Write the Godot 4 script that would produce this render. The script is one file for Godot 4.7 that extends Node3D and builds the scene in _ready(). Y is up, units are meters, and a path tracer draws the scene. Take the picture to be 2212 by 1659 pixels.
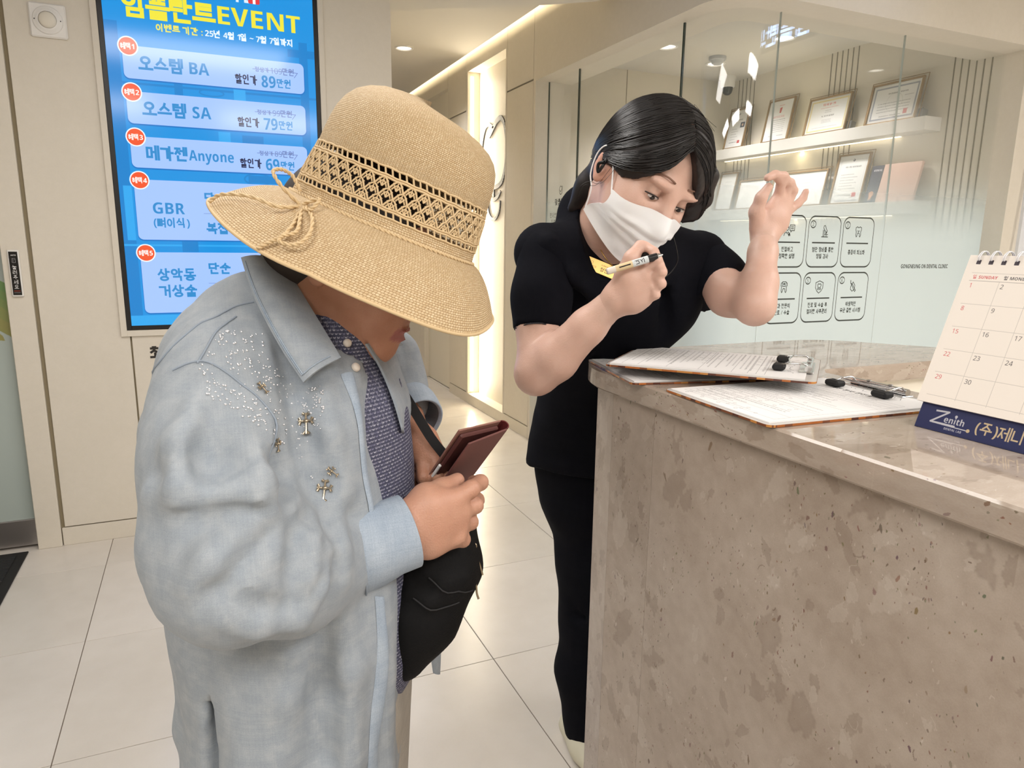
extends Node3D
# A clinic lobby: x runs along the screen wall, -z down the corridor, y up, metres.

# ---------- mesh building ----------
class MB:
	var v := PackedVector3Array()
	var n := PackedVector3Array()
	var t := PackedVector2Array()
	var c := PackedColorArray()
	var i := PackedInt32Array()
	var col := Color.WHITE
	func vert(p: Vector3, nn: Vector3, uv := Vector2.ZERO) -> int:
		v.append(p); n.append(nn); t.append(uv); c.append(col)
		return v.size() - 1
	func tri(a: Vector3, b: Vector3, d: Vector3) -> void:
		var nn := (b - a).cross(d - a).normalized()
		var k := vert(a, nn); vert(b, nn); vert(d, nn)
		i.append_array([k, k + 2, k + 1])
	# corners counter-clockwise seen from the front; uv from the lower left corner a
	func quad(a: Vector3, b: Vector3, d: Vector3, e: Vector3, u0 := Vector2(0, 1), u1 := Vector2(1, 0)) -> void:
		var nn := (b - a).cross(d - a).normalized()
		var k := vert(a, nn, Vector2(u0.x, u0.y)); vert(b, nn, Vector2(u1.x, u0.y)); vert(d, nn, Vector2(u1.x, u1.y)); vert(e, nn, Vector2(u0.x, u1.y))
		i.append_array([k, k + 2, k + 1, k, k + 3, k + 2])
	# box from lo to hi with chamfered edges, in a frame
	func box(lo: Vector3, hi: Vector3, b := 0.0, fr := Transform3D.IDENTITY) -> void:
		var s := (hi - lo) * 0.5
		var m := (hi + lo) * 0.5
		b = minf(b, minf(s.x, minf(s.y, s.z)) * 0.9)
		for ax in 3:
			for sg in [-1.0, 1.0]:
				var u := (ax + 1) % 3
				var w := (ax + 2) % 3
				var q: Array[Vector3] = []
				for k in [[-1, -1], [1, -1], [1, 1], [-1, 1]]:
					var p := Vector3.ZERO
					p[ax] = sg * s[ax]; p[u] = k[0] * (s[u] - b); p[w] = k[1] * (s[w] - b)
					q.append(fr * (m + p))
				if sg > 0: quad(q[0], q[1], q[2], q[3])
				else: quad(q[0], q[3], q[2], q[1])
		if b <= 0.0: return
		for ax in 3:
			var u := (ax + 1) % 3
			var w := (ax + 2) % 3
			for su in [-1.0, 1.0]:
				for sw in [-1.0, 1.0]:
					var q: Array[Vector3] = []
					for k in [[-1, 0], [1, 0], [1, 1], [-1, 1]]:
						var p := Vector3.ZERO
						p[ax] = k[0] * (s[ax] - b)
						p[u] = su * (s[u] - (b if k[1] == 1 else 0.0)); p[w] = sw * (s[w] - (0.0 if k[1] == 1 else b))
						q.append(fr * (m + p))
					if su * sw > 0: quad(q[0], q[3], q[2], q[1])
					else: quad(q[0], q[1], q[2], q[3])
		for sx in [-1.0, 1.0]:
			for sy in [-1.0, 1.0]:
				for sz in [-1.0, 1.0]:
					var a := fr * (m + Vector3(sx * s.x, sy * (s.y - b), sz * (s.z - b)))
					var d := fr * (m + Vector3(sx * (s.x - b), sy * s.y, sz * (s.z - b)))
					var e := fr * (m + Vector3(sx * (s.x - b), sy * (s.y - b), sz * s.z))
					if sx * sy * sz > 0: tri(a, d, e)
					else: tri(a, e, d)
	# smooth grid of points; rows of equal length
	func grid(rows: Array, wrap_u := false, wrap_v := false, flip := false, us := 1.0, vs := 1.0) -> void:
		var nr := rows.size()
		var nc: int = rows[0].size()
		var base := v.size()
		var ru := nr + (1 if wrap_v else 0)
		var cu := nc + (1 if wrap_u else 0)
		for r in ru:
			for k in cu:
				var rr := r % nr
				var kk := k % nc
				var ra := (rr - 1 + nr) % nr if wrap_v else maxi(rr - 1, 0)
				var rb := (rr + 1) % nr if wrap_v else mini(rr + 1, nr - 1)
				var ka := (kk - 1 + nc) % nc if wrap_u else maxi(kk - 1, 0)
				var kb := (kk + 1) % nc if wrap_u else mini(kk + 1, nc - 1)
				var du: Vector3 = rows[rr][kb] - rows[rr][ka]
				var dv: Vector3 = rows[rb][kk] - rows[ra][kk]
				if du.length_squared() < 1e-14:
					var r2 := rb if ra == rr else ra
					du = rows[r2][kb] - rows[r2][ka]
				var nn := du.cross(dv).normalized()
				if flip: nn = -nn
				vert(rows[rr][kk], nn, Vector2(float(k) / (cu - 1) * us, float(r) / (ru - 1) * vs))
		for r in ru - 1:
			for k in cu - 1:
				var a := base + r * cu + k
				if flip: i.append_array([a, a + 1, a + cu + 1, a, a + cu + 1, a + cu])
				else: i.append_array([a, a + cu + 1, a + 1, a, a + cu, a + cu + 1])
	# tube along points
	func tube(pts: Array, rad, sides := 6, closed := false, caps := true) -> void:
		var np := pts.size()
		var rows := []
		var up := Vector3.UP
		var pn := Vector3.ZERO
		for k in np:
			var a: Vector3 = pts[(k - 1 + np) % np] if closed else pts[maxi(k - 1, 0)]
			var b: Vector3 = pts[(k + 1) % np] if closed else pts[mini(k + 1, np - 1)]
			var d := (b - a).normalized()
			if k == 0:
				up = Vector3.UP if absf(d.y) < 0.9 else Vector3.RIGHT
				pn = d.cross(up).normalized()
			else:
				pn = (pn - d * pn.dot(d)).normalized()
			var bn := d.cross(pn)
			var r: float = rad[k] if rad is Array or rad is PackedFloat32Array else rad
			var row := PackedVector3Array()
			for s in sides:
				var an := TAU * s / sides
				row.append(pts[k] + (pn * cos(an) + bn * sin(an)) * r)
			rows.append(row)
		grid(rows, true, closed)
		if caps and not closed:
			for e in [0, np - 1]:
				for s in range(1, sides - 1):
					if e == 0: tri(rows[e][0], rows[e][s + 1], rows[e][s])
					else: tri(rows[e][0], rows[e][s], rows[e][s + 1])
	# surface of revolution round an axis frame (local y up); profile of Vector2(radius, y)
	func lathe(prof: Array, seg := 24, fr := Transform3D.IDENTITY) -> void:
		var rows := []
		for p in prof:
			var row := PackedVector3Array()
			for s in seg:
				var an := TAU * s / seg
				row.append(fr * Vector3(cos(an) * p.x, p.y, sin(an) * p.x))
			rows.append(row)
		grid(rows, true, false, prof[1].y > prof[0].y)
	# extrude a plan outline (x, z), counter-clockwise seen from +y, from y0 to y1 with a small chamfer
	func slab(pl: PackedVector2Array, y0: float, y1: float, b := 0.0, smooth := false, uvs := 1.0) -> void:
		var pin := pl
		if b > 0.0:
			var o := Geometry2D.offset_polygon(pl, -b)
			pin = PackedVector2Array()
			for k in pl.size():
				var d0 := (pl[k] - pl[k - 1]).normalized()
				var d1 := (pl[(k + 1) % pl.size()] - pl[k]).normalized()
				var nn := (Vector2(-d0.y, d0.x) + Vector2(-d1.y, d1.x)).normalized()
				if Geometry2D.is_polygon_clockwise(pl): nn = -nn
				pin.append(pl[k] + nn * b)
		var ids := Geometry2D.triangulate_polygon(pin)
		for k in range(0, ids.size(), 3):
			var a := pin[ids[k]]; var d := pin[ids[k + 1]]; var e := pin[ids[k + 2]]
			if (d - a).cross(e - a) < 0: var sw := d; d = e; e = sw
			for top in [true, false]:
				var y := y1 if top else y0
				var nn := Vector3.UP if top else Vector3.DOWN
				var q := vert(Vector3(a.x, y, a.y), nn, a * uvs); vert(Vector3(d.x, y, d.y), nn, d * uvs); vert(Vector3(e.x, y, e.y), nn, e * uvs)
				if top: i.append_array([q, q + 1, q + 2])
				else: i.append_array([q, q + 2, q + 1])
		var levels := [[y0, pl], [y1, pl]] if b <= 0.0 else [[y0, pin], [y0 + b, pl], [y1 - b, pl], [y1, pin]]
		var cw := Geometry2D.is_polygon_clockwise(pl)
		var run := 0.0
		for k in pl.size():
			var k2 := (k + 1) % pl.size()
			var len := pl[k].distance_to(pl[k2])
			for l in levels.size() - 1:
				var p: PackedVector2Array = levels[l][1]
				var q2: PackedVector2Array = levels[l + 1][1]
				var a := Vector3(p[k].x, levels[l][0], p[k].y)
				var d := Vector3(p[k2].x, levels[l][0], p[k2].y)
				var e := Vector3(q2[k2].x, levels[l + 1][0], q2[k2].y)
				var g := Vector3(q2[k].x, levels[l + 1][0], q2[k].y)
				var ua := Vector2(run * uvs, -levels[l][0] * uvs)
				var ub := Vector2((run + len) * uvs, -levels[l + 1][0] * uvs)
				if cw: quad(a, d, e, g, ua, ub)
				else: quad(d, a, g, e, Vector2(ub.x, ua.y), Vector2(ua.x, ub.y))
			run += len
	func mesh(colours := false) -> ArrayMesh:
		var m := ArrayMesh.new()
		if v.is_empty(): return m
		var a := []
		a.resize(Mesh.ARRAY_MAX)
		a[Mesh.ARRAY_VERTEX] = v
		a[Mesh.ARRAY_NORMAL] = n
		a[Mesh.ARRAY_TEX_UV] = t
		if colours: a[Mesh.ARRAY_COLOR] = c
		a[Mesh.ARRAY_INDEX] = i
		m.add_surface_from_arrays(Mesh.PRIMITIVE_TRIANGLES, a)
		return m

func put(called: String, b, mat: Material, parent: Node = self, colours := false) -> MeshInstance3D:
	var o := MeshInstance3D.new()
	o.name = called
	o.mesh = b.mesh(colours) if b is MB else b
	o.material_override = mat
	parent.add_child(o, true)
	return o
func thing(called: String, label: String, category: String, group := "", at := Vector3.ZERO) -> Node3D:
	var o := Node3D.new()
	o.name = called
	o.position = at
	add_child(o, true)
	return tag(o, label, category, group)
func tag(o: Node3D, label: String, category: String, group := "") -> Node3D:
	o.set_meta("label", label)
	o.set_meta("category", category)
	if group: o.set_meta("group", group)
	return o
func struct(called: String, b, mat: Material, label := "", parent: Node = self) -> MeshInstance3D:
	var o := put(called, b, mat, parent)
	o.set_meta("kind", "structure")
	if label: o.set_meta("label", label)
	return o
func bx(lo: Vector3, hi: Vector3, b := 0.0) -> MB:
	var m := MB.new()
	m.box(lo, hi, b)
	return m
func mat(c: Color, rough := 0.6, metal := 0.0) -> StandardMaterial3D:
	var m := StandardMaterial3D.new()
	m.albedo_color = c
	m.roughness = rough
	m.metallic = metal
	return m
func glow(c: Color, e: float) -> StandardMaterial3D:
	var m := mat(c, 0.5)
	m.emission_enabled = true
	m.emission = c
	m.emission_energy_multiplier = e
	return m
func arc(cx: float, cz: float, r: float, a0: float, a1: float, nseg: int) -> PackedVector2Array:
	var o := PackedVector2Array()
	for k in nseg + 1:
		var a := deg_to_rad(lerpf(a0, a1, float(k) / nseg))
		o.append(Vector2(cx + cos(a) * r, cz + sin(a) * r))
	return o
func spline(pts: Array, steps := 6, closed := false) -> Array:
	var o := []
	var m := pts.size()
	for k in (m if closed else m - 1):
		var p0 = pts[(k - 1 + m) % m] if closed else pts[maxi(k - 1, 0)]
		var p1 = pts[k]
		var p2 = pts[(k + 1) % m]
		var p3 = pts[(k + 2) % m] if closed else pts[mini(k + 2, m - 1)]
		for s in steps:
			o.append(p1.cubic_interpolate(p2, p0, p3, float(s) / steps))
	if not closed: o.append(pts[m - 1])
	return o

# ---------- printing: a small canvas for lettering and marks ----------
var CV: Image
const SS := 2
func cv_new(w: int, h: int, c: Color) -> void:
	CV = Image.create(w * SS, h * SS, false, Image.FORMAT_RGBA8)
	CV.fill(c)
func cv_take() -> Image:
	CV.resize(CV.get_width() / SS, CV.get_height() / SS, Image.INTERPOLATE_BILINEAR)
	return CV
func cv_tex() -> ImageTexture:
	return ImageTexture.create_from_image(cv_take())
func poly(pts: Array, c: Color) -> void:
	var y0 := 1e9
	var y1 := -1e9
	var q := PackedVector2Array()
	for p in pts:
		q.append(p * SS)
		y0 = minf(y0, p.y * SS); y1 = maxf(y1, p.y * SS)
	var m := q.size()
	var w := CV.get_width()
	for y in range(maxi(0, floori(y0)), mini(CV.get_height() - 1, ceili(y1)) + 1):
		var yy := y + 0.5
		var xs := []
		for k in m:
			var a := q[k]
			var b := q[(k + 1) % m]
			if (a.y <= yy) != (b.y <= yy):
				xs.append(a.x + (yy - a.y) / (b.y - a.y) * (b.x - a.x))
		xs.sort()
		for k in range(0, xs.size() - 1, 2):
			var x0 := clampi(roundi(xs[k]), 0, w)
			var x1 := clampi(roundi(xs[k + 1]), 0, w)
			if x1 > x0: CV.fill_rect(Rect2i(x0, y, x1 - x0, 1), c)
func line(a: Vector2, b: Vector2, w: float, c: Color, cap := 0.5) -> void:
	var d := (b - a).normalized() * w
	if d == Vector2.ZERO: d = Vector2(w, 0)
	var nn := Vector2(-d.y, d.x) * 0.5
	var e := d * cap
	poly([a - e + nn, b + e + nn, b + e - nn, a - e - nn], c)
func pline(pts: Array, w: float, c: Color, closed := false) -> void:
	for k in pts.size() - (0 if closed else 1):
		line(pts[k], pts[(k + 1) % pts.size()], w, c, 0.3)
func disc(p: Vector2, r: float, c: Color, ry := -1.0) -> void:
	var o := []
	var m := clampi(int(r * 2) + 8, 10, 48)
	for k in m: o.append(p + Vector2(cos(TAU * k / m) * r, sin(TAU * k / m) * (r if ry < 0 else ry)))
	poly(o, c)
func ringp(p: Vector2, rx: float, ry: float, w: float, c: Color) -> void:
	var o := []
	for k in 28: o.append(p + Vector2(cos(TAU * k / 28) * rx, sin(TAU * k / 28) * ry))
	pline(o, w, c, true)
func rrpts(x0: float, y0: float, x1: float, y1: float, r: float) -> Array:
	var o := []
	for k in [[x1 - r, y0 + r, -90], [x1 - r, y1 - r, 0], [x0 + r, y1 - r, 90], [x0 + r, y0 + r, 180]]:
		for s in 9:
			var a := deg_to_rad(k[2] + 90.0 * s / 8)
			o.append(Vector2(k[0] + cos(a) * r, k[1] + sin(a) * r))
	return o
# Hangul by strokes: each letter as polylines of digit pairs in a 9 x 9 box, "o" a ring
const JAMO := {"ㄱ": "009099", "ㄴ": "000999", "ㄷ": "90000999", "ㄹ": "009094040999", "ㅁ": "0090990900", "ㅂ": "00099990 0494", "ㅅ": "504409 4499", "ㅇ": "o", "ㅈ": "0090 504409 4499", "ㅊ": "3060 0292 524609 4699", "ㅋ": "009099 0494", "ㅌ": "90000999 0494", "ㅍ": "0191 2128 6168 0898", "ㅎ": "3060 0292 O"}
const INI := "ㄱㄲㄴㄷㄸㄹㅁㅂㅃㅅㅆㅇㅈㅉㅊㅋㅌㅍㅎ"
const FIN := "-ㄱㄲㄳㄴㄵㄶㄷㄹㄺㄻㄼㄽㄾㄿㅀㅁㅂㅄㅅㅆㅇㅈㅊㅋㅌㅍㅎ"
const PAIR := {"ㄲ": "ㄱㄱ", "ㄸ": "ㄷㄷ", "ㅃ": "ㅂㅂ", "ㅆ": "ㅅㅅ", "ㅉ": "ㅈㅈ", "ㄳ": "ㄱㅅ", "ㄵ": "ㄴㅈ", "ㄶ": "ㄴㅎ", "ㄺ": "ㄹㄱ", "ㄻ": "ㄹㅁ", "ㄼ": "ㄹㅂ", "ㅀ": "ㄹㅎ", "ㅄ": "ㅂㅅ"}
# vowels: upright strokes (v), level strokes (h)
const VOW := [["3039 3494", ""], ["2029 7079 2474", ""], ["3039 3393 3696", ""], ["2029 7079 2373 2676", ""], ["7079 0474", ""], ["5059 9099 0454", ""], ["7079 0373 0676", ""], ["5059 9099 0353 0656", ""], ["", "0898 5158"], ["3039 3494", "0898 5158"], ["2029 7079 2474", "0898 5158"], ["5059", "0898 5158"], ["", "0898 3138 6168"], ["", "0292 5259"], ["7079 0474", "0292 5259"], ["5059 9099 0454", "0292 5259"], ["5059", "0292 5259"], ["", "0292 3239 6269"], ["", "0595"], ["5059", "0595"], ["5059", ""]]
func strokes(s: String, r: Rect2, w: float, c: Color) -> void:
	for part in s.split(" ", false):
		if part == "o": ringp(r.position + r.size * 0.5, r.size.x * 0.5, r.size.y * 0.5, w, c)
		elif part == "O": ringp(r.position + r.size * Vector2(0.5, 0.7), r.size.x * 0.4, r.size.y * 0.3, w, c)
		else:
			var o := []
			for k in range(0, part.length(), 2): o.append(r.position + Vector2(int(part[k]), int(part[k + 1])) / 9.0 * r.size)
			for k in o.size() - 1: line(o[k], o[k + 1], w, c)
func letter(j: String, r: Rect2, w: float, c: Color) -> void:
	if PAIR.has(j):
		letter(PAIR[j][0], Rect2(r.position, Vector2(r.size.x * 0.42, r.size.y)), w, c)
		letter(PAIR[j][1], Rect2(r.position + Vector2(r.size.x * 0.58, 0), Vector2(r.size.x * 0.42, r.size.y)), w, c)
	else: strokes(JAMO[j], r, w, c)
func syllable(ch: String, p: Vector2, sz: Vector2, w: float, c: Color) -> void:
	var code := ch.unicode_at(0) - 0xAC00
	var f := FIN[code % 28]
	var vw: Array = VOW[(code / 28) % 21]
	var ini := INI[code / 588]
	var q := func(x0: float, y0: float, x1: float, y1: float) -> Rect2: return Rect2(p + Vector2(x0, y0) * sz, Vector2(x1 - x0, y1 - y0) * sz)
	var has := f != "-"
	var twin := (code / 28) % 21 in [1, 3, 5, 7]    # two uprights need room
	if vw[1] == "":
		var xr := 0.38 if twin else 0.5
		letter(ini, q.call(0.02, 0.06, xr, 0.46) if has else q.call(0.02, 0.14, xr + 0.02, 0.84), w, c)
		strokes(vw[0], q.call(xr + 0.08, 0.0, 0.98, 0.54) if has else q.call(xr + 0.1, 0.0, 1.0, 1.0), w, c)
		if has: letter(f, q.call(0.2, 0.68, 0.86, 0.98), w, c)
	elif vw[0] == "":
		letter(ini, q.call(0.2, 0.02, 0.8, 0.3) if has else q.call(0.18, 0.06, 0.82, 0.5), w, c)
		strokes(vw[1], q.call(0.0, 0.34, 1.0, 0.62) if has else q.call(0.0, 0.52, 1.0, 0.94), w, c)
		if has: letter(f, q.call(0.18, 0.72, 0.84, 0.98), w, c)
	else:
		letter(ini, q.call(0.06, 0.04, 0.52, 0.3) if has else q.call(0.06, 0.1, 0.52, 0.46), w, c)
		strokes(vw[1], q.call(0.0, 0.34, 0.6, 0.58) if has else q.call(0.0, 0.54, 0.62, 0.86), w, c)
		strokes(vw[0], q.call(0.6, 0.0, 1.0, 0.62) if has else q.call(0.62, 0.0, 1.02, 1.0), w, c)
		if has: letter(f, q.call(0.2, 0.72, 0.86, 0.98), w, c)
var faces := {}
func latin(s: String, p: Vector2, size: float, c: Color, bold := true, sx := 1.0) -> float:
	if not faces.has(bold):
		var f := SystemFont.new()
		f.font_names = PackedStringArray(["Droid Sans"])
		f.font_weight = 700 if bold else 400
		faces[bold] = f
	var tm := TextMesh.new()
	tm.text = s
	tm.font = faces[bold]
	tm.font_size = 64
	tm.pixel_size = 1.0 / 64.0
	tm.depth = 0.0
	tm.curve_step = 2.0
	tm.horizontal_alignment = HORIZONTAL_ALIGNMENT_LEFT
	tm.vertical_alignment = VERTICAL_ALIGNMENT_TOP
	var a := tm.surface_get_arrays(0) if tm.get_surface_count() else []
	if a.is_empty(): return 0.0
	var vs: PackedVector3Array = a[Mesh.ARRAY_VERTEX]
	var idx = a[Mesh.ARRAY_INDEX]
	var wide := 0.0
	# cap height of the face is 0.714 em; put caps to fill the given size, top at p.y
	var lo := 1e9
	for q in vs: wide = maxf(wide, q.x); lo = minf(lo, q.x)
	var k := size / 0.714
	var asc: float = 0.928 - 0.714
	var total: int = idx.size() if idx != null else vs.size()
	for m in range(0, total, 3):
		var tr := []
		for e in 3:
			var q := vs[idx[m + e] if idx != null else m + e]
			tr.append(p + Vector2((q.x - lo) * k * sx, (-q.y - asc) * k))
		poly(tr, c)
	return (wide - lo) * k * sx
# mixed text; size is the letter height; returns the width
func say(s: String, p: Vector2, size: float, w: float, c: Color, sx := 0.92, bold := true) -> float:
	var x := p.x
	var run := ""
	for k in s.length() + 1:
		var ch := s[k] if k < s.length() else ""
		var hangul: bool = ch != "" and ch.unicode_at(0) >= 0xAC00 and ch.unicode_at(0) < 0xD7A4
		if (ch == "" or hangul or ch == " ") and run != "":
			x += latin(run, Vector2(x, p.y + size * 0.08), size * 0.86, c, bold) + size * 0.1
			run = ""
		if hangul:
			syllable(ch, Vector2(x, p.y), Vector2(size * sx, size), w, c)
			x += size * sx * 1.13 + w * 0.6
		elif ch == " ": x += size * 0.3
		elif ch != "": run += ch
	return x - p.x
# ---------- scene ----------
var M := {}
func _ready() -> void:
	var cam := Camera3D.new()
	cam.name = "camera"
	cam.fov = 57.243
	cam.near = 0.02
	cam.transform = Transform3D(Basis.from_euler(Vector3(deg_to_rad(-11.392), deg_to_rad(-23.929), 0)) * Basis(Vector3.BACK, deg_to_rad(0.773)), Vector3(0, 1.29, 0))
	add_child(cam)
	var we := WorldEnvironment.new()
	we.name = "world"
	var env := Environment.new()
	env.background_mode = Environment.BG_COLOR
	env.background_color = Color(0.02, 0.02, 0.02)
	env.tonemap_mode = Environment.TONE_MAPPER_LINEAR
	env.tonemap_exposure = 1.15
	env.sdfgi_enabled = true
	env.ssao_enabled = true
	env.ssil_enabled = true
	we.environment = env
	add_child(we)
	materials()
	lights()
	room()
	glass_room()
	screen_wall()
	corridor()
	reception()
	customer()
	clerk()

func area(called: String, at: Vector3, look: Vector3, size: Vector2, c: Color, e: float, parent: Node = self) -> void:
	var l := AreaLight3D.new()
	l.name = called
	l.area_size = size
	l.light_color = c
	l.light_energy = e
	l.shadow_enabled = true
	l.area_range = 20.0
	l.area_attenuation = 2.0
	parent.add_child(l, true)
	var up := Vector3.UP if absf(look.y) < 0.9 else Vector3.FORWARD
	l.transform = Transform3D(Basis.looking_at(look, up), at)

const WARM := Color(1.0, 0.93, 0.82)
const NEUT := Color(1.0, 0.985, 0.975)
func downlight(at: Vector3, e: float, label: String, r := 0.05) -> void:
	var t := thing("downlight", label, "ceiling light", "recessed ceiling lights", at)
	var m := MB.new()
	m.lathe([Vector2(r * 1.35, 0.0), Vector2(r * 1.33, -0.006), Vector2(r * 1.08, -0.007), Vector2(r, 0.012)], 28)
	put("trim_ring", m, M.white, t)
	m = MB.new()
	m.lathe([Vector2(r, -0.001), Vector2(0.0001, -0.001)], 28)
	put("lens", m, M.lamp, t)
	var l := SpotLight3D.new()
	l.name = "lamp_light"
	l.position = Vector3(0, -0.02, 0)
	l.rotation_degrees.x = -90
	l.spot_angle = 62
	l.spot_angle_attenuation = 0.8
	l.spot_range = 20
	l.light_energy = e
	l.light_color = NEUT
	l.light_size = r
	l.shadow_enabled = true
	t.add_child(l)
func panel_light(at: Vector3, size: Vector2, e: float, label: String) -> void:
	var t := thing("panel_light", label, "ceiling light", "flat ceiling light panels", at)
	put("frame", bx(Vector3(-size.x / 2 - 0.02, -0.02, -size.y / 2 - 0.02), Vector3(size.x / 2 + 0.02, 0.03, size.y / 2 + 0.02), 0.004), M.white, t)
	put("diffuser", bx(Vector3(-size.x / 2, -0.024, -size.y / 2), Vector3(size.x / 2, -0.0201, size.y / 2)), M.lamp_soft, t)
	area("panel_lamp", Vector3(0, -0.03, 0), Vector3.DOWN, size, NEUT, e, t)
func lights() -> void:
	panel_light(Vector3(-0.9, 2.43, 0.5), Vector2(1.2, 0.6), 2.5, "wide flat light panel in the lobby ceiling nearest the door")
	panel_light(Vector3(0.9, 2.43, 0.9), Vector2(1.2, 0.6), 2.5, "wide flat light panel in the lobby ceiling over the visitor side")
	panel_light(Vector3(0.0, 2.43, -1.6), Vector2(1.2, 0.6), 1.5, "wide flat light panel in the lobby ceiling before the screen")
	panel_light(Vector3(3.0, 2.63, 0.0), Vector2(1.2, 0.6), 3.0, "wide flat light panel in the ceiling over the reception desk")
	panel_light(Vector3(3.3, 2.63, 1.7), Vector2(1.2, 0.6), 4.0, "wide flat light panel in the ceiling over the far side of the desk")
	downlight(Vector3(1.444, 2.63, -5.217), 0.9, "round recessed light in the grey corridor ceiling")
	downlight(Vector3(1.40, 2.63, -7.4), 0.9, "round recessed light farther down the corridor ceiling")
	downlight(Vector3(3.25, 2.49, -3.44), 1.0, "round recessed light in the glass room nearest the front pane")
	downlight(Vector3(3.29, 2.49, -4.10), 0.9, "round recessed light in the glass room beside the smoke detector")
	downlight(Vector3(2.75, 2.49, -3.9), 0.6, "round recessed light in the glass room above the far wall")
	downlight(Vector3(4.9, 2.63, -0.75), 1.2, "round recessed light over the far right of the desk")

func noise_img(w: int, f: float, sd: int, oct := 3) -> PackedByteArray:
	var n := FastNoiseLite.new()
	n.seed = sd
	n.frequency = f
	n.fractal_octaves = oct
	n.noise_type = FastNoiseLite.TYPE_SIMPLEX_SMOOTH
	var im := n.get_seamless_image(w, w)
	im.convert(Image.FORMAT_L8)
	return im.get_data()
# colour from two noises between two colours
func mottle(w: int, a: Color, b: Color, f1: float, f2: float, sd: int, k := 0.6, speck := 0.0) -> Image:
	var n1 := noise_img(w, f1, sd, 4)
	var n2 := noise_img(w, f2, sd + 7, 3)
	var rng := RandomNumberGenerator.new()
	rng.seed = sd
	var o := PackedByteArray()
	o.resize(w * w * 3)
	for p in w * w:
		var t := clampf((n1[p] * k + n2[p] * (1.0 - k)) / 255.0, 0.0, 1.0)
		if speck > 0.0: t += (rng.randf() - 0.5) * speck
		o[p * 3] = clampi(int(255.0 * lerpf(a.r, b.r, t)), 0, 255)
		o[p * 3 + 1] = clampi(int(255.0 * lerpf(a.g, b.g, t)), 0, 255)
		o[p * 3 + 2] = clampi(int(255.0 * lerpf(a.b, b.b, t)), 0, 255)
	return Image.create_from_data(w, w, false, Image.FORMAT_RGB8, o)
# pale brown limestone with shell fragments, flecks and veins
func stone_img() -> Image:
	var w := 2048
	var im := mottle(1024, Color8(168, 152, 137), Color8(200, 187, 174), 0.0045, 0.035, 5, 0.6, 0.16)
	im.resize(w, w, Image.INTERPOLATE_CUBIC)
	im.convert(Image.FORMAT_RGBA8)
	var r := RandomNumberGenerator.new()
	r.seed = 21
	var blob := func(p: Vector2, l: float, wd: float, a: float, c: Color, n: int, rough: float) -> void:
		var o := []
		for q in n:
			var e := TAU * q / n
			o.append(p + Vector2(cos(e) * l, sin(e) * wd).rotated(a) * r.randf_range(1.0 - rough, 1.0 + rough))
		poly(o, c)
	# soft shell shapes, drawn small and enlarged
	for layer in 2:
		var sw: int = [300, 640][layer]
		CV = Image.create(sw, sw, false, Image.FORMAT_RGBA8)
		CV.fill(Color(0.62, 0.55, 0.48, 0))
		var hs: float = sw / 2.0
		var many: int = [120, 260][layer]
		for k in many:
			var p := Vector2(r.randf(), r.randf()) * hs
			var a := r.randf_range(0.6, 2.3)
			var l: float = r.randf_range(1.5, 6) * [1.0, 1.0][layer]
			var dark := r.randf() < 0.55
			for e in 5: blob.call(p + Vector2(r.randf_range(-1.5, 1.5), r.randf_range(-1.5, 1.5)), l * r.randf_range(0.5, 1.0), l * r.randf_range(0.15, 0.45), a + r.randf_range(-0.3, 0.3), Color8(122, 104, 89, 56) if dark else Color8(222, 213, 202, 58), 12, 0.3)
		CV.resize(w, w, Image.INTERPOLATE_CUBIC)
		im.blend_rect(CV, Rect2i(0, 0, w, w), Vector2i.ZERO)
	CV = Image.create(w, w, false, Image.FORMAT_RGBA8)
	CV.fill(Color(0.6, 0.54, 0.47, 0))
	var h := w / 2.0      # canvas units: 2 px each
	for k in 420:     # curved shell edges, often with a darker inside
		var p := Vector2(r.randf(), r.randf()) * h
		var a := r.randf() * TAU
		var rad := r.randf_range(1.5, 9)
		var span := r.randf_range(0.6, 3.2)
		var sq := r.randf_range(0.3, 0.9)
		var tilt := r.randf_range(0.9, 2.2)
		var o := []
		for q in 8: o.append(p + Vector2(cos(a + span * q / 7.0), sin(a + span * q / 7.0) * sq).rotated(tilt) * rad * r.randf_range(0.88, 1.12))
		pline(o, r.randf_range(0.5, 1.5), Color8(220, 211, 200, r.randi_range(50, 130)) if r.randf() < 0.68 else Color8(100, 82, 68, r.randi_range(60, 160)))
	for g in 260:     # flecks in drifts
		var c0 := Vector2(r.randf(), r.randf()) * h
		for k in r.randi_range(6, 24):
			var p := c0 + Vector2(r.randfn(0, 16), r.randfn(0, 26))
			var l := r.randf_range(0.5, 2.2) * (2.2 if r.randf() < 0.06 else 1.0)
			blob.call(p, l, l * r.randf_range(0.25, 0.6), r.randf_range(-0.5, 0.5) + PI / 2, Color8(222, 213, 203, 130) if r.randf() < 0.25 else Color8(96 + r.randi_range(0, 40), 80 + r.randi_range(0, 34), 67 + r.randi_range(0, 26), r.randi_range(90, 220)), 7, 0.4)
	for k in 90:      # dark slivers
		var p := Vector2(r.randf(), r.randf()) * h
		var l := r.randf_range(1.5, 7.0)
		blob.call(p, l, l * r.randf_range(0.18, 0.4), r.randf_range(1.0, 2.1), Color8(96 + r.randi_range(0, 24), 80 + r.randi_range(0, 20), 67 + r.randi_range(0, 16), r.randi_range(110, 190)), 9, 0.35)
	im.blend_rect(CV, Rect2i(0, 0, w, w), Vector2i.ZERO)
	return im
func itex(im: Image) -> ImageTexture:
	return ImageTexture.create_from_image(im)
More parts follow.
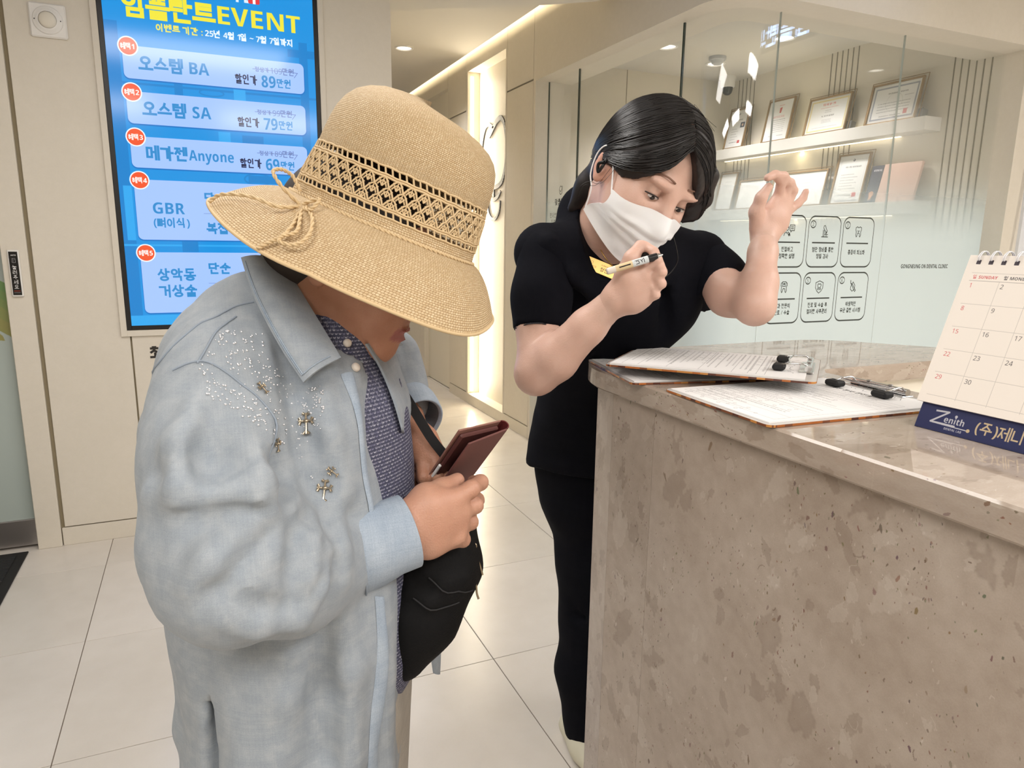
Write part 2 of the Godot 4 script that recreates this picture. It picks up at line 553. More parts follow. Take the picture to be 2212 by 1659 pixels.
func tri_tex(m: StandardMaterial3D, t: Texture2D, s: float) -> StandardMaterial3D:
	m.albedo_texture = t
	m.uv1_triplanar = true
	m.uv1_world_triplanar = true
	m.uv1_scale = Vector3.ONE * s
	return m
func ntex(f: float, w := 256, sd := 3, normal := false, bump := 4.0) -> NoiseTexture2D:
	var n := FastNoiseLite.new()
	n.seed = sd
	n.frequency = f
	var t := NoiseTexture2D.new()
	t.width = w
	t.height = w
	t.seamless = true
	t.noise = n
	t.as_normal_map = normal
	t.bump_strength = bump
	return t
func materials() -> void:
	M.wall = tri_tex(mat(Color.WHITE, 0.55), itex(mottle(256, Color8(222, 215, 201), Color8(228, 221, 208), 0.02, 0.1, 11, 0.5, 0.3)), 1.0)
	M.groove = mat(Color8(150, 138, 112), 0.8)
	M.pale = mat(Color8(232, 226, 212), 0.5)
	M.ceiling = mat(Color8(214, 210, 203), 0.8)
	M.white = mat(Color8(238, 236, 232), 0.4)
	M.coolwall = mat(Color8(226, 229, 234), 0.5)
	M.lamp = glow(Color(1.0, 0.98, 0.94), 3.0)
	M.lamp_soft = glow(Color(1.0, 0.97, 0.92), 1.2)
	M.led = glow(Color(1.0, 0.95, 0.82), 2.2)
	M.tile = []
	for k in 3:
		var m := tri_tex(mat([Color8(255, 255, 255), Color8(252, 252, 252), Color8(249, 249, 248)][k], 0.22), itex(mottle(512, Color8(222, 215, 206), Color8(234, 228, 221), 0.006, 0.03, 31 + k, 0.7, 0.1)), 0.7)
		M.tile.append(m)
	M.grout = mat(Color8(120, 106, 92), 0.9)
	var st := itex(stone_img())
	M.stone = mat(Color8(244, 244, 244), 0.3)
	M.stone.albedo_texture = st
	M.stone.uv1_scale = Vector3(1.0, 1.0, 1)
	M.stone_top = mat(Color8(244, 244, 244), 0.04)
	M.stone_top.albedo_texture = st
	M.stone_top.uv1_scale = Vector3(0.55, 1.5, 1)
	M.stone_top.uv1_offset = Vector3(0.31, 0.2, 0)
	M.steel = mat(Color8(170, 166, 164), 0.35, 0.9)
	M.chrome = mat(Color8(205, 205, 205), 0.12, 1.0)
	M.black = mat(Color8(18, 18, 20), 0.35)
	M.black_matte = mat(Color8(22, 22, 24), 0.7)
	M.glass = mat(Color(0.80, 0.9, 0.87, 0.03), 0.02)
	M.glass.transparency = BaseMaterial3D.TRANSPARENCY_ALPHA
	M.glass_edge = mat(Color8(28, 48, 44), 0.15)
	M.seam = mat(Color8(186, 196, 192), 0.3)
	M.bronze = mat(Color8(150, 122, 84), 0.4, 0.5)
	M.line = mat(Color8(120, 110, 92), 0.5)
	M.shelf = mat(Color8(214, 212, 206), 0.5)

# ---------- setting ----------
func room() -> void:
	var fl := struct("floor", bx(Vector3(-3.2, -0.12, -9.2), Vector3(5.4, -0.0025, 3.2)), M.grout, "floor of large pale stone tiles with thin dark joints")
	var tm: Array[ArrayMesh] = []
	var tb := MB.new()
	tb.box(Vector3(-0.2958, -0.012, -0.2988), Vector3(0.2958, 0.0, 0.2988), 0.0008)
	var tmesh := tb.mesh()
	var rng := RandomNumberGenerator.new()
	rng.seed = 4
	for a in range(-4, 10):
		for b in range(-13, 8):
			var x := -0.417 + 0.594 * (a + 0.5)
			var z := -1.853 + 0.6 * (b + 0.5)
			if x < -3.1 or x > 5.2 or z > 3.0 or z < -9.1: continue
			var t := put("tile", tmesh, M.tile[rng.randi() % 3], fl)
			t.position = Vector3(x, 0, z)
	# lobby ceiling: a dropped field on the left, a higher one over the desk and the corridor
	var drop := PackedVector2Array([Vector2(-3.0, 3.0), Vector2(2.05, 3.0), Vector2(2.05, -2.2), Vector2(2.0, -2.9), Vector2(1.93, -3.16), Vector2(1.87, -3.27), Vector2(1.677, -3.421), Vector2(1.319, -3.649), Vector2(0.86, -3.93), Vector2(0.86, -3.34), Vector2(-3.0, -3.34)])
	var m := MB.new()
	m.slab(drop, 2.45, 2.70)
	struct("ceiling", m, M.ceiling, "pale dropped ceiling of the lobby")
	m = MB.new()
	m.box(Vector3(-3.2, 2.84, -9.2), Vector3(5.4, 2.95, 3.2))
	struct("ceiling_upper", m, M.ceiling, "upper ceiling slab")
	m = MB.new()
	m.box(Vector3(0.86, 2.63, -9.0), Vector3(1.885, 2.70, -3.3))
	m.box(Vector3(1.885, 2.63, -9.0), Vector3(1.905, 2.66, -3.3))
	struct("ceiling_corridor", m, M.ceiling, "grey corridor ceiling with a light gap along the wall")
	m = MB.new()
	m.box(Vector3(2.05, 2.63, -2.2), Vector3(5.3, 2.70, 3.0))
	struct("ceiling_desk", m, M.ceiling, "pale ceiling over the reception desk")
	# outer shell
	struct("wall_left", bx(Vector3(-3.2, 0, -3.5), Vector3(-3.0, 2.9, 3.2)), M.wall, "cream side wall of the lobby")
	struct("wall_rear", bx(Vector3(-3.0, 0, 3.0), Vector3(5.4, 2.9, 3.2)), M.wall, "cream rear wall of the lobby")
	struct("wall_right", bx(Vector3(5.2, 0, -9.2), Vector3(5.4, 2.9, 3.0)), M.wall, "cream side wall behind the desk")
	struct("wall_corridor_end", bx(Vector3(0.86, 0, -9.2), Vector3(5.2, 2.9, -9.0)), M.wall, "cream wall at the end of the corridor")
	struct("wall_corridor_left", bx(Vector3(0.66, 0, -9.2), Vector3(0.86, 2.9, -3.5)), M.wall, "cream left wall of the corridor")
func screen_wall() -> void:
	var zf := -3.322
	var w := struct("wall_back", bx(Vector3(-0.69, 0, -3.5), Vector3(0.86, 2.9, zf - 0.012)), M.groove, "cream panelled wall carrying the screen")
	put("jamb_board", bx(Vector3(-0.69, 0.0, zf - 0.012), Vector3(-0.6035, 2.9, zf + 0.008), 0.002), M.wall, w)
	put("panel", bx(Vector3(-0.589, 0.083, zf - 0.012), Vector3(-0.279, 2.9, zf), 0.0015), M.wall, w)
	put("panel", bx(Vector3(-0.2725, 0.083, zf - 0.012), Vector3(0.86, 2.9, zf), 0.0015), M.wall, w)
	put("skirting", bx(Vector3(-0.6, 0.0, zf - 0.012), Vector3(0.86, 0.078, zf + 0.001), 0.0015), M.wall, w)
	# lettering on the panel under the screen
	cv_new(512, 96, Color8(40, 36, 32, 0))
	say("최첨단 의료장비", Vector2(4, 10), 74, 12, Color8(44, 40, 36), 0.86)
	var ink := mat(Color.WHITE, 0.6)
	ink.albedo_texture = cv_tex()
	ink.transparency = BaseMaterial3D.TRANSPARENCY_ALPHA
	var b := MB.new()
	b.quad(Vector3(-0.21, 0.771, zf + 0.001), Vector3(0.19, 0.771, zf + 0.001), Vector3(0.19, 0.846, zf + 0.001), Vector3(-0.21, 0.846, zf + 0.001))
	put("lettering", b, ink, w)
	# screen
	var t := thing("wall_screen", "tall bright advertising screen with black bezel on the cream wall", "screen", "", Vector3(0.1265, 0.909, zf))
	var fr := MB.new()
	for q in [[-0.4365, -0.026, -0.4135, 1.49], [0.4135, -0.026, 0.4365, 1.49], [-0.4135, -0.026, 0.4135, -0.001], [-0.4135, 1.452, 0.4135, 1.49]]:
		fr.box(Vector3(q[0], q[1], 0.0), Vector3(q[2], q[3], 0.012), 0.001)
	put("surround", fr, M.wall, t)
	fr = MB.new()
	for q in [[-0.4125, 0, -0.3945, 1.451], [0.3945, 0, 0.4125, 1.451], [-0.3945, 0, 0.3945, 0.018], [-0.3945, 1.433, 0.3945, 1.451]]:
		fr.box(Vector3(q[0], q[1], -0.01), Vector3(q[2], q[3], 0.010), 0.001)
	put("bezel", fr, M.black, t)
	b = MB.new()
	b.quad(Vector3(-0.395, 0.018, 0.005), Vector3(0.395, 0.018, 0.005), Vector3(0.395, 1.433, 0.005), Vector3(-0.395, 1.433, 0.005))
	var sm := mat(Color8(8, 8, 10), 0.12)
	sm.emission_enabled = true
	sm.emission_texture = screen_tex()
	sm.emission = Color.BLACK
	sm.emission_energy_multiplier = 1.0
	var disp := put("display", b, sm, t)
	disp.set_meta("label", "lit blue display with price cards and Korean lettering")
	area("screen_light", Vector3(0, 0.72, 0.014), Vector3(0, 0, 1), Vector2(0.78, 1.4), Color(0.55, 0.78, 1.0), 0.12, t)
	# push plate of the automatic door
	t = thing("door_button", "narrow black automatic door touch switch with white frame", "switch", "", Vector3(-0.649, 1.1455, zf + 0.008))
	put("frame", bx(Vector3(-0.019, -0.09, 0), Vector3(0.019, 0.09, 0.012), 0.003), M.white, t)
	cv_new(128, 640, Color8(14, 14, 16))
	say("AUTO", Vector2(28, 40), 24, 3, Color8(220, 220, 220))
	pline(rrpts(40, 100, 88, 160, 4), 4, Color8(170, 170, 175), true)
	line(Vector2(56, 104), Vector2(56, 156), 4, Color8(150, 150, 155))
	line(Vector2(66, 118), Vector2(82, 118), 3, Color8(150, 150, 155))
	var k := 0
	for ch in "눌러주세요":
		say(ch, Vector2(34, 200 + k * 72), 58, 7, Color8(225, 225, 225), 1.0)
		k += 1
	for q in 3: line(Vector2(20, 576 + q * 14), Vector2(108, 576 + q * 14), 5, [Color8(196, 60, 44), Color8(120, 60, 50), Color8(150, 150, 150)][q])
	var fm := mat(Color.WHITE, 0.2)
	fm.albedo_texture = cv_tex()
	b = MB.new()
	b.quad(Vector3(-0.0145, -0.0835, 0.0123), Vector3(0.0145, -0.0835, 0.0123), Vector3(0.0145, 0.0835, 0.0123), Vector3(-0.0145, 0.0835, 0.0123))
	put("touch_face", b, fm, t)
	# square sensor high on the wall
	t = thing("wall_sensor", "white square plate with a round dome high on the cream wall", "sensor", "", Vector3(-0.45, 2.08, zf))
	put("plate", bx(Vector3(-0.06, -0.06, 0), Vector3(0.06, 0.06, 0.012), 0.005), M.white, t)
	b = MB.new()
	var ax := Transform3D(Basis(Vector3.RIGHT, PI / 2), Vector3(0, 0, 0.012))
	b.lathe([Vector2(0.050, 0), Vector2(0.049, 0.004), Vector2(0.046, 0.006), Vector2(0.040, 0.006), Vector2(0.036, 0.010), Vector2(0.030, 0.010)], 30, ax)
	put("rim", b, M.white, t)
	b = MB.new()
	b.lathe([Vector2(0.030, 0.006), Vector2(0.028, 0.013), Vector2(0.022, 0.018), Vector2(0.012, 0.0205), Vector2(0.0001, 0.021)], 28, ax)
	put("dome", b, M.pale, t)
	for s in [-1, 1]: put("screw", bx(Vector3(s * 0.042 - 0.0015, -0.002, 0.017), Vector3(s * 0.042 + 0.0015, 0.002, 0.0195)), M.black, t)
	# frosted sliding glass door at the far left
	var d := struct("door_1", bx(Vector3(-1.75, 0.125, -3.372), Vector3(-0.692, 2.15, -3.36)), door_film(), "frosted glass sliding door with a printed green leaf")
	put("bottom_rail", bx(Vector3(-1.75, 0.012, -3.385), Vector3(-0.69, 0.125, -3.348), 0.002), M.steel, d)
	put("header", bx(Vector3(-1.8, 2.15, -3.5), Vector3(-0.69, 2.9, zf + 0.0)), M.wall, d)
	struct("wall_back_outer", bx(Vector3(-3.0, 0, -3.5), Vector3(-1.75, 2.9, zf)), M.wall, "cream wall beyond the glass door")
	struct("wall_behind_door", bx(Vector3(-1.8, 0, -4.6), Vector3(0.66, 2.9, -4.4)), M.wall, "pale wall seen through the frosted door")
	t = thing("door_mat", "black ribbed floor mat in front of the glass door", "mat", "", Vector3(-0.722, 0, -3.3))
	put("border", bx(Vector3(-1.05, 0.0005, 0.0), Vector3(0, 0.006, 1.2), 0.002), M.black_matte, t)
	var rb := MB.new()
	for q in 76: rb.box(Vector3(-1.0, 0.006, 0.04 + q * 0.0148), Vector3(-0.035, 0.0095, 0.05 + q * 0.0148), 0.001)
	var ribs := put("ribs", rb, mat(Color8(38, 39, 41), 0.85), t)
	ribs.set_meta("kind", "stuff")
func door_film() -> Material:
	cv_new(512, 1024, Color8(176, 188, 184))
	for k in 26:
		var o := []
		var p := Vector2(470 + (k % 5) * 9, 520 + k * 4)
		for q in 9: o.append(p + Vector2(cos(TAU * q / 9) * 36, sin(TAU * q / 9) * 9).rotated(0.6 + 0.1 * (k % 4)))
		poly(o, Color8(104 + k * 2, 150, 92))
	var m := mat(Color.WHITE, 0.25)
	m.albedo_texture = cv_tex()
	m.uv1_scale = Vector3(1, 1, 1)
	return m
func screen_tex() -> Texture2D:
	cv_new(1024, 1834, Color8(22, 140, 214))
	# a faint picture of a consulting room behind the cards
	var f := Color8(18, 124, 196)
	var g := Color8(44, 160, 228)
	for q in [[0, 300, 60, 1834, f], [880, 340, 1024, 380, f], [940, 300, 985, 900, f], [0, 585, 1024, 596, f], [300, 570, 340, 640, f], [590, 560, 650, 640, g], [500, 800, 560, 850, g], [620, 810, 730, 850, f], [0, 1400, 1024, 1410, g], [280, 1380, 360, 1440, f], [640, 1020, 800, 1060, f], [0, 1780, 1024, 1834, g], [20, 1100, 60, 1380, g]]:
		poly([Vector2(q[0], q[1]), Vector2(q[2], q[1]), Vector2(q[2], q[3]), Vector2(q[0], q[3])], q[4])
	ringp(Vector2(690, 1040), 70, 30, 8, f)
	ringp(Vector2(480, 605), 60, 16, 6, f)
	var yel := Color8(232, 220, 60)
	say("특별기념", Vector2(420, 60), 70, 14, Color8(214, 228, 246))
	poly(rrpts(690, 82, 748, 136, 8), Color8(214, 56, 60))
	poly(rrpts(682, 70, 756, 90, 6), Color8(232, 84, 84))
	poly([Vector2(713, 70), Vector2(727, 70), Vector2(727, 136), Vector2(713, 136)], Color8(246, 240, 240))
	for k in 4: syllable("임플란트"[k], Vector2(96 + k * 108, 168), Vector2(94, 100), 19, yel)
	latin("EVENT", Vector2(534, 168), 86, yel, true, 1.18)
	var x := say("이벤트 기간 :", Vector2(238, 292), 33, 6.5, Color8(228, 216, 96))
	say("25년 4월 1일 ~ 7월 7일까지", Vector2(246 + x, 292), 33, 6.5, Color8(224, 234, 250), 0.84)
	var card := Color8(158, 190, 255)
	var tc := Color8(46, 134, 196)
	var blk := Color8(26, 34, 66)
	var gr := Color8(104, 126, 176)
	var red := Color8(232, 84, 44)
	var ys := [[410, 568], [630, 787], [850, 1006], [1066, 1376], [1442, 1768]]
	for k in 5:
		poly(rrpts(70, ys[k][0] + 5, 966, ys[k][1] + 7, 28), Color8(16, 110, 186))
		poly(rrpts(72, ys[k][0], 962, ys[k][1], 26), card)
	say("오스템 BA", Vector2(146, 456), 66, 11.5, tc, 0.86)
	say("오스템 SA", Vector2(146, 676), 66, 11.5, tc, 0.86)
	say("메가젠", Vector2(146, 896), 64, 11.5, tc, 0.84)
	latin("Anyone", Vector2(346, 904), 52, tc, true, 0.86)
	var pr := [["109만원", "89", 444], ["99만원", "79", 664], ["89만원", "69", 880]]
	for k in 3:
		var y: float = pr[k][2]
		say("정상가", Vector2(706, y + 5), 24, 3.2, gr, 0.86)
		var wd := say(pr[k][0], Vector2(786, y), 33, 4.6, gr, 0.8, false)
		line(Vector2(694, y + 17), Vector2(786 + wd + 14, y + 17), 3, gr)
		line(Vector2(800 + wd, y + 17), Vector2(786 + wd - 4, y + 42), 3, gr)
		say("할인가", Vector2(604, y + 52), 46, 6, blk, 0.66)
		latin(pr[k][1], Vector2(736, y + 46), 60, tc, true, 0.84)
		say("만원", Vector2(818, y + 58), 42, 5.8, tc, 0.74)
	say("GBR", Vector2(152, 1176), 66, 11, tc)
	say("(뼈이식)", Vector2(150, 1262), 46, 7.5, tc, 0.82)
	say("단순", Vector2(412, 1124), 54, 9.5, tc, 0.86)
	line(Vector2(400, 1232), Vector2(930, 1232), 2, gr)
	say("복잡", Vector2(412, 1284), 54, 9.5, tc, 0.86)
	say("상악동", Vector2(152, 1532), 60, 10, tc, 0.86)
	say("거상술", Vector2(152, 1620), 60, 10, tc, 0.86)
	say("단순", Vector2(408, 1502), 54, 9.5, tc, 0.86)
	line(Vector2(400, 1610), Vector2(930, 1610), 2, gr)
	for k in 5:
		var c := Vector2(100, ys[k][0] + 4)
		disc(c, 47, Color8(232, 240, 255))
		disc(c, 41, red)
		say("혜택%d" % (k + 1), c - Vector2(33, 14), 28, 3.8, Color8(250, 246, 244), 0.72)
	return cv_tex()

func corridor() -> void:
	var xf := 1.942
	var w := struct("wall_corridor", bx(Vector3(2.04, 0, -9.0), Vector3(2.06, 2.9, -4.12)), M.wall, "cream panelled corridor wall with grooves")
	put("skirting", bx(Vector3(xf, 0, -5.728), Vector3(2.04, 0.081, -4.118), 0.001), M.wall, w)
	put("skirting", bx(Vector3(xf, 0, -9.0), Vector3(2.04, 0.081, -6.6), 0.001), M.wall, w)
	var rows := [[-4.52, -4.118], [-5.728, -5.304], [-7.6, -6.6]]
	for r in rows:
		put("panel", bx(Vector3(xf, 0.0885, r[0]), Vector3(2.04, 2.254, r[1]), 0.001), M.wall, w)
		put("panel", bx(Vector3(xf, 2.264, r[0]), Vector3(2.04, 2.80, r[1]), 0.001), M.wall, w)
	put("post", bx(Vector3(xf, 0, -4.113), Vector3(2.06, 2.80, -4.085), 0.001), M.wall, w)
	put("recess_post", bx(Vector3(xf, 0.0815, -4.545), Vector3(2.04, 2.80, -4.525), 0.001), M.wall, w)
	put("recess_post", bx(Vector3(xf, 0.0815, -5.299), Vector3(2.04, 2.80, -5.27), 0.001), M.wall, w)
	put("recess_head", bx(Vector3(xf, 2.53, -5.27), Vector3(2.04, 2.80, -4.545), 0.001), M.wall, w)
	put("door_head", bx(Vector3(xf, 2.50, -6.595), Vector3(2.04, 2.80, -5.733), 0.001), M.wall, w)
	put("panel_far", bx(Vector3(xf, 0.0885, -9.0), Vector3(2.04, 2.80, -7.61), 0.001), M.wall, w)
	var d := struct("door_2", bx(Vector3(1.985, 0.006, -6.46), Vector3(2.035, 2.50, -5.73), 0.001), M.pale, "plain pale door set into the corridor wall")
	put("stop_post", bx(Vector3(xf, 0.0, -6.595), Vector3(2.04, 2.5, -6.46), 0.001), M.wall, d)
	# light gap along the ceiling, hidden strip above the ceiling edge
	var t := thing("cove_light", "long warm light strip hidden above the corridor ceiling edge", "light strip", "", Vector3(1.84, 2.72, -6.5))
	put("strip", bx(Vector3(-0.015, -0.012, -2.4), Vector3(0.015, 0.012, 3.3)), M.led, t)
	area("cove_lamp", Vector3(0.02, 0.02, 0.4), Vector3(1, -0.25, 0), Vector2(5.6, 0.03), Color(1, 0.93, 0.78), 1.5, t)
	# vertical strip in the lit recess
	t = thing("recess_light", "upright warm light strip glowing in the wall recess", "light strip", "", Vector3(1.975, 0.1, -5.262))
	put("strip", bx(Vector3(-0.012, 0.0, -0.004), Vector3(0.012, 2.40, 0.004)), M.led, t)
	area("recess_lamp", Vector3(0, 1.2, 0.008), Vector3(0.25, 0, 1), Vector2(0.024, 2.38), Color(1, 0.94, 0.82), 1.3, t)
	# tooth emblem on the recess back
	t = thing("tooth_emblem", "dark grey line emblem of a tooth in the lit recess", "wall emblem", "", Vector3(2.038, 1.45, -4.96))
	var em := mat(Color8(92, 94, 102), 0.4, 0.2)
	var paths := [
		[[-0.095, 0.598, 0.02], [-0.055, 0.625, 0.026], [0.0, 0.665, 0.03], [0.06, 0.695, 0.03], [0.125, 0.70, 0.028], [0.185, 0.65, 0.022], [0.215, 0.55, 0.014], [0.217, 0.45, 0.012], [0.205, 0.36, 0.018], [0.165, 0.28, 0.026], [0.10, 0.243, 0.026], [0.0, 0.233, 0.024], [-0.10, 0.247, 0.018], [-0.19, 0.32, 0.012], [-0.232, 0.43, 0.010], [-0.235, 0.55, 0.012], [-0.19, 0.655, 0.02], [-0.125, 0.688, 0.024], [-0.06, 0.67, 0.022], [-0.01, 0.655, 0.012]],
		[[0.0, 0.225, 0.014], [0.0, 0.15, 0.014]],
		[[-0.12, 0.20, 0.012], [-0.08, 0.165, 0.022], [0.0, 0.145, 0.022], [0.08, 0.165, 0.022], [0.13, 0.20, 0.012]],
		[[-0.12, 0.135, 0.014], [-0.10, 0.06, 0.016], [-0.05, 0.015, 0.018], [0.0, 0.005, 0.02], [0.05, 0.015, 0.018], [0.10, 0.06, 0.016], [0.12, 0.135, 0.014]]]
	for pth in paths:
		var m := MB.new()
		var pts := []
		for q in pth: pts.append(Vector3(q[0], q[1], q[2]))
		pts = spline(pts, 4)
		for k in pts.size() - 1:
			var a: Vector3 = pts[k]
			var b: Vector3 = pts[k + 1]
			var dv := Vector2(b.x - a.x, b.y - a.y).normalized()
			var nv := Vector2(-dv.y, dv.x)
			var c := []
			for e in [[a, 1], [b, 1], [b, -1], [a, -1]]:
				c.append(Vector2(e[0].x, e[0].y) + nv * e[0].z * 0.62 * e[1])
			# front face and rim, 8 mm proud of the wall
			var P := func(v: Vector2, x: float) -> Vector3: return Vector3(x, v.y, v.x)
			m.quad(P.call(c[0], -0.008), P.call(c[1], -0.008), P.call(c[2], -0.008), P.call(c[3], -0.008))
			m.quad(P.call(c[1], -0.008), P.call(c[0], -0.008), P.call(c[0], 0.001), P.call(c[1], 0.001))
			m.quad(P.call(c[3], -0.008), P.call(c[2], -0.008), P.call(c[2], 0.001), P.call(c[3], 0.001))
		put("stroke", m, em, t)
# ---------- the glass-fronted room ----------
func pane(called: String, label: String, plan: Array, film: Material, y0 := 0.0, y1 := 2.247) -> void:
	var p := Node3D.new()
	p.name = called
	add_child(p)
	p.set_meta("kind", "structure")
	p.set_meta("label", label)
	# outer and inner skins 10 mm apart, following a plan line; edges dark green
	var m := MB.new()
	var e := MB.new()
	var fm := MB.new()
	var n := plan.size()
	var tot := 0.0
	for k in n - 1: tot += plan[k].distance_to(plan[k + 1])
	var rows := [[], []]
	var frow := [PackedVector3Array(), PackedVector3Array()]
	var dirs := []
	for k in n:
		var d: Vector2 = (plan[mini(k + 1, n - 1)] - plan[maxi(k - 1, 0)]).normalized()
		dirs.append(Vector2(-d.y, d.x))
	for s in 2:
		var lo := PackedVector3Array()
		var hi := PackedVector3Array()
		for k in n:
			var q: Vector2 = plan[k] + dirs[k] * (0.005 if s == 0 else -0.005)
			lo.append(Vector3(q.x, y0, q.y)); hi.append(Vector3(q.x, y1, q.y))
		m.grid([lo, hi], false, false, s == 1)
		rows[s] = [lo, hi]
	for k in n:
		var q: Vector2 = plan[k] + dirs[k] * 0.0055
		frow[0].append(Vector3(q.x, y0, q.y)); frow[1].append(Vector3(q.x, y1, q.y))
	put("glass", m, M.glass, p)
	for k in [0, n - 1]:
		e = MB.new()
		e.quad(rows[0][0][k], rows[1][0][k], rows[1][1][k], rows[0][1][k])
		put("glass_edge", e, M.seam if called in ["window_4", "window_5"] or called == "window_3" and k else M.glass_edge, p)
	if film:
		var base := fm.v.size()
		var run := 0.0
		for k in n:
			if k: run += plan[k].distance_to(plan[k - 1])
			for s in 2:
				fm.vert(frow[s][k], Vector3(dirs[k].x, 0, dirs[k].y), Vector2(run / tot, 1.0 - s))
		for k in n - 1:
			var a := base + k * 2
			fm.i.append_array([a, a + 1, a + 3, a, a + 3, a + 2])
		put("frosted_film", fm, film, p)
const FILM := Color8(218, 234, 238)
# frosted film that thins out upwards in rows of dots, over a pane of height 2.247
func film_base(w: int, h: int) -> void:
	cv_new(w, h, Color(FILM.r, FILM.g, FILM.b, 0.0))
	var H := CV.get_height()
	for y in H:
		var yy := 2.247 * (1.0 - float(y) / H)
		var a := clampf((1.70 - yy) / 0.40, 0.0, 1.0)
		a = a * a * (3.0 - 2.0 * a) * 0.93
		CV.fill_rect(Rect2i(0, y, CV.get_width(), 1), Color(FILM.r, FILM.g, FILM.b, a))
func film_mat() -> StandardMaterial3D:
	var m := mat(Color.WHITE, 0.08)
	m.albedo_texture = cv_tex()
	m.transparency = BaseMaterial3D.TRANSPARENCY_ALPHA
	m.texture_repeat = false
	return m
const INK := Color8(40, 48, 47)
func icon(k: int, c: Vector2, s: float) -> void:
	var w := s * 0.065
	var P := func(a: Array) -> Array:
		var o := []
		for q in a: o.append(c + Vector2(q[0], q[1]) * s)
		return o
	var tooth := [[0, -0.42], [-0.2, -0.5], [-0.38, -0.42], [-0.4, -0.2], [-0.3, 0.0], [-0.34, 0.3], [-0.26, 0.5], [-0.18, 0.42], [-0.12, 0.16], [0, 0.08], [0.12, 0.16], [0.18, 0.42], [0.26, 0.5], [0.34, 0.3], [0.3, 0.0], [0.4, -0.2], [0.38, -0.42], [0.2, -0.5]]
	match k:
		0:
			ringp(c + Vector2(-0.2, -0.22) * s, 0.17 * s, 0.24 * s, w, INK)
			pline(P.call([[-0.38, -0.2], [-0.22, -0.32], [-0.02, -0.2]]), w, INK)
			pline(P.call([[-0.6, 0.52], [-0.52, 0.3], [-0.3, 0.16], [-0.2, 0.34], [-0.1, 0.16], [0.12, 0.3], [0.2, 0.52]]), w, INK)
			line(c + Vector2(-0.02, 0.4) * s, c + Vector2(0.1, 0.4) * s, w * 2, INK)
			line(c + Vector2(0.04, 0.34) * s, c + Vector2(0.04, 0.48) * s, w * 2, INK)
			pline(P.call([[0.12, -0.5], [0.7, -0.5], [0.7, 0.02], [0.36, 0.02], [0.24, 0.18], [0.24, 0.02], [0.12, 0.02]]), w, INK, true)
			for q in 2: line(c + Vector2(0.26, -0.32 + q * 0.16) * s, c + Vector2(0.56, -0.32 + q * 0.16) * s, w, INK)
		1:
			pline(P.call([[-0.12, -0.5], [0.02, -0.55], [0.34, 0.0], [0.2, 0.14], [-0.16, -0.3]]), w, INK, true)
			pline(P.call([[0.14, 0.2], [0.26, 0.06], [0.32, 0.12], [0.2, 0.26]]), w, INK, true)
			for x in [-0.18, -0.04]: line(c + Vector2(x, -0.1) * s, c + Vector2(x, 0.55) * s, w, INK)
			line(c + Vector2(-0.34, 0.56) * s, c + Vector2(0.46, 0.56) * s, w * 1.2, INK)
			line(c + Vector2(0.06, 0.34) * s, c + Vector2(0.44, 0.34) * s, w, INK)
			line(c + Vector2(0.24, 0.34) * s, c + Vector2(0.24, 0.54) * s, w, INK)
		2:
			pline(P.call(tooth), w, INK, true)
			pline(P.call([[-0.12, -0.12], [0, -0.04], [0.12, -0.12]]), w, INK)
		3:
			pline(P.call(tooth), w, INK, true)
			poly(rrpts(c.x - 0.22 * s, c.y - 0.56 * s, c.x + 0.22 * s, c.y - 0.12 * s, 3), Color(FILM.r, FILM.g, FILM.b, 0.9))
			pline(rrpts(c.x - 0.22 * s, c.y - 0.56 * s, c.x + 0.22 * s, c.y - 0.12 * s, 3), w, INK, true)
			line(c + Vector2(-0.08, -0.34) * s, c + Vector2(0.08, -0.34) * s, w * 1.4, INK)
			line(c + Vector2(0, -0.42) * s, c + Vector2(0, -0.26) * s, w * 1.4, INK)
		4:
			pline(P.call([[0, -0.6], [0.5, -0.42], [0.48, 0.1], [0.28, 0.42], [0, 0.62], [-0.28, 0.42], [-0.48, 0.1], [-0.5, -0.42]]), w, INK, true)
			var o := []
			for q in tooth: o.append(c + Vector2(q[0] * 0.55, q[1] * 0.62) * s)
			pline(o, w, INK, true)
		5:
			pline(P.call([[-0.34, -0.6], [-0.3, -0.3], [-0.12, -0.22]]), w * 1.3, INK)
			pline(P.call([[0.02, -0.45], [0.3, -0.1], [0.28, 0.3], [-0.02, 0.5], [-0.28, 0.3], [-0.26, 0.0]]), w, INK, true)
			pline(P.call([[-0.22, -0.22], [-0.12, -0.28], [0.46, 0.42], [0.34, 0.54]]), w, INK, true)
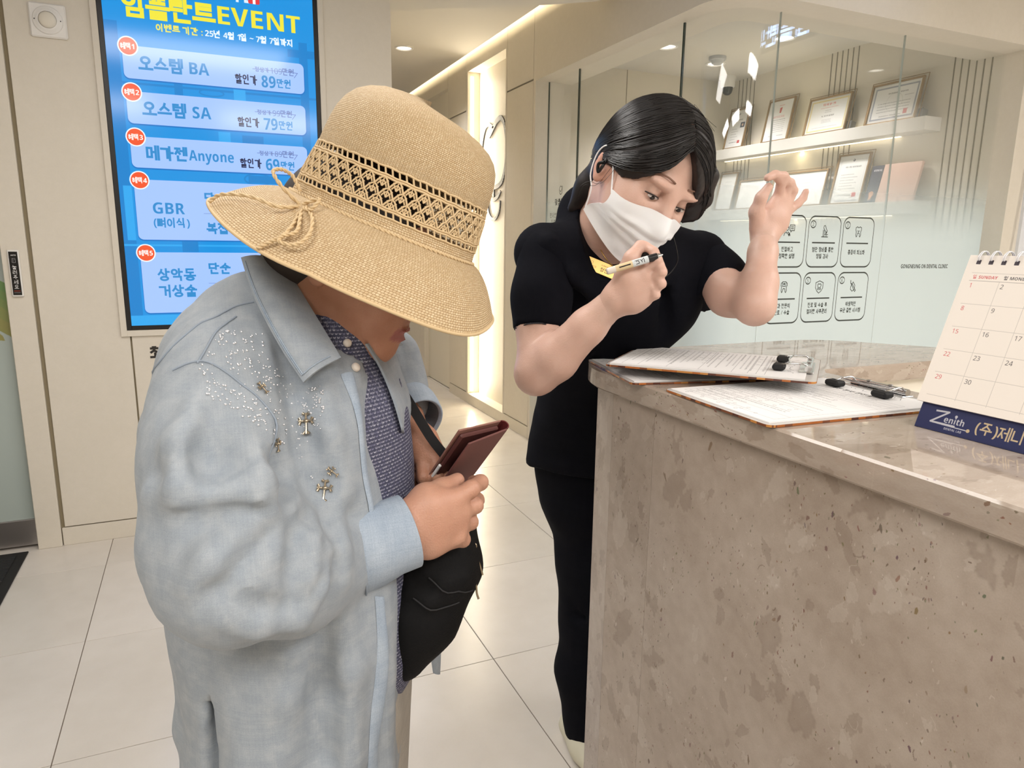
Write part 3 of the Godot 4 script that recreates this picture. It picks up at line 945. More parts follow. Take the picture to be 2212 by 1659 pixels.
func front_film() -> StandardMaterial3D:
	# covers x 2.305..3.05 on the middle pane, 1120 px to the metre across and 720 up
	film_base(1024, 1536)
	var sx := 1024.0 / 0.745
	var sy := 1536.0 / 2.247
	# drawn on a square-scale canvas through a stretched helper: x and y scales differ by design, letters are narrow
	var say2 := ["친절하고|정확한 설명", "첨단 장비를 통한|정밀 검사", "통증의 최소화", "치과 전문의|진료 / 수술", "진료 및 수술 후|철저한 사후관리", "위생적인|무균 클린 시스템"]
	for k in 6:
		var x0 := 2.349 + (k % 3) * 0.2165
		var yt := 1.425 - (k / 3) * 0.256
		var X0 := (x0 - 2.305) * sx
		var X1 := (x0 + 0.199 - 2.305) * sx
		var Y0 := (2.247 - yt) * sy
		var Y1 := (2.247 - yt + 0.229) * sy
		var o := []
		for q in rrpts(0, 0, 0.199, 0.229, 0.036): o.append(Vector2(X0 + q.x * sx, Y0 + q.y * sy))
		for q in o.size(): line(o[q], o[(q + 1) % o.size()], 4.2, INK, 0.3)
		var cx := (X0 + X1) / 2
		ringp(Vector2(X0 + 0.026 * sx, Y0 + 0.036 * sy), 0.0155 * sx, 0.0155 * sy, 3.2, INK)
		latin(str(k + 1), Vector2(X0 + 0.026 * sx - 7, Y0 + 0.028 * sy), 11, INK, false, 1.7)
		line(Vector2(cx - 0.07 * sx, Y0 + 0.119 * sy), Vector2(cx + 0.07 * sx, Y0 + 0.119 * sy), 4.0, INK)
		# icons and letters are drawn on a side canvas with square pixels, then squeezed in
		var keep := CV
		cv_new(264, 304, Color(FILM.r, FILM.g, FILM.b, 0.0))
		CV.fill(Color(INK.r, INK.g, INK.b, 0.0))
		icon(k, Vector2(132, 88), 62)
		var ls: PackedStringArray = say2[k].split("|")
		for q in ls.size():
			var sz := 27.0
			var wd := 0.0
			for ch in ls[q]: wd += sz * 0.3 if ch == " " else (sz * 0.7 * 1.13 + 1.5 if ch != "/" else sz * 0.5)
			say(ls[q], Vector2(132 - wd / 2, (200 if ls.size() == 1 else 186) + q * 40), sz, 3.4, INK, 0.7, false)
		CV.resize(int((X1 - X0) * SS), int((Y1 - Y0) * SS), Image.INTERPOLATE_BILINEAR)
		keep.blend_rect(CV, Rect2i(0, 0, CV.get_width(), CV.get_height()), Vector2i(int(X0 * SS), int(Y0 * SS)))
		CV = keep
	return film_mat()
func end_film() -> StandardMaterial3D:
	film_base(1024, 1536)
	var keep := CV
	cv_new(640, 40, Color(INK.r, INK.g, INK.b, 0.0))
	latin("GONGNEUNG ON DENTAL CLINIC", Vector2(4, 6), 24, INK, true, 0.93)
	CV.resize(int(0.445 * 2 * 1024.0 / 0.745), int(0.031 * 2 * 1536.0 / 2.247), Image.INTERPOLATE_BILINEAR)
	keep.blend_rect(CV, Rect2i(0, 0, CV.get_width(), CV.get_height()), Vector2i(int(0.145 * 2 * 1024.0 / 0.745), int((2.247 - 1.212) * 2 * 1536.0 / 2.247)))
	CV = keep
	return film_mat()
func side_film(text: bool) -> StandardMaterial3D:
	film_base(512, 1024)
	if text:
		var keep := CV
		cv_new(300, 300, Color(INK.r, INK.g, INK.b, 0.0))
		ringp(Vector2(150, 40), 18, 24, 4, INK)
		pline([Vector2(140, 40), Vector2(150, 50), Vector2(172, 16)], 4, INK)
		say("맞춤진료", Vector2(78, 90), 36, 4.5, INK, 0.9)
		say("환자분의 상황에 맞는", Vector2(14, 170), 28, 2.6, Color8(120, 126, 124), 0.86)
		say("진료를 제공합니다", Vector2(34, 212), 28, 2.6, Color8(120, 126, 124), 0.86)
		CV.resize(int(0.3 * 2 * 512.0 / 0.375), int(0.3 * 2 * 1024.0 / 2.247), Image.INTERPOLATE_BILINEAR)
		keep.blend_rect(CV, Rect2i(0, 0, CV.get_width(), CV.get_height()), Vector2i(int(0.045 * 2 * 512.0 / 0.375), int((2.247 - 1.64) * 2 * 1024.0 / 2.247)))
		CV = keep
	return film_mat()
func glass_room() -> void:
	# soffit with a rounded corner
	var o := PackedVector2Array([Vector2(1.942, -4.085)])
	for q in arc(2.162, -2.55, 0.22, 180, 90, 12): o.append(q)
	o.append(Vector2(5.2, -2.33))
	o.append(Vector2(5.2, -2.62))
	for q in arc(2.29, -2.72, 0.10, 90, 180, 8): o.append(q)
	o.append(Vector2(2.19, -4.085))
	var m := MB.new()
	m.slab(o, 2.247, 2.84)
	struct("trim_1", m, M.wall, "cream soffit with a rounded corner above the glass")
	m = MB.new()
	m.box(Vector3(2.0605, 0, -4.12), Vector3(2.19, 2.247, -4.0865))
	struct("trim_2", m, M.wall, "narrow cream jamb at the corridor end of the glass")
	var P := func(a: Array) -> Array:
		var r := []
		for q in a: r.append(Vector2(q[0], q[1]))
		return r
	pane("window_1", "narrow frosted pane beside the corridor panels", P.call([[2.035, -4.084], [2.035, -3.708]]), side_film(true))
	pane("window_2", "clear glass pane along the corridor side", P.call([[2.035, -3.702], [2.035, -2.766]]), side_film(false))
	var cv: Array = P.call([[2.035, -2.760]])
	for q in arc(2.215, -2.65, 0.18, 180, 90, 14): cv.append(q)
	cv.append(Vector2(2.3025, -2.47))
	pane("window_3", "curved corner pane of the glass room", cv, side_film(false))
	pane("window_4", "front glass pane printed with six icon cards", P.call([[2.304, -2.47], [3.0515, -2.47]]), front_film())
	pane("window_5", "front glass pane with small printed clinic name", P.call([[3.053, -2.47], [3.80, -2.47]]), end_film())
	# room behind
	struct("ceiling_glass_room", bx(Vector3(2.06, 2.49, -4.6), Vector3(3.90, 2.56, -2.5)), M.ceiling, "pale ceiling inside the glass room")
	struct("wall_glass_far", bx(Vector3(2.06, 0, -4.75), Vector3(4.0, 2.9, -4.52)), M.wall, "cream far wall inside the glass room")
	var ob := MB.new()
	ob.box(Vector3(2.86, 0, -4.521), Vector3(2.864, 2.49, -4.518))
	put("panel_joint", ob, M.line, get_node("wall_glass_far"))
	var cw := struct("wall_certificates", bx(Vector3(3.78, 0, -4.52), Vector3(4.0, 2.9, -2.36)), M.wall, "cream wall with thin vertical lines behind the certificates")
	for g in [[-4.42, 5], [-3.57, 6], [-2.735, 6]]:
		for k in g[1]:
			var z: float = g[0] + k * 0.0405
			put("inlay_line", bx(Vector3(3.7775, 0.0, z - 0.003), Vector3(3.781, 2.49, z + 0.003)), M.line, cw)
	struct("wall_right_front", bx(Vector3(3.80, 0, -2.50), Vector3(3.905, 2.247, -2.36), 0.002), M.wall, "cream pillar at the right end of the glass")
	struct("wall_right_white", bx(Vector3(3.905, 0, -2.50), Vector3(5.2, 2.247, -2.345)), M.coolwall, "white wall panel right of the pillar")
	# shelves
	for k in 2:
		var y: float = [1.99, 1.547][k]
		var s := thing("wall_shelf", ["upper pale floating shelf carrying framed certificates", "lower pale floating shelf carrying framed certificates"][k], "shelf", "floating shelves in the glass room", Vector3(3.65, y, -3.6))
		put("board", bx(Vector3(0, -0.072, -0.92), Vector3(0.13, 0, 0.83), 0.002), M.shelf, s)
		put("light_strip", bx(Vector3(0.105, -0.076, -0.90), Vector3(0.120, -0.0725, 0.6)), M.led, s)
		area("shelf_lamp", Vector3(0.10, -0.08, -0.15), Vector3(0.1, -1, 0), Vector2(1.5, 0.02), Color(1, 0.93, 0.75), 0.16, s)
	# lamps on top of the upper shelf wash the wall
	var sl := thing("shelf_uplight", "glowing strip along the back of the upper shelf", "light strip", "", Vector3(3.765, 1.992, -3.6))
	put("strip", bx(Vector3(-0.006, 0, -0.9), Vector3(0.006, 0.006, 0.62)), M.led, sl)
	area("uplight_lamp", Vector3(0, 0.01, -0.1), Vector3(-0.15, 1, 0), Vector2(1.5, 0.012), Color(1, 0.93, 0.72), 0.14, sl)
	certificates()
	# ceiling devices
	var t := thing("smoke_detector", "round grey smoke detector on the glass room ceiling", "smoke detector", "", Vector3(3.19, 2.49, -3.96))
	m = MB.new()
	m.lathe([Vector2(0.055, 0), Vector2(0.055, -0.018), Vector2(0.050, -0.022), Vector2(0.040, -0.022), Vector2(0.036, -0.040), Vector2(0.028, -0.046), Vector2(0.0001, -0.046)], 28)
	put("housing", m, mat(Color8(196, 198, 202), 0.5), t)
	t = thing("dome_camera", "white ceiling security camera with dark dome", "camera", "", Vector3(3.62, 2.49, -4.36))
	m = MB.new()
	m.lathe([Vector2(0.06, 0), Vector2(0.06, -0.02), Vector2(0.052, -0.026), Vector2(0.050, -0.07), Vector2(0.045, -0.076), Vector2(0.036, -0.076)], 28)
	put("housing", m, M.white, t)
	m = MB.new()
	m.lathe([Vector2(0.038, -0.074), Vector2(0.037, -0.095), Vector2(0.030, -0.115), Vector2(0.016, -0.127), Vector2(0.0001, -0.130)], 24)
	put("dome", m, mat(Color8(26, 26, 28), 0.08), t)
	# lit sign that the front pane mirrors
	t = thing("led_sign", "hanging sign of pale blue lit Korean letters over the desk", "sign", "", Vector3(3.04, 2.45, -1.66))
	put("backing", bx(Vector3(0, -0.075, -0.27), Vector3(0.02, 0.075, 0.27), 0.003), M.black_matte, t)
	put("bracket", bx(Vector3(0.005, 0.075, -0.22), Vector3(0.015, 0.18, -0.20)), M.steel, t)
	put("bracket", bx(Vector3(0.005, 0.075, 0.20), Vector3(0.015, 0.18, 0.22)), M.steel, t)
	cv_new(512, 128, Color8(4, 6, 12))
	for k in 4: syllable("임플란트"[k], Vector2(20 + k * 122, 16), Vector2(96, 96), 15, Color8(170, 205, 255))
	var sm := mat(Color8(6, 6, 8), 0.3)
	sm.emission_enabled = true
	sm.emission_texture = cv_tex()
	sm.emission = Color.BLACK
	sm.emission_energy_multiplier = 11.0
	var b := MB.new()
	b.quad(Vector3(-0.001, -0.065, -0.26), Vector3(-0.001, -0.065, 0.26), Vector3(-0.001, 0.065, 0.26), Vector3(-0.001, 0.065, -0.26))
	put("letters", b, sm, t)

func scribble(x0: float, x1: float, y: float, h: float, c: Color, r: RandomNumberGenerator) -> void:
	var x := x0
	while x < x1:
		var w := r.randf_range(h * 0.6, h * 2.6)
		w = minf(w, x1 - x)
		var q := x
		while q < x + w:
			line(Vector2(q, y + r.randf_range(-0.3, 0.1) * h), Vector2(q + h * 0.35, y + r.randf_range(-0.1, 0.4) * h), h * 0.16, c)
			line(Vector2(q + h * 0.2, y - h * 0.4), Vector2(q + h * 0.2, y + h * 0.4), h * 0.14, c)
			q += h * 0.62
		x += w + h * 0.5
func certificates() -> void:
	var r := RandomNumberGenerator.new()
	r.seed = 9
	# kind, far z, near z, foot y, height, label
	var list := [
		[0, -4.44, -4.235, 1.99, 0.29, "portrait certificate with a small portrait photo at the far end of the upper shelf"],
		[1, -4.045, -3.805, 1.99, 0.29, "white certificate with a red award mark on the upper shelf"],
		[2, -3.665, -3.335, 1.99, 0.235, "landscape certificate with yellow border and red heading on the upper shelf"],
		[3, -3.19, -2.862, 1.99, 0.235, "landscape certificate with a blue-grey border at the near end of the upper shelf"],
		[4, -4.50, -4.31, 1.547, 0.285, "plain portrait certificate at the far end of the lower shelf"],
		[5, -4.27, -3.98, 1.547, 0.215, "plain landscape certificate second from the far end of the lower shelf"],
		[6, -3.93, -3.46, 1.547, 0.235, "wide landscape certificate behind the raised hand on the lower shelf"],
		[7, -3.40, -3.165, 1.547, 0.31, "portrait certificate with a small emblem and red seal on the lower shelf"]]
	var red := Color8(196, 74, 78)
	var gy := Color8(120, 120, 124)
	for q in list:
		var wd: float = q[2] - q[1]
		var h: float = q[4]
		var t := thing("framed_certificate", q[5], "certificate", "framed certificates on the wall shelves", Vector3(3.685, q[3], (q[1] + q[2]) / 2))
		t.rotation.z = -0.2
		# local: faces -x, z along the shelf
		var f := MB.new()
		var b := 0.010
		for e in [[0, b, -wd / 2, wd / 2], [h - b, h, -wd / 2, wd / 2]]: f.box(Vector3(-0.008, e[0], e[2]), Vector3(0.008, e[1], e[3]), 0.001)
		for e in [[-wd / 2, -wd / 2 + b], [wd / 2 - b, wd / 2]]: f.box(Vector3(-0.008, b, e[0]), Vector3(0.008, h - b, e[1]), 0.001)
		put("frame", f, M.bronze, t)
		var wire := MB.new()
		var ow := 0.016
		for e in [[0, h + ow, -wd / 2 - ow, -wd / 2 - ow + 0.003], [0, h + ow, wd / 2 + ow - 0.003, wd / 2 + ow], [h + ow - 0.003, h + ow, -wd / 2 - ow, wd / 2 + ow], [0, 0.003, -wd / 2 - ow, wd / 2 + ow]]:
			wire.box(Vector3(0.006, e[0], e[2]), Vector3(0.010, e[1], e[3]))
		put("outer_wire", wire, M.bronze, t)
		put("backing", bx(Vector3(0.001, b, -wd / 2 + b), Vector3(0.005, h - b, wd / 2 - b)), M.black_matte, t)
		var W := int(360 * wd / 0.3)
		var H := int(360 * h / 0.3)
		cv_new(W, H, Color8(232, 233, 232))
		var k: int = q[0]
		match k:
			0:
				pline([Vector2(W * 0.08, H * 0.1), Vector2(W * 0.92, H * 0.1), Vector2(W * 0.92, H * 0.93), Vector2(W * 0.08, H * 0.93)], 1.5, Color8(190, 196, 204), true)
				disc(Vector2(W * 0.5, H * 0.1), 9, Color8(60, 70, 90)); disc(Vector2(W * 0.5, H * 0.095), 5, Color8(240, 240, 240))
				scribble(W * 0.3, W * 0.72, H * 0.26, 13, Color8(60, 60, 66), r)
				poly(rrpts(W * 0.66, H * 0.34, W * 0.9, H * 0.48, 1), Color8(60, 70, 92))
				disc(Vector2(W * 0.78, H * 0.41), 11, Color8(214, 186, 166), 13)
				for e in 5: scribble(W * 0.2, W * (0.5 + 0.1 * (e % 2)), H * (0.5 + e * 0.07), 7, gy, r)
				scribble(W * 0.2, W * 0.6, H * 0.86, 11, Color8(70, 70, 76), r)
				poly(rrpts(W * 0.66, H * 0.82, W * 0.8, H * 0.9, 1), red)
			1:
				poly([Vector2(W * 0.46, H * 0.18), Vector2(W * 0.56, H * 0.17), Vector2(W * 0.53, H * 0.31), Vector2(W * 0.47, H * 0.31)], red)
				scribble(W * 0.42, W * 0.62, H * 0.12, 9, red, r)
				say("CERTIFICATE", Vector2(W * 0.2, H * 0.37), 22, 3, Color8(206, 120, 122), 0.9, false)
				for e in 7: scribble(W * (0.3 if e else 0.24), W * 0.78, H * (0.48 + e * 0.05), 6 if e else 11, gy, r)
				scribble(W * 0.2, W * 0.36, H * 0.88, 10, gy, r); scribble(W * 0.56, W * 0.8, H * 0.88, 10, gy, r)
			2:
				pline([Vector2(W * 0.05, H * 0.07), Vector2(W * 0.95, H * 0.07), Vector2(W * 0.95, H * 0.93), Vector2(W * 0.05, H * 0.93)], 12, Color8(226, 212, 160), true)
				scribble(W * 0.34, W * 0.66, H * 0.18, 22, Color8(206, 70, 70), r)
				scribble(W * 0.3, W * 0.74, H * 0.28, 7, Color8(214, 130, 130), r)
				for e in 2: scribble(W * 0.42, W * 0.58, H * (0.36 + e * 0.05), 6, gy, r)
				scribble(W * 0.36, W * 0.66, H * 0.52, 15, Color8(70, 70, 70), r)
				for e in 3: scribble(W * 0.38, W * 0.62, H * (0.63 + e * 0.04), 5, gy, r)
				scribble(W * 0.16, W * 0.8, H * 0.84, 5, gy, r)
			3:
				pline([Vector2(W * 0.06, H * 0.09), Vector2(W * 0.94, H * 0.09), Vector2(W * 0.94, H * 0.91), Vector2(W * 0.06, H * 0.91)], 12, Color8(146, 152, 168), true)
				ringp(Vector2(W * 0.5, H * 0.5), H * 0.24, H * 0.24, 3, Color8(204, 206, 204))
				scribble(W * 0.34, W * 0.74, H * 0.25, 14, Color8(70, 70, 76), r)
				scribble(W * 0.7, W * 0.88, H * 0.36, 7, gy, r)
				for e in 4: scribble(W * 0.16, W * 0.84, H * (0.5 + e * 0.075), 8, Color8(90, 90, 94), r)
				scribble(W * 0.24, W * 0.7, H * 0.84, 11, Color8(80, 80, 84), r)
				poly(rrpts(W * 0.74, H * 0.72, W * 0.82, H * 0.85, 1), red)
			4, 5, 6:
				if k == 6: disc(Vector2(W * 0.2, H * 0.27), 20, Color8(196, 166, 110))
				for e in 5: scribble(W * 0.3, W * 0.72, H * (0.22 + e * 0.1), 9 if e < 2 else 6, Color8(172, 172, 170), r)
				if k == 6: poly(rrpts(W * 0.68, H * 0.74, W * 0.74, H * 0.86, 1), red)
			7:
				pline([Vector2(W * 0.08, H * 0.09), Vector2(W * 0.92, H * 0.09), Vector2(W * 0.92, H * 0.92), Vector2(W * 0.08, H * 0.92)], 1.5, Color8(180, 186, 196), true)
				disc(Vector2(W * 0.5, H * 0.1), 10, Color8(58, 64, 86)); disc(Vector2(W * 0.49, H * 0.095), 5, Color8(236, 236, 236))
				scribble(W * 0.26, W * 0.8, H * 0.24, 15, Color8(60, 60, 66), r)
				for e in 6: scribble(W * 0.16, W * (0.62 + 0.12 * (e % 2)), H * (0.4 + e * 0.06), 8, gy, r)
				scribble(W * 0.2, W * 0.64, H * 0.84, 14, Color8(60, 60, 66), r)
				poly(rrpts(W * 0.68, H * 0.79, W * 0.82, H * 0.88, 1), red)
				poly(rrpts(W * 0.1, H * 0.94, W * 0.9, H * 0.975, 1), Color8(176, 178, 182))
		var pm := mat(Color.WHITE, 0.35)
		pm.albedo_texture = cv_tex()
		var pg := MB.new()
		pg.quad(Vector3(0.0005, b, -wd / 2 + b), Vector3(0.0005, b, wd / 2 - b), Vector3(0.0005, h - b, wd / 2 - b), Vector3(0.0005, h - b, -wd / 2 + b))
		put("sheet", pg, pm, t)
		if k in [2, 3, 6]:
			put("stand", bx(Vector3(0.012, 0, wd / 2 - 0.05), Vector3(0.055, 0.06, wd / 2 + 0.028), 0.002), mat(Color8(96, 96, 96), 0.5), t)
	# rose-gold plaque with a dark band and an award ribbon mark
	var t := thing("award_plaque", "rose-gold slanted plaque with navy band at the near end of the lower shelf", "plaque", "", Vector3(3.69, 1.547, -2.985))
	t.rotation.z = -0.25
	put("plate", bx(Vector3(-0.008, 0, -0.075), Vector3(0.012, 0.225, 0.165), 0.002), mat(Color8(222, 190, 176), 0.3, 0.2), t)
	cv_new(128, 360, Color8(44, 50, 74))
	scribble(24, 108, 44, 26, Color8(220, 220, 226), r)
	disc(Vector2(64, 280), 28, Color8(206, 150, 118))
	poly([Vector2(46, 296), Vector2(40, 344), Vector2(60, 328), Vector2(70, 346), Vector2(82, 298)], Color8(206, 150, 118))
	var bm := mat(Color.WHITE, 0.35)
	bm.albedo_texture = cv_tex()
	var pb := MB.new()
	pb.box(Vector3(-0.008, 0, -0.155), Vector3(0.012, 0.222, -0.0755), 0.002)
	put("band", pb, mat(Color8(44, 50, 74), 0.35), t)
	pb = MB.new()
	pb.quad(Vector3(-0.0085, 0.003, -0.153), Vector3(-0.0085, 0.003, -0.078), Vector3(-0.0085, 0.219, -0.078), Vector3(-0.0085, 0.219, -0.153))
	put("band_print", pb, bm, t)
# ---------- reception desk ----------
func offset_path(p: PackedVector2Array, d: float) -> PackedVector2Array:
	var o := PackedVector2Array()
	for k in p.size():
		var a := p[maxi(k - 1, 0)]
		var b := p[mini(k + 1, p.size() - 1)]
		var t := (b - a).normalized()
		o.append(p[k] + Vector2(t.y, -t.x) * d)
	return o
func reception() -> void:
	var t := thing("reception_desk", "curved reception desk of polished pale brown marble", "desk", "", Vector3(0, 0, 0))
	# outer plan line from the visitor side round the corner to the far end
	var out := PackedVector2Array([Vector2(0.652, 0.75), Vector2(0.652, -0.55), Vector2(0.652, -0.8)])
	for q in arc(0.877, -1.06, 0.225, 180, 270, 18): out.append(q)
	out.append(Vector2(1.285, -1.285))
	for q in arc(1.30, -1.10, 0.185, 275, 318, 6): out.append(q)
	out.append(Vector2(1.58, -1.045))
	var top := out.duplicate()
	for q in [Vector2(1.66, -0.945), Vector2(1.06, -0.945), Vector2(1.035, -0.92), Vector2(1.035, 0.75)]: top.append(q)
	var m := MB.new()
	m.slab(top, 1.030, 1.065, 0.003)
	put("worktop", m, M.stone_top, t).set_meta("label", "glossy marble worktop")
	# stone cladding in slabs, each its own piece
	var ol := PackedVector2Array([Vector2(0.652, 0.75), Vector2(0.652, -0.93)])
	for q in arc(0.877, -1.06, 0.225, 180, 270, 4): ol.append(q)
	ol.append(Vector2(1.285, -1.285))
	ol.append(Vector2(1.58, -1.045))
	var o1 := offset_path(ol, -0.018)
	var o2 := offset_path(ol, -0.040)
	var run := 0.0
	for k in ol.size() - 1:
		var len := o1[k].distance_to(o1[k + 1])
		m = MB.new()
		var d := (o1[k + 1] - o1[k]).normalized() * 0.0003
		var q := [o1[k] + d, o1[k + 1] - d, o2[k + 1] - d, o2[k] + d]
		var V := func(a: Vector2, y: float) -> Vector3: return Vector3(a.x, y, a.y)
		var u := run * 0.9
		m.quad(V.call(q[1], 0), V.call(q[0], 0), V.call(q[0], 1.03), V.call(q[1], 1.03), Vector2(u + len * 0.9, 0.93), Vector2(u, 0.0))
		m.quad(V.call(q[2], 0), V.call(q[1], 0), V.call(q[1], 1.03), V.call(q[2], 1.03))
		m.quad(V.call(q[0], 0), V.call(q[3], 0), V.call(q[3], 1.03), V.call(q[0], 1.03))
		m.quad(V.call(q[3], 0), V.call(q[2], 0), V.call(q[2], 1.03), V.call(q[3], 1.03))
		put("cladding_slab", m, M.stone, t)
		run += len + 0.13
	var body := offset_path(ol, -0.042)
	for q in [Vector2(1.63, -0.965), Vector2(1.015, -0.965), Vector2(1.015, 0.74)]: body.append(q)
	m = MB.new()
	m.slab(body, 0.0, 1.0295)
	put("carcass", m, M.pale, t)
	clipboards()
	calendar()

func form_tex(sd: int) -> Texture2D:
	var r := RandomNumberGenerator.new()
	r.seed = sd
	var W := 760
	var H := 1060
	cv_new(W, H, Color8(240, 239, 238))
	var k1 := Color8(110, 108, 110)
	var k2 := Color8(150, 148, 150)
	say("초진 환자 문진표", Vector2(230, 150), 34, 5, Color8(70, 70, 74), 0.86)
	var x := 40.0
	var pts := [Vector2(120, 60)]     # a pen scrawl near the top
	for k in 26: pts.append(Vector2(180 + k * 17, 80 + r.randf_range(-26, 26)))
	pline(spline(pts, 4), 2.2, Color8(60, 60, 66))
	for y in [205, 250, 295, 380, 560, 740, 905, 1000]: line(Vector2(40, y), Vector2(W - 40, y), 2, k2)
	for q in [40, W - 40]: line(Vector2(q, 205), Vector2(q, 1000), 2, k2)
	for q in [180, 420, 560]: line(Vector2(q, 205), Vector2(q, 295), 2, k2)
	var y := 222.0
	while y < 985:
		scribble(56, r.randf_range(300, 690), y, 14 if r.randf() < 0.3 else 10, k1 if r.randf() < 0.5 else k2, r)
		if r.randf() < 0.45:
			for e in r.randi_range(3, 6): pline(rrpts(90 + e * 100, y + 16, 104 + e * 100, y + 28, 1), 1.6, k1, true)
			y += 18
		y += r.randf_range(22, 30)
	for e in 4: pline(rrpts(90 + e * 130, 1016, 104 + e * 130, 1030, 1), 1.6, k1, true)
	return cv_tex()
func clipboard(label: String, at: Vector3, yaw: float, tilt: float, sd: int) -> void:
	# local: x long way, clip at +x; z across
	var t := thing("clipboard", label, "clipboard", "clipboards with forms on the marble worktop", at)
	t.rotation = Vector3(0, yaw, tilt)
	var m := MB.new()
	var o := PackedVector2Array()
	for q in rrpts(-0.165, -0.12, 0.165, 0.12, 0.012): o.append(q)
	m.slab(o, 0.0, 0.003, 0.0006)
	put("board", m, M.acrylic, t)
	# patches of the tortoiseshell rim
	var rim := MB.new()
	var r := RandomNumberGenerator.new()
	r.seed = sd
	var n := o.size()
	for k in n:
		var a := o[k]
		var b := o[(k + 1) % n]
		var steps := maxi(1, int(a.distance_to(b) / 0.012))
		for s in steps:
			var p := a.lerp(b, float(s) / steps) * 1.0008
			var q2 := a.lerp(b, float(s + 1) / steps) * 1.0008
			rim.col = [Color(0.42, 0.13, 0.03), Color(0.10, 0.035, 0.02), Color(0.55, 0.24, 0.06), Color(0.2, 0.07, 0.03)][r.randi() % 4]
			var V := func(v: Vector2, y: float) -> Vector3: return Vector3(v.x, y, v.y)
			rim.quad(V.call(p, -0.0001), V.call(q2, -0.0001), V.call(q2, 0.0031), V.call(p, 0.0031))
	var rm := mat(Color.WHITE, 0.25)
	rm.vertex_color_use_as_albedo = true
	put("tortoiseshell_rim", rim, rm, t, true)
	var p := MB.new()
	p.box(Vector3(-0.158, 0.0032, -0.111), Vector3(0.148, 0.0046, 0.111), 0.0)
	put("form_stack", p, M.paper, t)
	p = MB.new()
	# sheet: top edge at the clip (+x); text reads with up = +x
	p.quad(Vector3(-0.158, 0.0048, -0.111), Vector3(-0.158, 0.0048, 0.111), Vector3(0.148, 0.0048, 0.111), Vector3(0.148, 0.0048, -0.111))
	var pm := mat(Color.WHITE, 0.6)
	pm.albedo_texture = form_tex(sd)
	put("printed_form", p, pm, t)
	# wire lever clip with rubber ends
	var c := MB.new()
	c.box(Vector3(0.136, 0.0049, -0.055), Vector3(0.158, 0.0065, 0.055), 0.0006)
	c.tube([Vector3(0.150, 0.011, -0.052), Vector3(0.150, 0.011, 0.052)], 0.0055, 10)
	put("clip_bar", c, M.chrome, t)
	c = MB.new()
	c.tube(spline([Vector3(0.150, 0.012, -0.045), Vector3(0.142, 0.018, -0.047), Vector3(0.122, 0.017, -0.048), Vector3(0.104, 0.013, -0.046)], 5), 0.0016, 6)
	c.tube(spline([Vector3(0.150, 0.012, 0.045), Vector3(0.142, 0.018, 0.047), Vector3(0.122, 0.017, 0.048), Vector3(0.104, 0.013, 0.046)], 5), 0.0016, 6)
	c.tube([Vector3(0.122, 0.017, -0.048), Vector3(0.118, 0.0175, 0.0), Vector3(0.122, 0.017, 0.048)], 0.0015, 6)
	put("clip_wire", c, M.chrome, t)
	for s in [-1, 1]:
		put("rubber_end", bx(Vector3(0.096, 0.0062, s * 0.045 - 0.014), Vector3(0.116, 0.0155, s * 0.045 + 0.014), 0.003), M.black_matte, t)
	for s in [-1, 1]:
		c = MB.new()
		c.lathe([Vector2(0.004, 0.0165), Vector2(0.0035, 0.0175), Vector2(0.0001, 0.018)], 10, Transform3D(Basis.IDENTITY, Vector3(0.150, 0, s * 0.02)))
		put("rivet", c, M.steel, t)
func clipboards() -> void:
	M.paper = mat(Color8(243, 242, 240), 0.7)
	M.acrylic = mat(Color8(206, 202, 198), 0.2)
	clipboard("clipboard with forms lying lowest at the rounded corner of the desk", Vector3(0.818, 1.0655, -1.026), -0.212, 0.0, 11)
	clipboard("clipboard with forms nearest the calendar, its clip behind it", Vector3(0.8135, 1.0655, -0.762), -0.05, 0.0, 22)
	clipboard("clipboard with forms resting on top of the two others", Vector3(0.815, 1.0875, -0.962), -0.845, 0.0, 33)
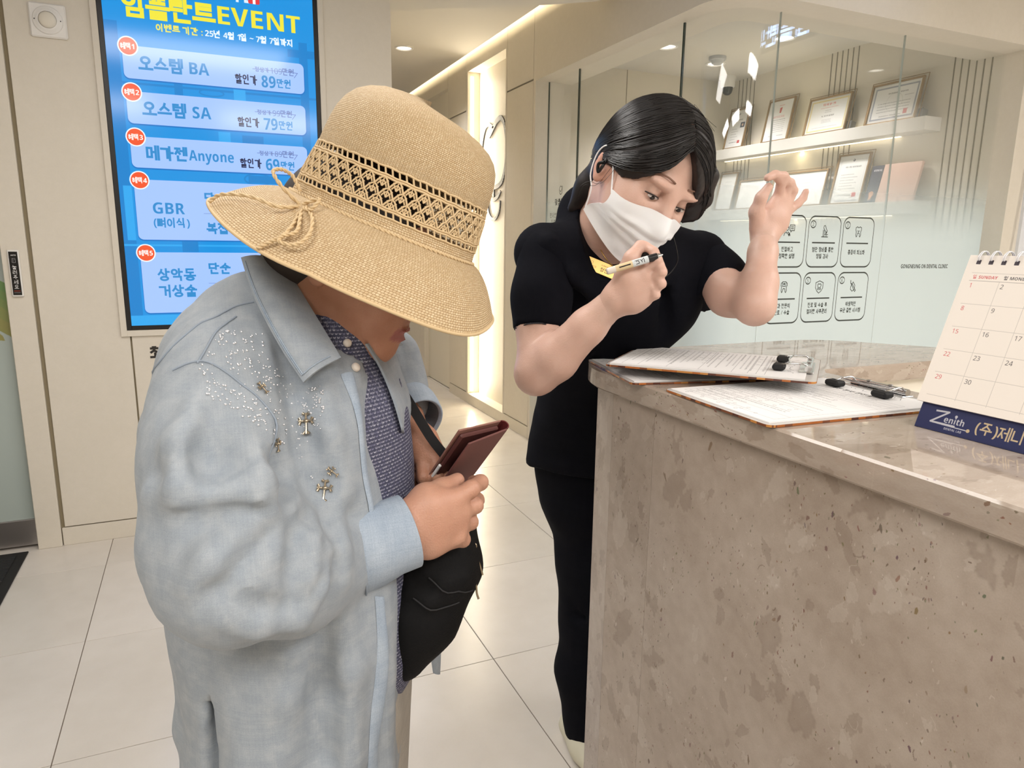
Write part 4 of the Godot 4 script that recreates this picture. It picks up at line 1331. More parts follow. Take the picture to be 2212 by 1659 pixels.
func calendar() -> void:
	var t := thing("desk_calendar", "white spiral desk calendar on a navy blue stand", "calendar", "", Vector3(0.831, 1.065, -0.456))
	var L := 0.137
	var navy := mat(Color8(30, 38, 84), 0.45)
	var lean := Vector3(0.078, 0.215, 0)
	var dirn := lean.normalized()
	var nrm := Vector3(-dirn.y, dirn.x, 0)
	var m := MB.new()
	var fr := Transform3D(Basis(dirn, -nrm, Vector3(0, 0, 1)).orthonormalized(), Vector3.ZERO)
	# boards of the stand
	m.box(Vector3(0, -0.0012, -L), Vector3(0.229, 0.0012, L), 0.0005, fr)
	put("front_board", m, navy, t)
	m = MB.new()
	var back := Vector3(-0.078, 0.215, 0).normalized()
	m.box(Vector3(0, -0.0012, -L), Vector3(0.229, 0.0012, L), 0.0005, Transform3D(Basis(back, Vector3(back.y, -back.x, 0), Vector3(0, 0, 1)).orthonormalized(), Vector3(0.156, 0.0012, 0)))
	put("rear_board", m, navy, t)
	put("foot_board", bx(Vector3(0.001, 0.0002, -L), Vector3(0.155, 0.0022, L)), navy, t)
	# lettering on the foot of the front board
	cv_new(1100, 130, Color8(30, 38, 84))
	var sil := Color8(190, 190, 196)
	var gold := Color8(196, 176, 142)
	pline([Vector2(84, 34), Vector2(150, 30), Vector2(70, 92), Vector2(196, 92)], 9, sil)
	line(Vector2(70, 94), Vector2(262, 98), 5, sil)
	latin("enith", Vector2(136, 52), 30, sil, true, 1.0)
	disc(Vector2(190, 44), 7, sil)
	disc(Vector2(266, 97), 9, gold)
	latin("DENTAL LAB", Vector2(150, 106), 11, sil, true, 1.0)
	say("(주)제니스", Vector2(296, 40), 58, 7.5, gold, 0.86)
	say("치과기공소", Vector2(640, 40), 58, 7.5, gold, 0.86)
	var im := cv_tex()
	var lm := mat(Color.WHITE, 0.4)
	lm.albedo_texture = im
	var P := func(s: float, z: float, off: float) -> Vector3: return dirn * s + nrm * off + Vector3(0, 0, z)
	m = MB.new()
	m.quad(P.call(0.0015, -L + 0.001, 0.0014), P.call(0.0015, L - 0.001, 0.0014), P.call(0.0345, L - 0.001, 0.0014), P.call(0.0345, -L + 0.001, 0.0014))
	put("foot_print", m, lm, t)
	# pages
	m = MB.new()
	m.box(Vector3(0.033, -0.0052, -L - 0.006), Vector3(0.2285, -0.0014, L + 0.006), 0.0, fr)
	put("page_block", m, M.paper, t)
	cv_new(1120, 760, Color8(240, 233, 224))
	var k1 := Color8(96, 92, 92)
	var rd := Color8(204, 96, 98)
	var lt := Color8(196, 190, 184)
	for k in 7:
		var x := 44 + k * 148
		var c := rd if k == 0 else (Color8(90, 110, 170) if k == 6 else k1)
		say("일월화수목금토"[k], Vector2(x + 8, 100), 19, 2, c)
		latin(["SUNDAY", "MONDAY", "TUESDAY", "WEDNESDAY", "THURSDAY", "FRIDAY", "SATURDAY"][k], Vector2(x + 36, 103), 15, c, true, 1.1)
		for w in 5:
			var d := w * 7 + k + 1
			if d <= 30: latin(str(d), Vector2(x + 6, 142 + w * 118), 22, c, false, 1.0)
		if k: line(Vector2(x - 6, 132), Vector2(x - 6, 726), 1.6, lt)
	line(Vector2(40, 90), Vector2(1080, 90), 1.6, lt)
	for w in 6: line(Vector2(40, 130 + w * 118), Vector2(1080, 130 + w * 118), 1.8, Color8(150, 144, 140) if w == 0 else lt)
	for k in 18: poly(rrpts(42 + k * 60, 24, 64 + k * 60, 46, 2), Color8(60, 52, 62))
	var pm := mat(Color.WHITE, 0.6)
	pm.albedo_texture = cv_tex()
	m = MB.new()
	m.quad(P.call(0.033, -L - 0.006, 0.0056), P.call(0.033, L + 0.006, 0.0056), P.call(0.2285, L + 0.006, 0.0056), P.call(0.2285, -L - 0.006, 0.0056))
	put("front_page", m, pm, t)
	var wire := mat(Color8(228, 228, 232), 0.3, 0.2)
	for k in 18:
		m = MB.new()
		for e in 2:
			var z := -L - 0.006 + (53 + k * 60 + (e * 8 - 4)) / 1120.0 * (2 * L + 0.012)
			var pts := []
			for q in 11:
				var a := lerpf(-0.5, 3.9, q / 10.0)
				pts.append(P.call(0.2285 + sin(a) * 0.010 - 0.003, z + q * 0.0002, 0.000 + cos(a) * 0.0085))
			m.tube(pts, 0.0007, 5)
		put("wire_loop", m, wire, t)
# ---------- bodies and cloth: blended shapes meshed as surface nets ----------
class Field:
	var kind := PackedInt32Array()
	var a := PackedVector3Array()
	var b := PackedVector3Array()
	var ra := PackedFloat32Array()
	var rb := PackedFloat32Array()
	var kk := PackedFloat32Array()
	var op := PackedInt32Array()
	var fr: Array[Transform3D] = []
	var rip = null     # ripple that the mesh got, so that things laid on it follow
	func put(kd: int, pa: Vector3, pb: Vector3, r1: float, r2: float, k: float, o: int, f := Transform3D.IDENTITY) -> void:
		kind.append(kd); a.append(pa); b.append(pb); ra.append(r1); rb.append(r2); kk.append(k); op.append(o); fr.append(f)
	func cap(pa: Vector3, pb: Vector3, r1: float, r2: float, k := 0.02, o := 0) -> void:
		put(0, pa, pb, r1, r2, k, o)
	func chain(pts: Array, rad: Array, k := 0.02, o := 0) -> void:
		for i in pts.size() - 1: cap(pts[i], pts[i + 1], rad[i], rad[i + 1], k, o)
	func ell(c: Vector3, bs: Basis, r: Vector3, k := 0.02, o := 0) -> void:
		put(1, c, r, 0, 0, k, o, Transform3D(bs, c).affine_inverse())
	func half(c: Vector3, nrm: Vector3, k := 0.01, o := 1) -> void:
		put(2, c, nrm.normalized(), 0, 0, k, o)
	func curtain(T: Transform3D, peak: Vector2, left: float, right: float, front: float, k := 0.008) -> void:
		put(4, Vector3(left, peak.y, peak.x), Vector3(right, 0, 0), front, 0, k, 1, T.affine_inverse())
	func rbox(c: Vector3, bs: Basis, h: Vector3, r: float, k := 0.01, o := 0) -> void:
		put(3, c, h - Vector3.ONE * r, r, 0, k, o, Transform3D(bs, c).affine_inverse())
	func one(i: int, p: Vector3) -> float:
		match kind[i]:
			0:
				var pa := p - a[i]
				var ba := b[i] - a[i]
				var t := clampf(pa.dot(ba) / (ba.length_squared() + 1e-12), 0.0, 1.0)
				return (pa - ba * t).length() - (ra[i] + (rb[i] - ra[i]) * t)
			1:
				var q := fr[i] * p
				var r := b[i]
				var u := q / r
				var k0 := u.length()
				var k1 := (u / r).length()
				return k0 * (k0 - 1.0) / maxf(k1, 1e-6) if k0 > 1e-5 else -minf(r.x, minf(r.y, r.z))
			2:
				return (p - a[i]).dot(b[i])
			4:    # curtain opening in hair: an upturned V in front of x = ra
				var w := fr[i] * p
				return maxf(maxf((w.y - (a[i].y - a[i].x * (w.z - a[i].z))) * 0.47, (w.y - (a[i].y - b[i].x * (a[i].z - w.z))) * 0.66), ra[i] - w.x)
		var q3 := (fr[i] * p).abs() - b[i]
		return Vector3(maxf(q3.x, 0), maxf(q3.y, 0), maxf(q3.z, 0)).length() + minf(maxf(q3.x, maxf(q3.y, q3.z)), 0.0) - ra[i]
	func at(p: Vector3, ids: PackedInt32Array) -> float:
		var d := 1e3
		for i in ids:
			var e := one(i, p)
			var k := kk[i]
			if op[i] == 0:
				var h := k - absf(d - e)
				d = minf(d, e)
				if h > 0.0: d -= h * h / (4.0 * k)
			else:
				e = -e
				var h := k - absf(d - e)
				d = maxf(d, e)
				if h > 0.0: d += h * h / (4.0 * k)
		return d
	func all() -> PackedInt32Array:
		var o := PackedInt32Array()
		for i in kind.size(): o.append(i)
		return o
	func near(c: Vector3, rr: float) -> Array:
		var o := PackedInt32Array()
		var lo := 1e9
		var ds := PackedFloat32Array()
		for i in kind.size():
			var e := one(i, c)
			ds.append(e)
			if op[i] == 0: lo = minf(lo, e - kk[i] * 0.5)
		for i in kind.size():
			if op[i] == 0 and ds[i] < lo + 2.0 * rr + kk[i] * 1.5: o.append(i)
			elif op[i] == 1 and ds[i] < 2.0 * rr + kk[i]: o.append(i)
		return [o, lo]
	func grad(p: Vector3, ids: PackedInt32Array) -> Vector3:
		var e := 0.002
		return Vector3(at(p + Vector3(e, 0, 0), ids) - at(p - Vector3(e, 0, 0), ids), at(p + Vector3(0, e, 0), ids) - at(p - Vector3(0, e, 0), ids), at(p + Vector3(0, 0, e), ids) - at(p - Vector3(0, 0, e), ids)).normalized()
	# nearest point on the surface, and its outward normal
	func snap(p: Vector3, lift := 0.0) -> Array:
		var ids: PackedInt32Array = near(p, 0.06)[0]
		var g := Vector3.UP
		for s in 6:
			g = grad(p, ids)
			p -= g * at(p, ids) * 0.9
		if rip != null: p += g * rip.call(p, g)
		return [p + g * lift, g]
	# meet the surface coming from p along dirn
	func hit(p: Vector3, dirn: Vector3, lift := 0.0, reach := 0.6) -> Array:
		var ids: PackedInt32Array = near(p + dirn * reach * 0.5, reach * 0.5 + 0.03)[0] if reach < 0.5 else all()
		var t := 0.0
		for s in 70:
			var e := at(p + dirn * t, ids)
			if e < 0.0004: break
			t += e * 0.8
			if t > reach: break
		var q := p + dirn * t
		var g := grad(q, ids)
		if rip != null: q += g * rip.call(q, g)
		return [q + g * lift, g]
	func mesh(out: MB, cell: float, lo: Vector3, hi: Vector3, paint = null, ripple = null) -> void:
		var n := 6
		var bs := cell * n
		var cnt := ((hi - lo) / bs).ceil()
		var nx := int(cnt.x); var ny := int(cnt.y); var nz := int(cnt.z)
		var sx := nx * n + 1
		var sxy := sx * (ny * n + 1)
		var where := {}
		var vs := PackedVector3Array()
		var edges := PackedInt64Array()
		var rr := bs * 0.87
		var m := n + 1
		var val := PackedFloat32Array()
		val.resize(m * m * m)
		for bz in nz:
			for by in ny:
				for bxx in nx:
					var o := lo + Vector3(bxx, by, bz) * bs
					var nn := near(o + Vector3.ONE * bs * 0.5, rr)
					if nn[1] > rr: continue
					var ids: PackedInt32Array = nn[0]
					var cv := at(o + Vector3.ONE * bs * 0.5, ids)
					if absf(cv) > rr * 1.25: continue
					var q := 0
					for k in m:
						for j in m:
							for i in m:
								val[q] = at(o + Vector3(i, j, k) * cell, ids)
								q += 1
					for k in n:
						for j in n:
							for i in n:
								var c0 := i + j * m + k * m * m
								var v0 := val[c0]
								var inside := v0 < 0.0
								var gid := (bxx * n + i) + (by * n + j) * sx + (bz * n + k) * sxy
								var s := Vector3.ZERO
								var cn := 0
								# the twelve edges of the cell
								for e in 12:
									var p0: int = EDGE[e * 2]
									var p1: int = EDGE[e * 2 + 1]
									var w0 := val[c0 + (p0 & 1) + ((p0 >> 1) & 1) * m + (p0 >> 2) * m * m]
									var w1 := val[c0 + (p1 & 1) + ((p1 >> 1) & 1) * m + (p1 >> 2) * m * m]
									if (w0 < 0.0) != (w1 < 0.0):
										var t := w0 / (w0 - w1)
										s += Vector3(lerpf(p0 & 1, p1 & 1, t), lerpf((p0 >> 1) & 1, (p1 >> 1) & 1, t), lerpf(p0 >> 2, p1 >> 2, t))
										cn += 1
								if cn == 0: continue
								where[gid] = vs.size()
								vs.append(o + (Vector3(i, j, k) + s / cn) * cell)
								if inside != (val[c0 + 1] < 0.0): edges.append(gid * 8 + 0 + (4 if inside else 0))
								if inside != (val[c0 + m] < 0.0): edges.append(gid * 8 + 1 + (4 if inside else 0))
								if inside != (val[c0 + m * m] < 0.0): edges.append(gid * 8 + 2 + (4 if inside else 0))
		var tris := PackedInt32Array()
		for e in edges:
			var g := e >> 3
			var ax := e & 3
			var du: int = [sx, sxy, 1][ax]
			var dv: int = [sxy, 1, sx][ax]
			var q0 = where.get(g)
			var q1 = where.get(g - du)
			var q2 = where.get(g - du - dv)
			var q3 = where.get(g - dv)
			if q0 == null or q1 == null or q2 == null or q3 == null: continue
			if e & 4: tris.append_array([q0, q2, q1, q0, q3, q2])
			else: tris.append_array([q0, q1, q2, q0, q2, q3])
		for pass_n in (2 if ripple != null else 1):
			var ns := PackedVector3Array()
			ns.resize(vs.size())
			for k in range(0, tris.size(), 3):
				var A := vs[tris[k]]
				var nrm := (vs[tris[k + 2]] - A).cross(vs[tris[k + 1]] - A)
				for s in 3: ns[tris[k + s]] += nrm
			for k in vs.size(): ns[k] = ns[k].normalized()
			if pass_n == 0 and ripple != null:
				for k in vs.size(): vs[k] += ns[k] * ripple.call(vs[k], ns[k])
				continue
			var base := out.v.size()
			for k in vs.size():
				out.col = paint.call(vs[k], ns[k]) if paint != null else Color.WHITE
				out.vert(vs[k], ns[k])
			for k in tris: out.i.append(base + k)
	const EDGE := [0, 1, 2, 3, 4, 5, 6, 7, 0, 2, 1, 3, 4, 6, 5, 7, 0, 4, 1, 5, 2, 6, 3, 7]
# a ridge (op 0) or crease (op 1) along places met on the surface
func fold(F: Field, places: Array, rad: Array, k: float, op: int, lift: float) -> void:
	var pts := []
	for q in places: pts.append(F.hit(q[0], q[1], lift)[0])
	F.chain(pts, rad, k, op)
# a strip of cloth laid on a field between two edge lines
func laid(F: Field, left: Array, right: Array, lift: float, across := 5) -> MB:
	var rows := []
	for k in left.size():
		var row := PackedVector3Array()
		for s in across:
			var t := float(s) / (across - 1)
			var l := lift * (0.15 if s == 0 or s == across - 1 else 1.0)
			row.append(F.snap(left[k].lerp(right[k], t), l)[0])
		rows.append(row)
	var m := MB.new()
	m.grid(rows)
	return m
func seam(F: Field, pts: Array, r: float, lift := 0.0005, steps := 5) -> MB:
	var o := []
	for p in spline(pts, steps): o.append(F.snap(p, lift)[0])
	var m := MB.new()
	m.tube(o, r, 5)
	return m
# thin curved leaf of cloth with thickness, from rows of points
func leaf(rows: Array, thick: float) -> MB:
	var m := MB.new()
	var nr := rows.size()
	var nc: int = rows[0].size()
	var back := []
	for r in nr:
		var row := PackedVector3Array()
		for k in nc:
			var du: Vector3 = rows[r][mini(k + 1, nc - 1)] - rows[r][maxi(k - 1, 0)]
			var dv: Vector3 = rows[mini(r + 1, nr - 1)][k] - rows[maxi(r - 1, 0)][k]
			row.append(rows[r][k] - du.cross(dv).normalized() * thick)
		back.append(row)
	m.grid(rows)
	m.grid(back, false, false, true)
	var rim_a := PackedVector3Array()
	var rim_b := PackedVector3Array()
	for k in nc: rim_a.append(rows[0][k]); rim_b.append(back[0][k])
	for r in range(1, nr): rim_a.append(rows[r][nc - 1]); rim_b.append(back[r][nc - 1])
	for k in range(nc - 2, -1, -1): rim_a.append(rows[nr - 1][k]); rim_b.append(back[nr - 1][k])
	for r in range(nr - 2, -1, -1): rim_a.append(rows[r][0]); rim_b.append(back[r][0])
	m.grid([rim_b, rim_a])
	return m
# ---------- the visitor in the straw hat ----------
const CAM_R := Vector3(0.9150, 0.0132, 0.4031)
const CAM_U := Vector3(0.0678, 0.9802, -0.1860)
const CAM_F := Vector3(0.3976, -0.1975, -0.8960)
func cloth_tex(w: int, base: Color, var_t: float, var_p: float, sd: int, pale: Color, amount: float) -> Image:
	var r := RandomNumberGenerator.new()
	r.seed = sd
	var cx := PackedFloat32Array()
	var cy := PackedFloat32Array()
	for k in w:
		cx.append(r.randf_range(-var_t, var_t)); cy.append(r.randf_range(-var_t, var_t))
	var n := noise_img(w, 0.012, sd, 4)
	var o := PackedByteArray()
	o.resize(w * w * 3)
	for y in w:
		for x in w:
			var t := cx[x] + cy[y] + r.randf_range(-var_p, var_p)
			var m := clampf((n[y * w + x] / 255.0 - 0.35) * amount * 1.6, 0, 1)
			var q := (y * w + x) * 3
			o[q] = clampi(int((lerpf(base.r, pale.r, m) + t) * 255), 0, 255)
			o[q + 1] = clampi(int((lerpf(base.g, pale.g, m) + t) * 255), 0, 255)
			o[q + 2] = clampi(int((lerpf(base.b, pale.b, m) + t * 0.9) * 255), 0, 255)
	return Image.create_from_data(w, w, false, Image.FORMAT_RGB8, o)
func skin_mat(c: Color, rough := 0.5, bump := 0.15) -> StandardMaterial3D:
	var m := mat(c, rough)
	m.vertex_color_use_as_albedo = true
	m.subsurf_scatter_enabled = true
	m.subsurf_scatter_strength = 0.06
	m.normal_enabled = true
	m.normal_texture = ntex(0.09, 256, 8, true, 5.0)
	m.normal_scale = bump
	m.uv1_triplanar = true
	m.uv1_world_triplanar = true
	m.uv1_scale = Vector3.ONE * 14.0
	return m
func head_shape(F: Field, T: Transform3D, s: float, lip := 1.0) -> void:
	var B := T.basis
	var P := func(x: float, y: float, z: float) -> Vector3: return T * (Vector3(x, y, z) * s)
	F.ell(P.call(-0.012, 0.022, 0), B, Vector3(0.097, 0.098, 0.076) * s, 0.03)
	F.ell(P.call(0.028, -0.045, 0), B, Vector3(0.064, 0.076, 0.060) * s, 0.04)
	F.ell(P.call(0.066, -0.096, 0), B, Vector3(0.024, 0.022, 0.026) * s, 0.03)
	for z in [-1, 1]:
		F.ell(P.call(0.050, -0.034, z * 0.040), B, Vector3(0.032, 0.036, 0.026) * s, 0.03)
		F.ell(P.call(0.079, 0.012, z * 0.030), B, Vector3(0.013, 0.010, 0.016) * s, 0.02, 1)
		F.ell(P.call(0.078, 0.030, z * 0.028), B, Vector3(0.014, 0.008, 0.026) * s, 0.015)
		F.ell(P.call(0.072, 0.010, z * 0.031), B, Vector3(0.0125, 0.0115, 0.0135) * s, 0.004)
		F.ell(P.call(0.098, -0.035, z * 0.011), B, Vector3(0.010, 0.008, 0.008) * s, 0.008)
		F.ell(P.call(-0.012, -0.008, z * 0.078), B * Basis(Vector3.UP, z * 0.35), Vector3(0.018, 0.031, 0.007) * s, 0.006)
		F.ell(P.call(-0.006, -0.006, z * 0.085), B, Vector3(0.009, 0.018, 0.006) * s, 0.006, 1)
		F.ell(P.call(-0.008, -0.034, z * 0.077), B, Vector3(0.009, 0.010, 0.006) * s, 0.006)
	F.cap(P.call(0.086, 0.018, 0), P.call(0.110, -0.030, 0), 0.008 * s, 0.012 * s, 0.014)
	F.ell(P.call(0.093 - 0.006 * (1.0 - lip), -0.060, 0), B, Vector3(0.013, 0.007 * lip, 0.025) * s, 0.006)
	F.ell(P.call(0.090 - 0.006 * (1.0 - lip), -0.073, 0), B, Vector3(0.013, 0.008 * lip, 0.022) * s, 0.006)
	F.ell(P.call(0.106, -0.0665, 0), B, Vector3(0.010, 0.0016, 0.022) * s, 0.003, 1)
func customer() -> void:
	var t := thing("person", "visitor in straw sun hat and pale denim shirt looking down at a phone", "person", "", Vector3.ZERO)
	# head frame: x where the face points, y crown, z towards the near ear
	var ax := (CAM_R * 0.384 + CAM_U * 0.906 - CAM_F * 0.17).normalized()
	var ef := (CAM_R * 0.92 - CAM_U * 0.39 - CAM_F * 0.10)
	ef = (ef - ax * ef.dot(ax)).normalized()
	var HB := Basis(ef, ax, ef.cross(ax))
	var hatc := Vector3(0.2155, 1.3054, -0.8787)
	var head := Transform3D(HB, hatc - ef * 0.020 - ax * 0.050)
	# --- body
	var body := Field.new()
	head_shape(body, head, 0.95, 0.4)
	body.cap(head * Vector3(-0.03, -0.06, 0), Vector3(0.0914, 1.1236, -0.9384), 0.052, 0.06, 0.03)
	var bm := MB.new()
	var rn := FastNoiseLite.new()
	rn.seed = 3
	rn.frequency = 40.0
	var HI := head.affine_inverse()
	var paint := func(p: Vector3, _n: Vector3) -> Color:
		var q := HI * p / 0.95
		var k := rn.get_noise_3dv(p)
		var c := Color(0.56, 0.29, 0.19).lerp(Color(0.47, 0.22, 0.135), k * 0.5 + 0.5)
		if q.x > 0.078 and absf(q.z) < 0.024 and q.y < -0.057 and q.y > -0.077: c = Color(0.40, 0.15, 0.13)
		return c
	body.mesh(bm, 0.0042, head * Vector3(0, 0, 0) - Vector3.ONE * 0.2, head.origin + Vector3.ONE * 0.2, paint)
	# arms, trunk and legs under the clothes, hands
	var trunk := Field.new()
	trunk.chain([Vector3(0.0914, 1.1236, -0.9384), Vector3(0.0849, 1.0298, -0.9205), Vector3(0.0961, 0.8155, -0.9018), Vector3(0.1069, 0.6818, -0.8899)], [0.08, 0.10, 0.10, 0.10], 0.05)
	var hip := Vector3(0.1130, 0.6631, -0.8942)
	for s in [-1, 1]:
		var h: Vector3 = hip + CAM_F * 0.055 * s
		var kn := Vector3(h.x + 0.02, 0.40, h.z)
		var an := Vector3(h.x, 0.085, h.z)
		trunk.chain([h, kn, an], [0.075, 0.05, 0.035], 0.03)
	trunk.chain([Vector3(0.0163, 1.1222, -0.8486), Vector3(0.0079, 0.9722, -0.7411), Vector3(0.0786, 0.9293, -0.7673), Vector3(0.1540, 0.9335, -0.7794)], [0.045, 0.034, 0.032, 0.026], 0.03)
	trunk.chain([Vector3(0.1563, 1.0846, -1.0237), Vector3(0.2258, 1.0706, -1.0344), Vector3(0.2660, 1.0344, -0.9751)], [0.05, 0.042, 0.03], 0.03)
	trunk.mesh(bm, 0.016, Vector3(-0.6, 0.0, -1.4), Vector3(0.3, 1.25, -0.2), paint)
	var hp := func(p: Vector3, _n: Vector3) -> Color:
		var k := rn.get_noise_3dv(p * 0.6)
		return Color(0.60, 0.34, 0.24).lerp(Color(0.51, 0.26, 0.175), k * 0.5 + 0.5)
	var rh := Field.new()
	rh.chain([Vector3(0.1540, 0.9335, -0.7794), Vector3(0.2061, 0.9447, -0.7810)], [0.028, 0.024], 0.02)
	rh.chain([Vector3(0.2069, 0.9557, -0.7831), Vector3(0.2413, 0.9725, -0.7849), Vector3(0.2746, 0.9778, -0.7858)], [0.020, 0.019, 0.0125], 0.016)
	rh.chain([Vector3(0.2066, 0.9439, -0.7829), Vector3(0.2445, 0.9536, -0.7861), Vector3(0.2814, 0.9577, -0.7862)], [0.020, 0.0205, 0.0125], 0.016)
	rh.chain([Vector3(0.2078, 0.9345, -0.7836), Vector3(0.2414, 0.9382, -0.7863), Vector3(0.2793, 0.9379, -0.7872)], [0.018, 0.0195, 0.012], 0.016)
	rh.chain([Vector3(0.2090, 0.9298, -0.7843), Vector3(0.2379, 0.9247, -0.7849), Vector3(0.2714, 0.9210, -0.7893)], [0.015, 0.0165, 0.0105], 0.016)
	rh.chain([Vector3(0.2704, 0.9752, -0.7860), Vector3(0.2984, 0.9829, -0.7954), Vector3(0.3201, 0.9810, -0.8188), Vector3(0.3208, 0.9727, -0.8479)], [0.0118, 0.0108, 0.0100, 0.0085], 0.005)
	rh.chain([Vector3(0.2782, 0.9565, -0.7874), Vector3(0.3057, 0.9575, -0.8011), Vector3(0.3196, 0.9526, -0.8306), Vector3(0.3154, 0.9488, -0.8584)], [0.0115, 0.0104, 0.0096, 0.0082], 0.005)
	rh.chain([Vector3(0.2761, 0.9379, -0.7886), Vector3(0.3011, 0.9336, -0.8056), Vector3(0.3104, 0.9292, -0.8340), Vector3(0.3035, 0.9275, -0.8590)], [0.011, 0.0100, 0.0092, 0.008], 0.005)
	rh.chain([Vector3(0.2681, 0.9209, -0.7907), Vector3(0.2869, 0.9162, -0.7947), Vector3(0.2761, 0.9270, -0.7818), Vector3(0.2617, 0.9256, -0.7789)], [0.010, 0.0092, 0.0085, 0.0075], 0.005)
	rh.chain([Vector3(0.2133, 0.9660, -0.7848), Vector3(0.2375, 0.9803, -0.7951), Vector3(0.2646, 0.9824, -0.8103), Vector3(0.2904, 0.9865, -0.8254)], [0.016, 0.0145, 0.0118, 0.0092], 0.012)
	rh.mesh(bm, 0.0032, Vector3(0.2167, 0.9591, -0.8018) - Vector3.ONE * 0.17, Vector3(0.2167, 0.9591, -0.8018) + Vector3.ONE * 0.17, hp)
	var lh := Field.new()
	lh.chain([Vector3(0.2577, 1.0434, -0.9696), Vector3(0.2669, 1.0144, -0.9312)], [0.027, 0.023], 0.02)
	lh.chain([Vector3(0.2656, 1.0158, -0.9266), Vector3(0.2526, 0.9865, -0.9203)], [0.018, 0.0105], 0.014)
	lh.chain([Vector3(0.2686, 1.0158, -0.9252), Vector3(0.2663, 0.9949, -0.9049)], [0.019, 0.0108], 0.014)
	lh.chain([Vector3(0.2725, 1.0127, -0.9228), Vector3(0.2821, 0.9951, -0.8979)], [0.019, 0.0106], 0.014)
	lh.chain([Vector3(0.2759, 1.0095, -0.9206), Vector3(0.2980, 0.9900, -0.8953)], [0.017, 0.0098], 0.014)
	lh.chain([Vector3(0.2521, 0.9865, -0.9205), Vector3(0.2474, 0.9711, -0.9025), Vector3(0.2543, 0.9452, -0.9049)], [0.0096, 0.0090, 0.0074], 0.002)
	lh.chain([Vector3(0.2663, 0.9949, -0.9049), Vector3(0.2627, 0.9740, -0.8874), Vector3(0.2679, 0.9463, -0.8924)], [0.0098, 0.0092, 0.0076], 0.002)
	lh.chain([Vector3(0.2821, 0.9951, -0.8979), Vector3(0.2796, 0.9755, -0.8802), Vector3(0.2839, 0.9490, -0.8859)], [0.0097, 0.0091, 0.0075], 0.002)
	lh.chain([Vector3(0.2986, 0.9900, -0.8951), Vector3(0.2977, 0.9738, -0.8785), Vector3(0.3013, 0.9529, -0.8835)], [0.0090, 0.0084, 0.0070], 0.002)
	lh.chain([Vector3(0.2543, 1.0046, -0.9347), Vector3(0.2444, 0.9805, -0.9393), Vector3(0.2474, 0.9513, -0.9427)], [0.015, 0.0115, 0.009], 0.008)
	lh.mesh(bm, 0.0034, Vector3(0.2730, 0.9936, -0.9184) - Vector3.ONE * 0.15, Vector3(0.2730, 0.9936, -0.9184) + Vector3.ONE * 0.15, paint)
	put("body", bm, skin_mat(Color.WHITE, 0.48, 0.32), t, true)
	# short dark hair under the hat
	var hf := Field.new()
	hf.ell(head * Vector3(-0.016, 0.030, 0), HB, Vector3(0.100, 0.094, 0.080), 0.02)
	hf.ell(head * Vector3(-0.060, -0.030, 0), HB, Vector3(0.050, 0.060, 0.066), 0.03)
	hf.half(head * Vector3(0.055, 0.04, 0), -(ef * 0.9 + ax * -0.5), 0.02)
	var hm := MB.new()
	hf.mesh(hm, 0.007, head.origin - Vector3.ONE * 0.16, head.origin + Vector3.ONE * 0.16)
	put("hair", hm, mat(Color8(52, 44, 40), 0.6), t)
	# --- knitted top
	var knit := mat(Color.WHITE, 0.85)
	cv_new(128, 128, Color8(64, 66, 88))
	for y in 8:
		for x in 8:
			var p := Vector2(x * 16 + (8 if y % 2 else 0), y * 16 + 8)
			var c := Color8(176, 176, 190) if (x * 3 + y * 5) % 7 < 4 else Color8(120, 120, 146)
			for e in [-128, 0, 128]: poly([p + Vector2(e - 6, -4), p + Vector2(e, 0), p + Vector2(e + 6, -4), p + Vector2(e + 5, 3), p + Vector2(e, 6), p + Vector2(e - 5, 3)], c)
	knit = tri_tex(knit, cv_tex(), 28.0)
	var K := Field.new()
	K.chain([Vector3(0.0641, 1.1367, -0.9422), Vector3(0.0849, 1.0298, -0.9205), Vector3(0.0956, 0.8180, -0.8970)], [0.10, 0.135, 0.130], 0.05)
	K.chain([Vector3(0.1412, 1.0716, -0.9327), Vector3(0.1382, 0.9718, -0.9232), Vector3(0.1370, 0.7537, -0.8979)], [0.106, 0.100, 0.118], 0.05)
	K.cap(Vector3(0.1191, 1.1491, -0.9205), Vector3(0.1616, 1.1794, -0.8916), 0.078, 0.050, 0.03)
	K.half(Vector3(0.2250, 0.6803, -0.8483), Vector3(-0.25, 1.0, -0.1), 0.008)
	var kl := PackedVector3Array()
	var km := MB.new()
	K.mesh(km, 0.009, Vector3(-0.45, 0.5, -1.25), Vector3(0.3, 1.32, -0.45))
	put("knit_top", km, knit, t).set_meta("label", "navy and white knitted top")
	# --- trousers and shoes
	var tr := MB.new()
	var TF := Field.new()
	TF.cap(Vector3(0.0977, 0.7370, -0.8950), Vector3(0.1066, 0.6662, -0.8922), 0.12, 0.12, 0.04)
	for s in [-1, 1]:
		var h: Vector3 = hip + CAM_F * 0.062 * s
		TF.chain([h + CAM_R * 0.02, Vector3(h.x + 0.02, 0.40, h.z), Vector3(h.x, 0.06, h.z)], [0.098, 0.085, 0.075], 0.03)
	TF.mesh(tr, 0.014, Vector3(-0.45, 0.0, -1.4), Vector3(0.35, 0.95, -0.4))
	put("trousers", tr, tri_tex(mat(Color.WHITE, 0.85), itex(cloth_tex(256, Color8(176, 170, 160), 0.03, 0.03, 71, Color8(190, 184, 174), 0.6)), 5.0), t)
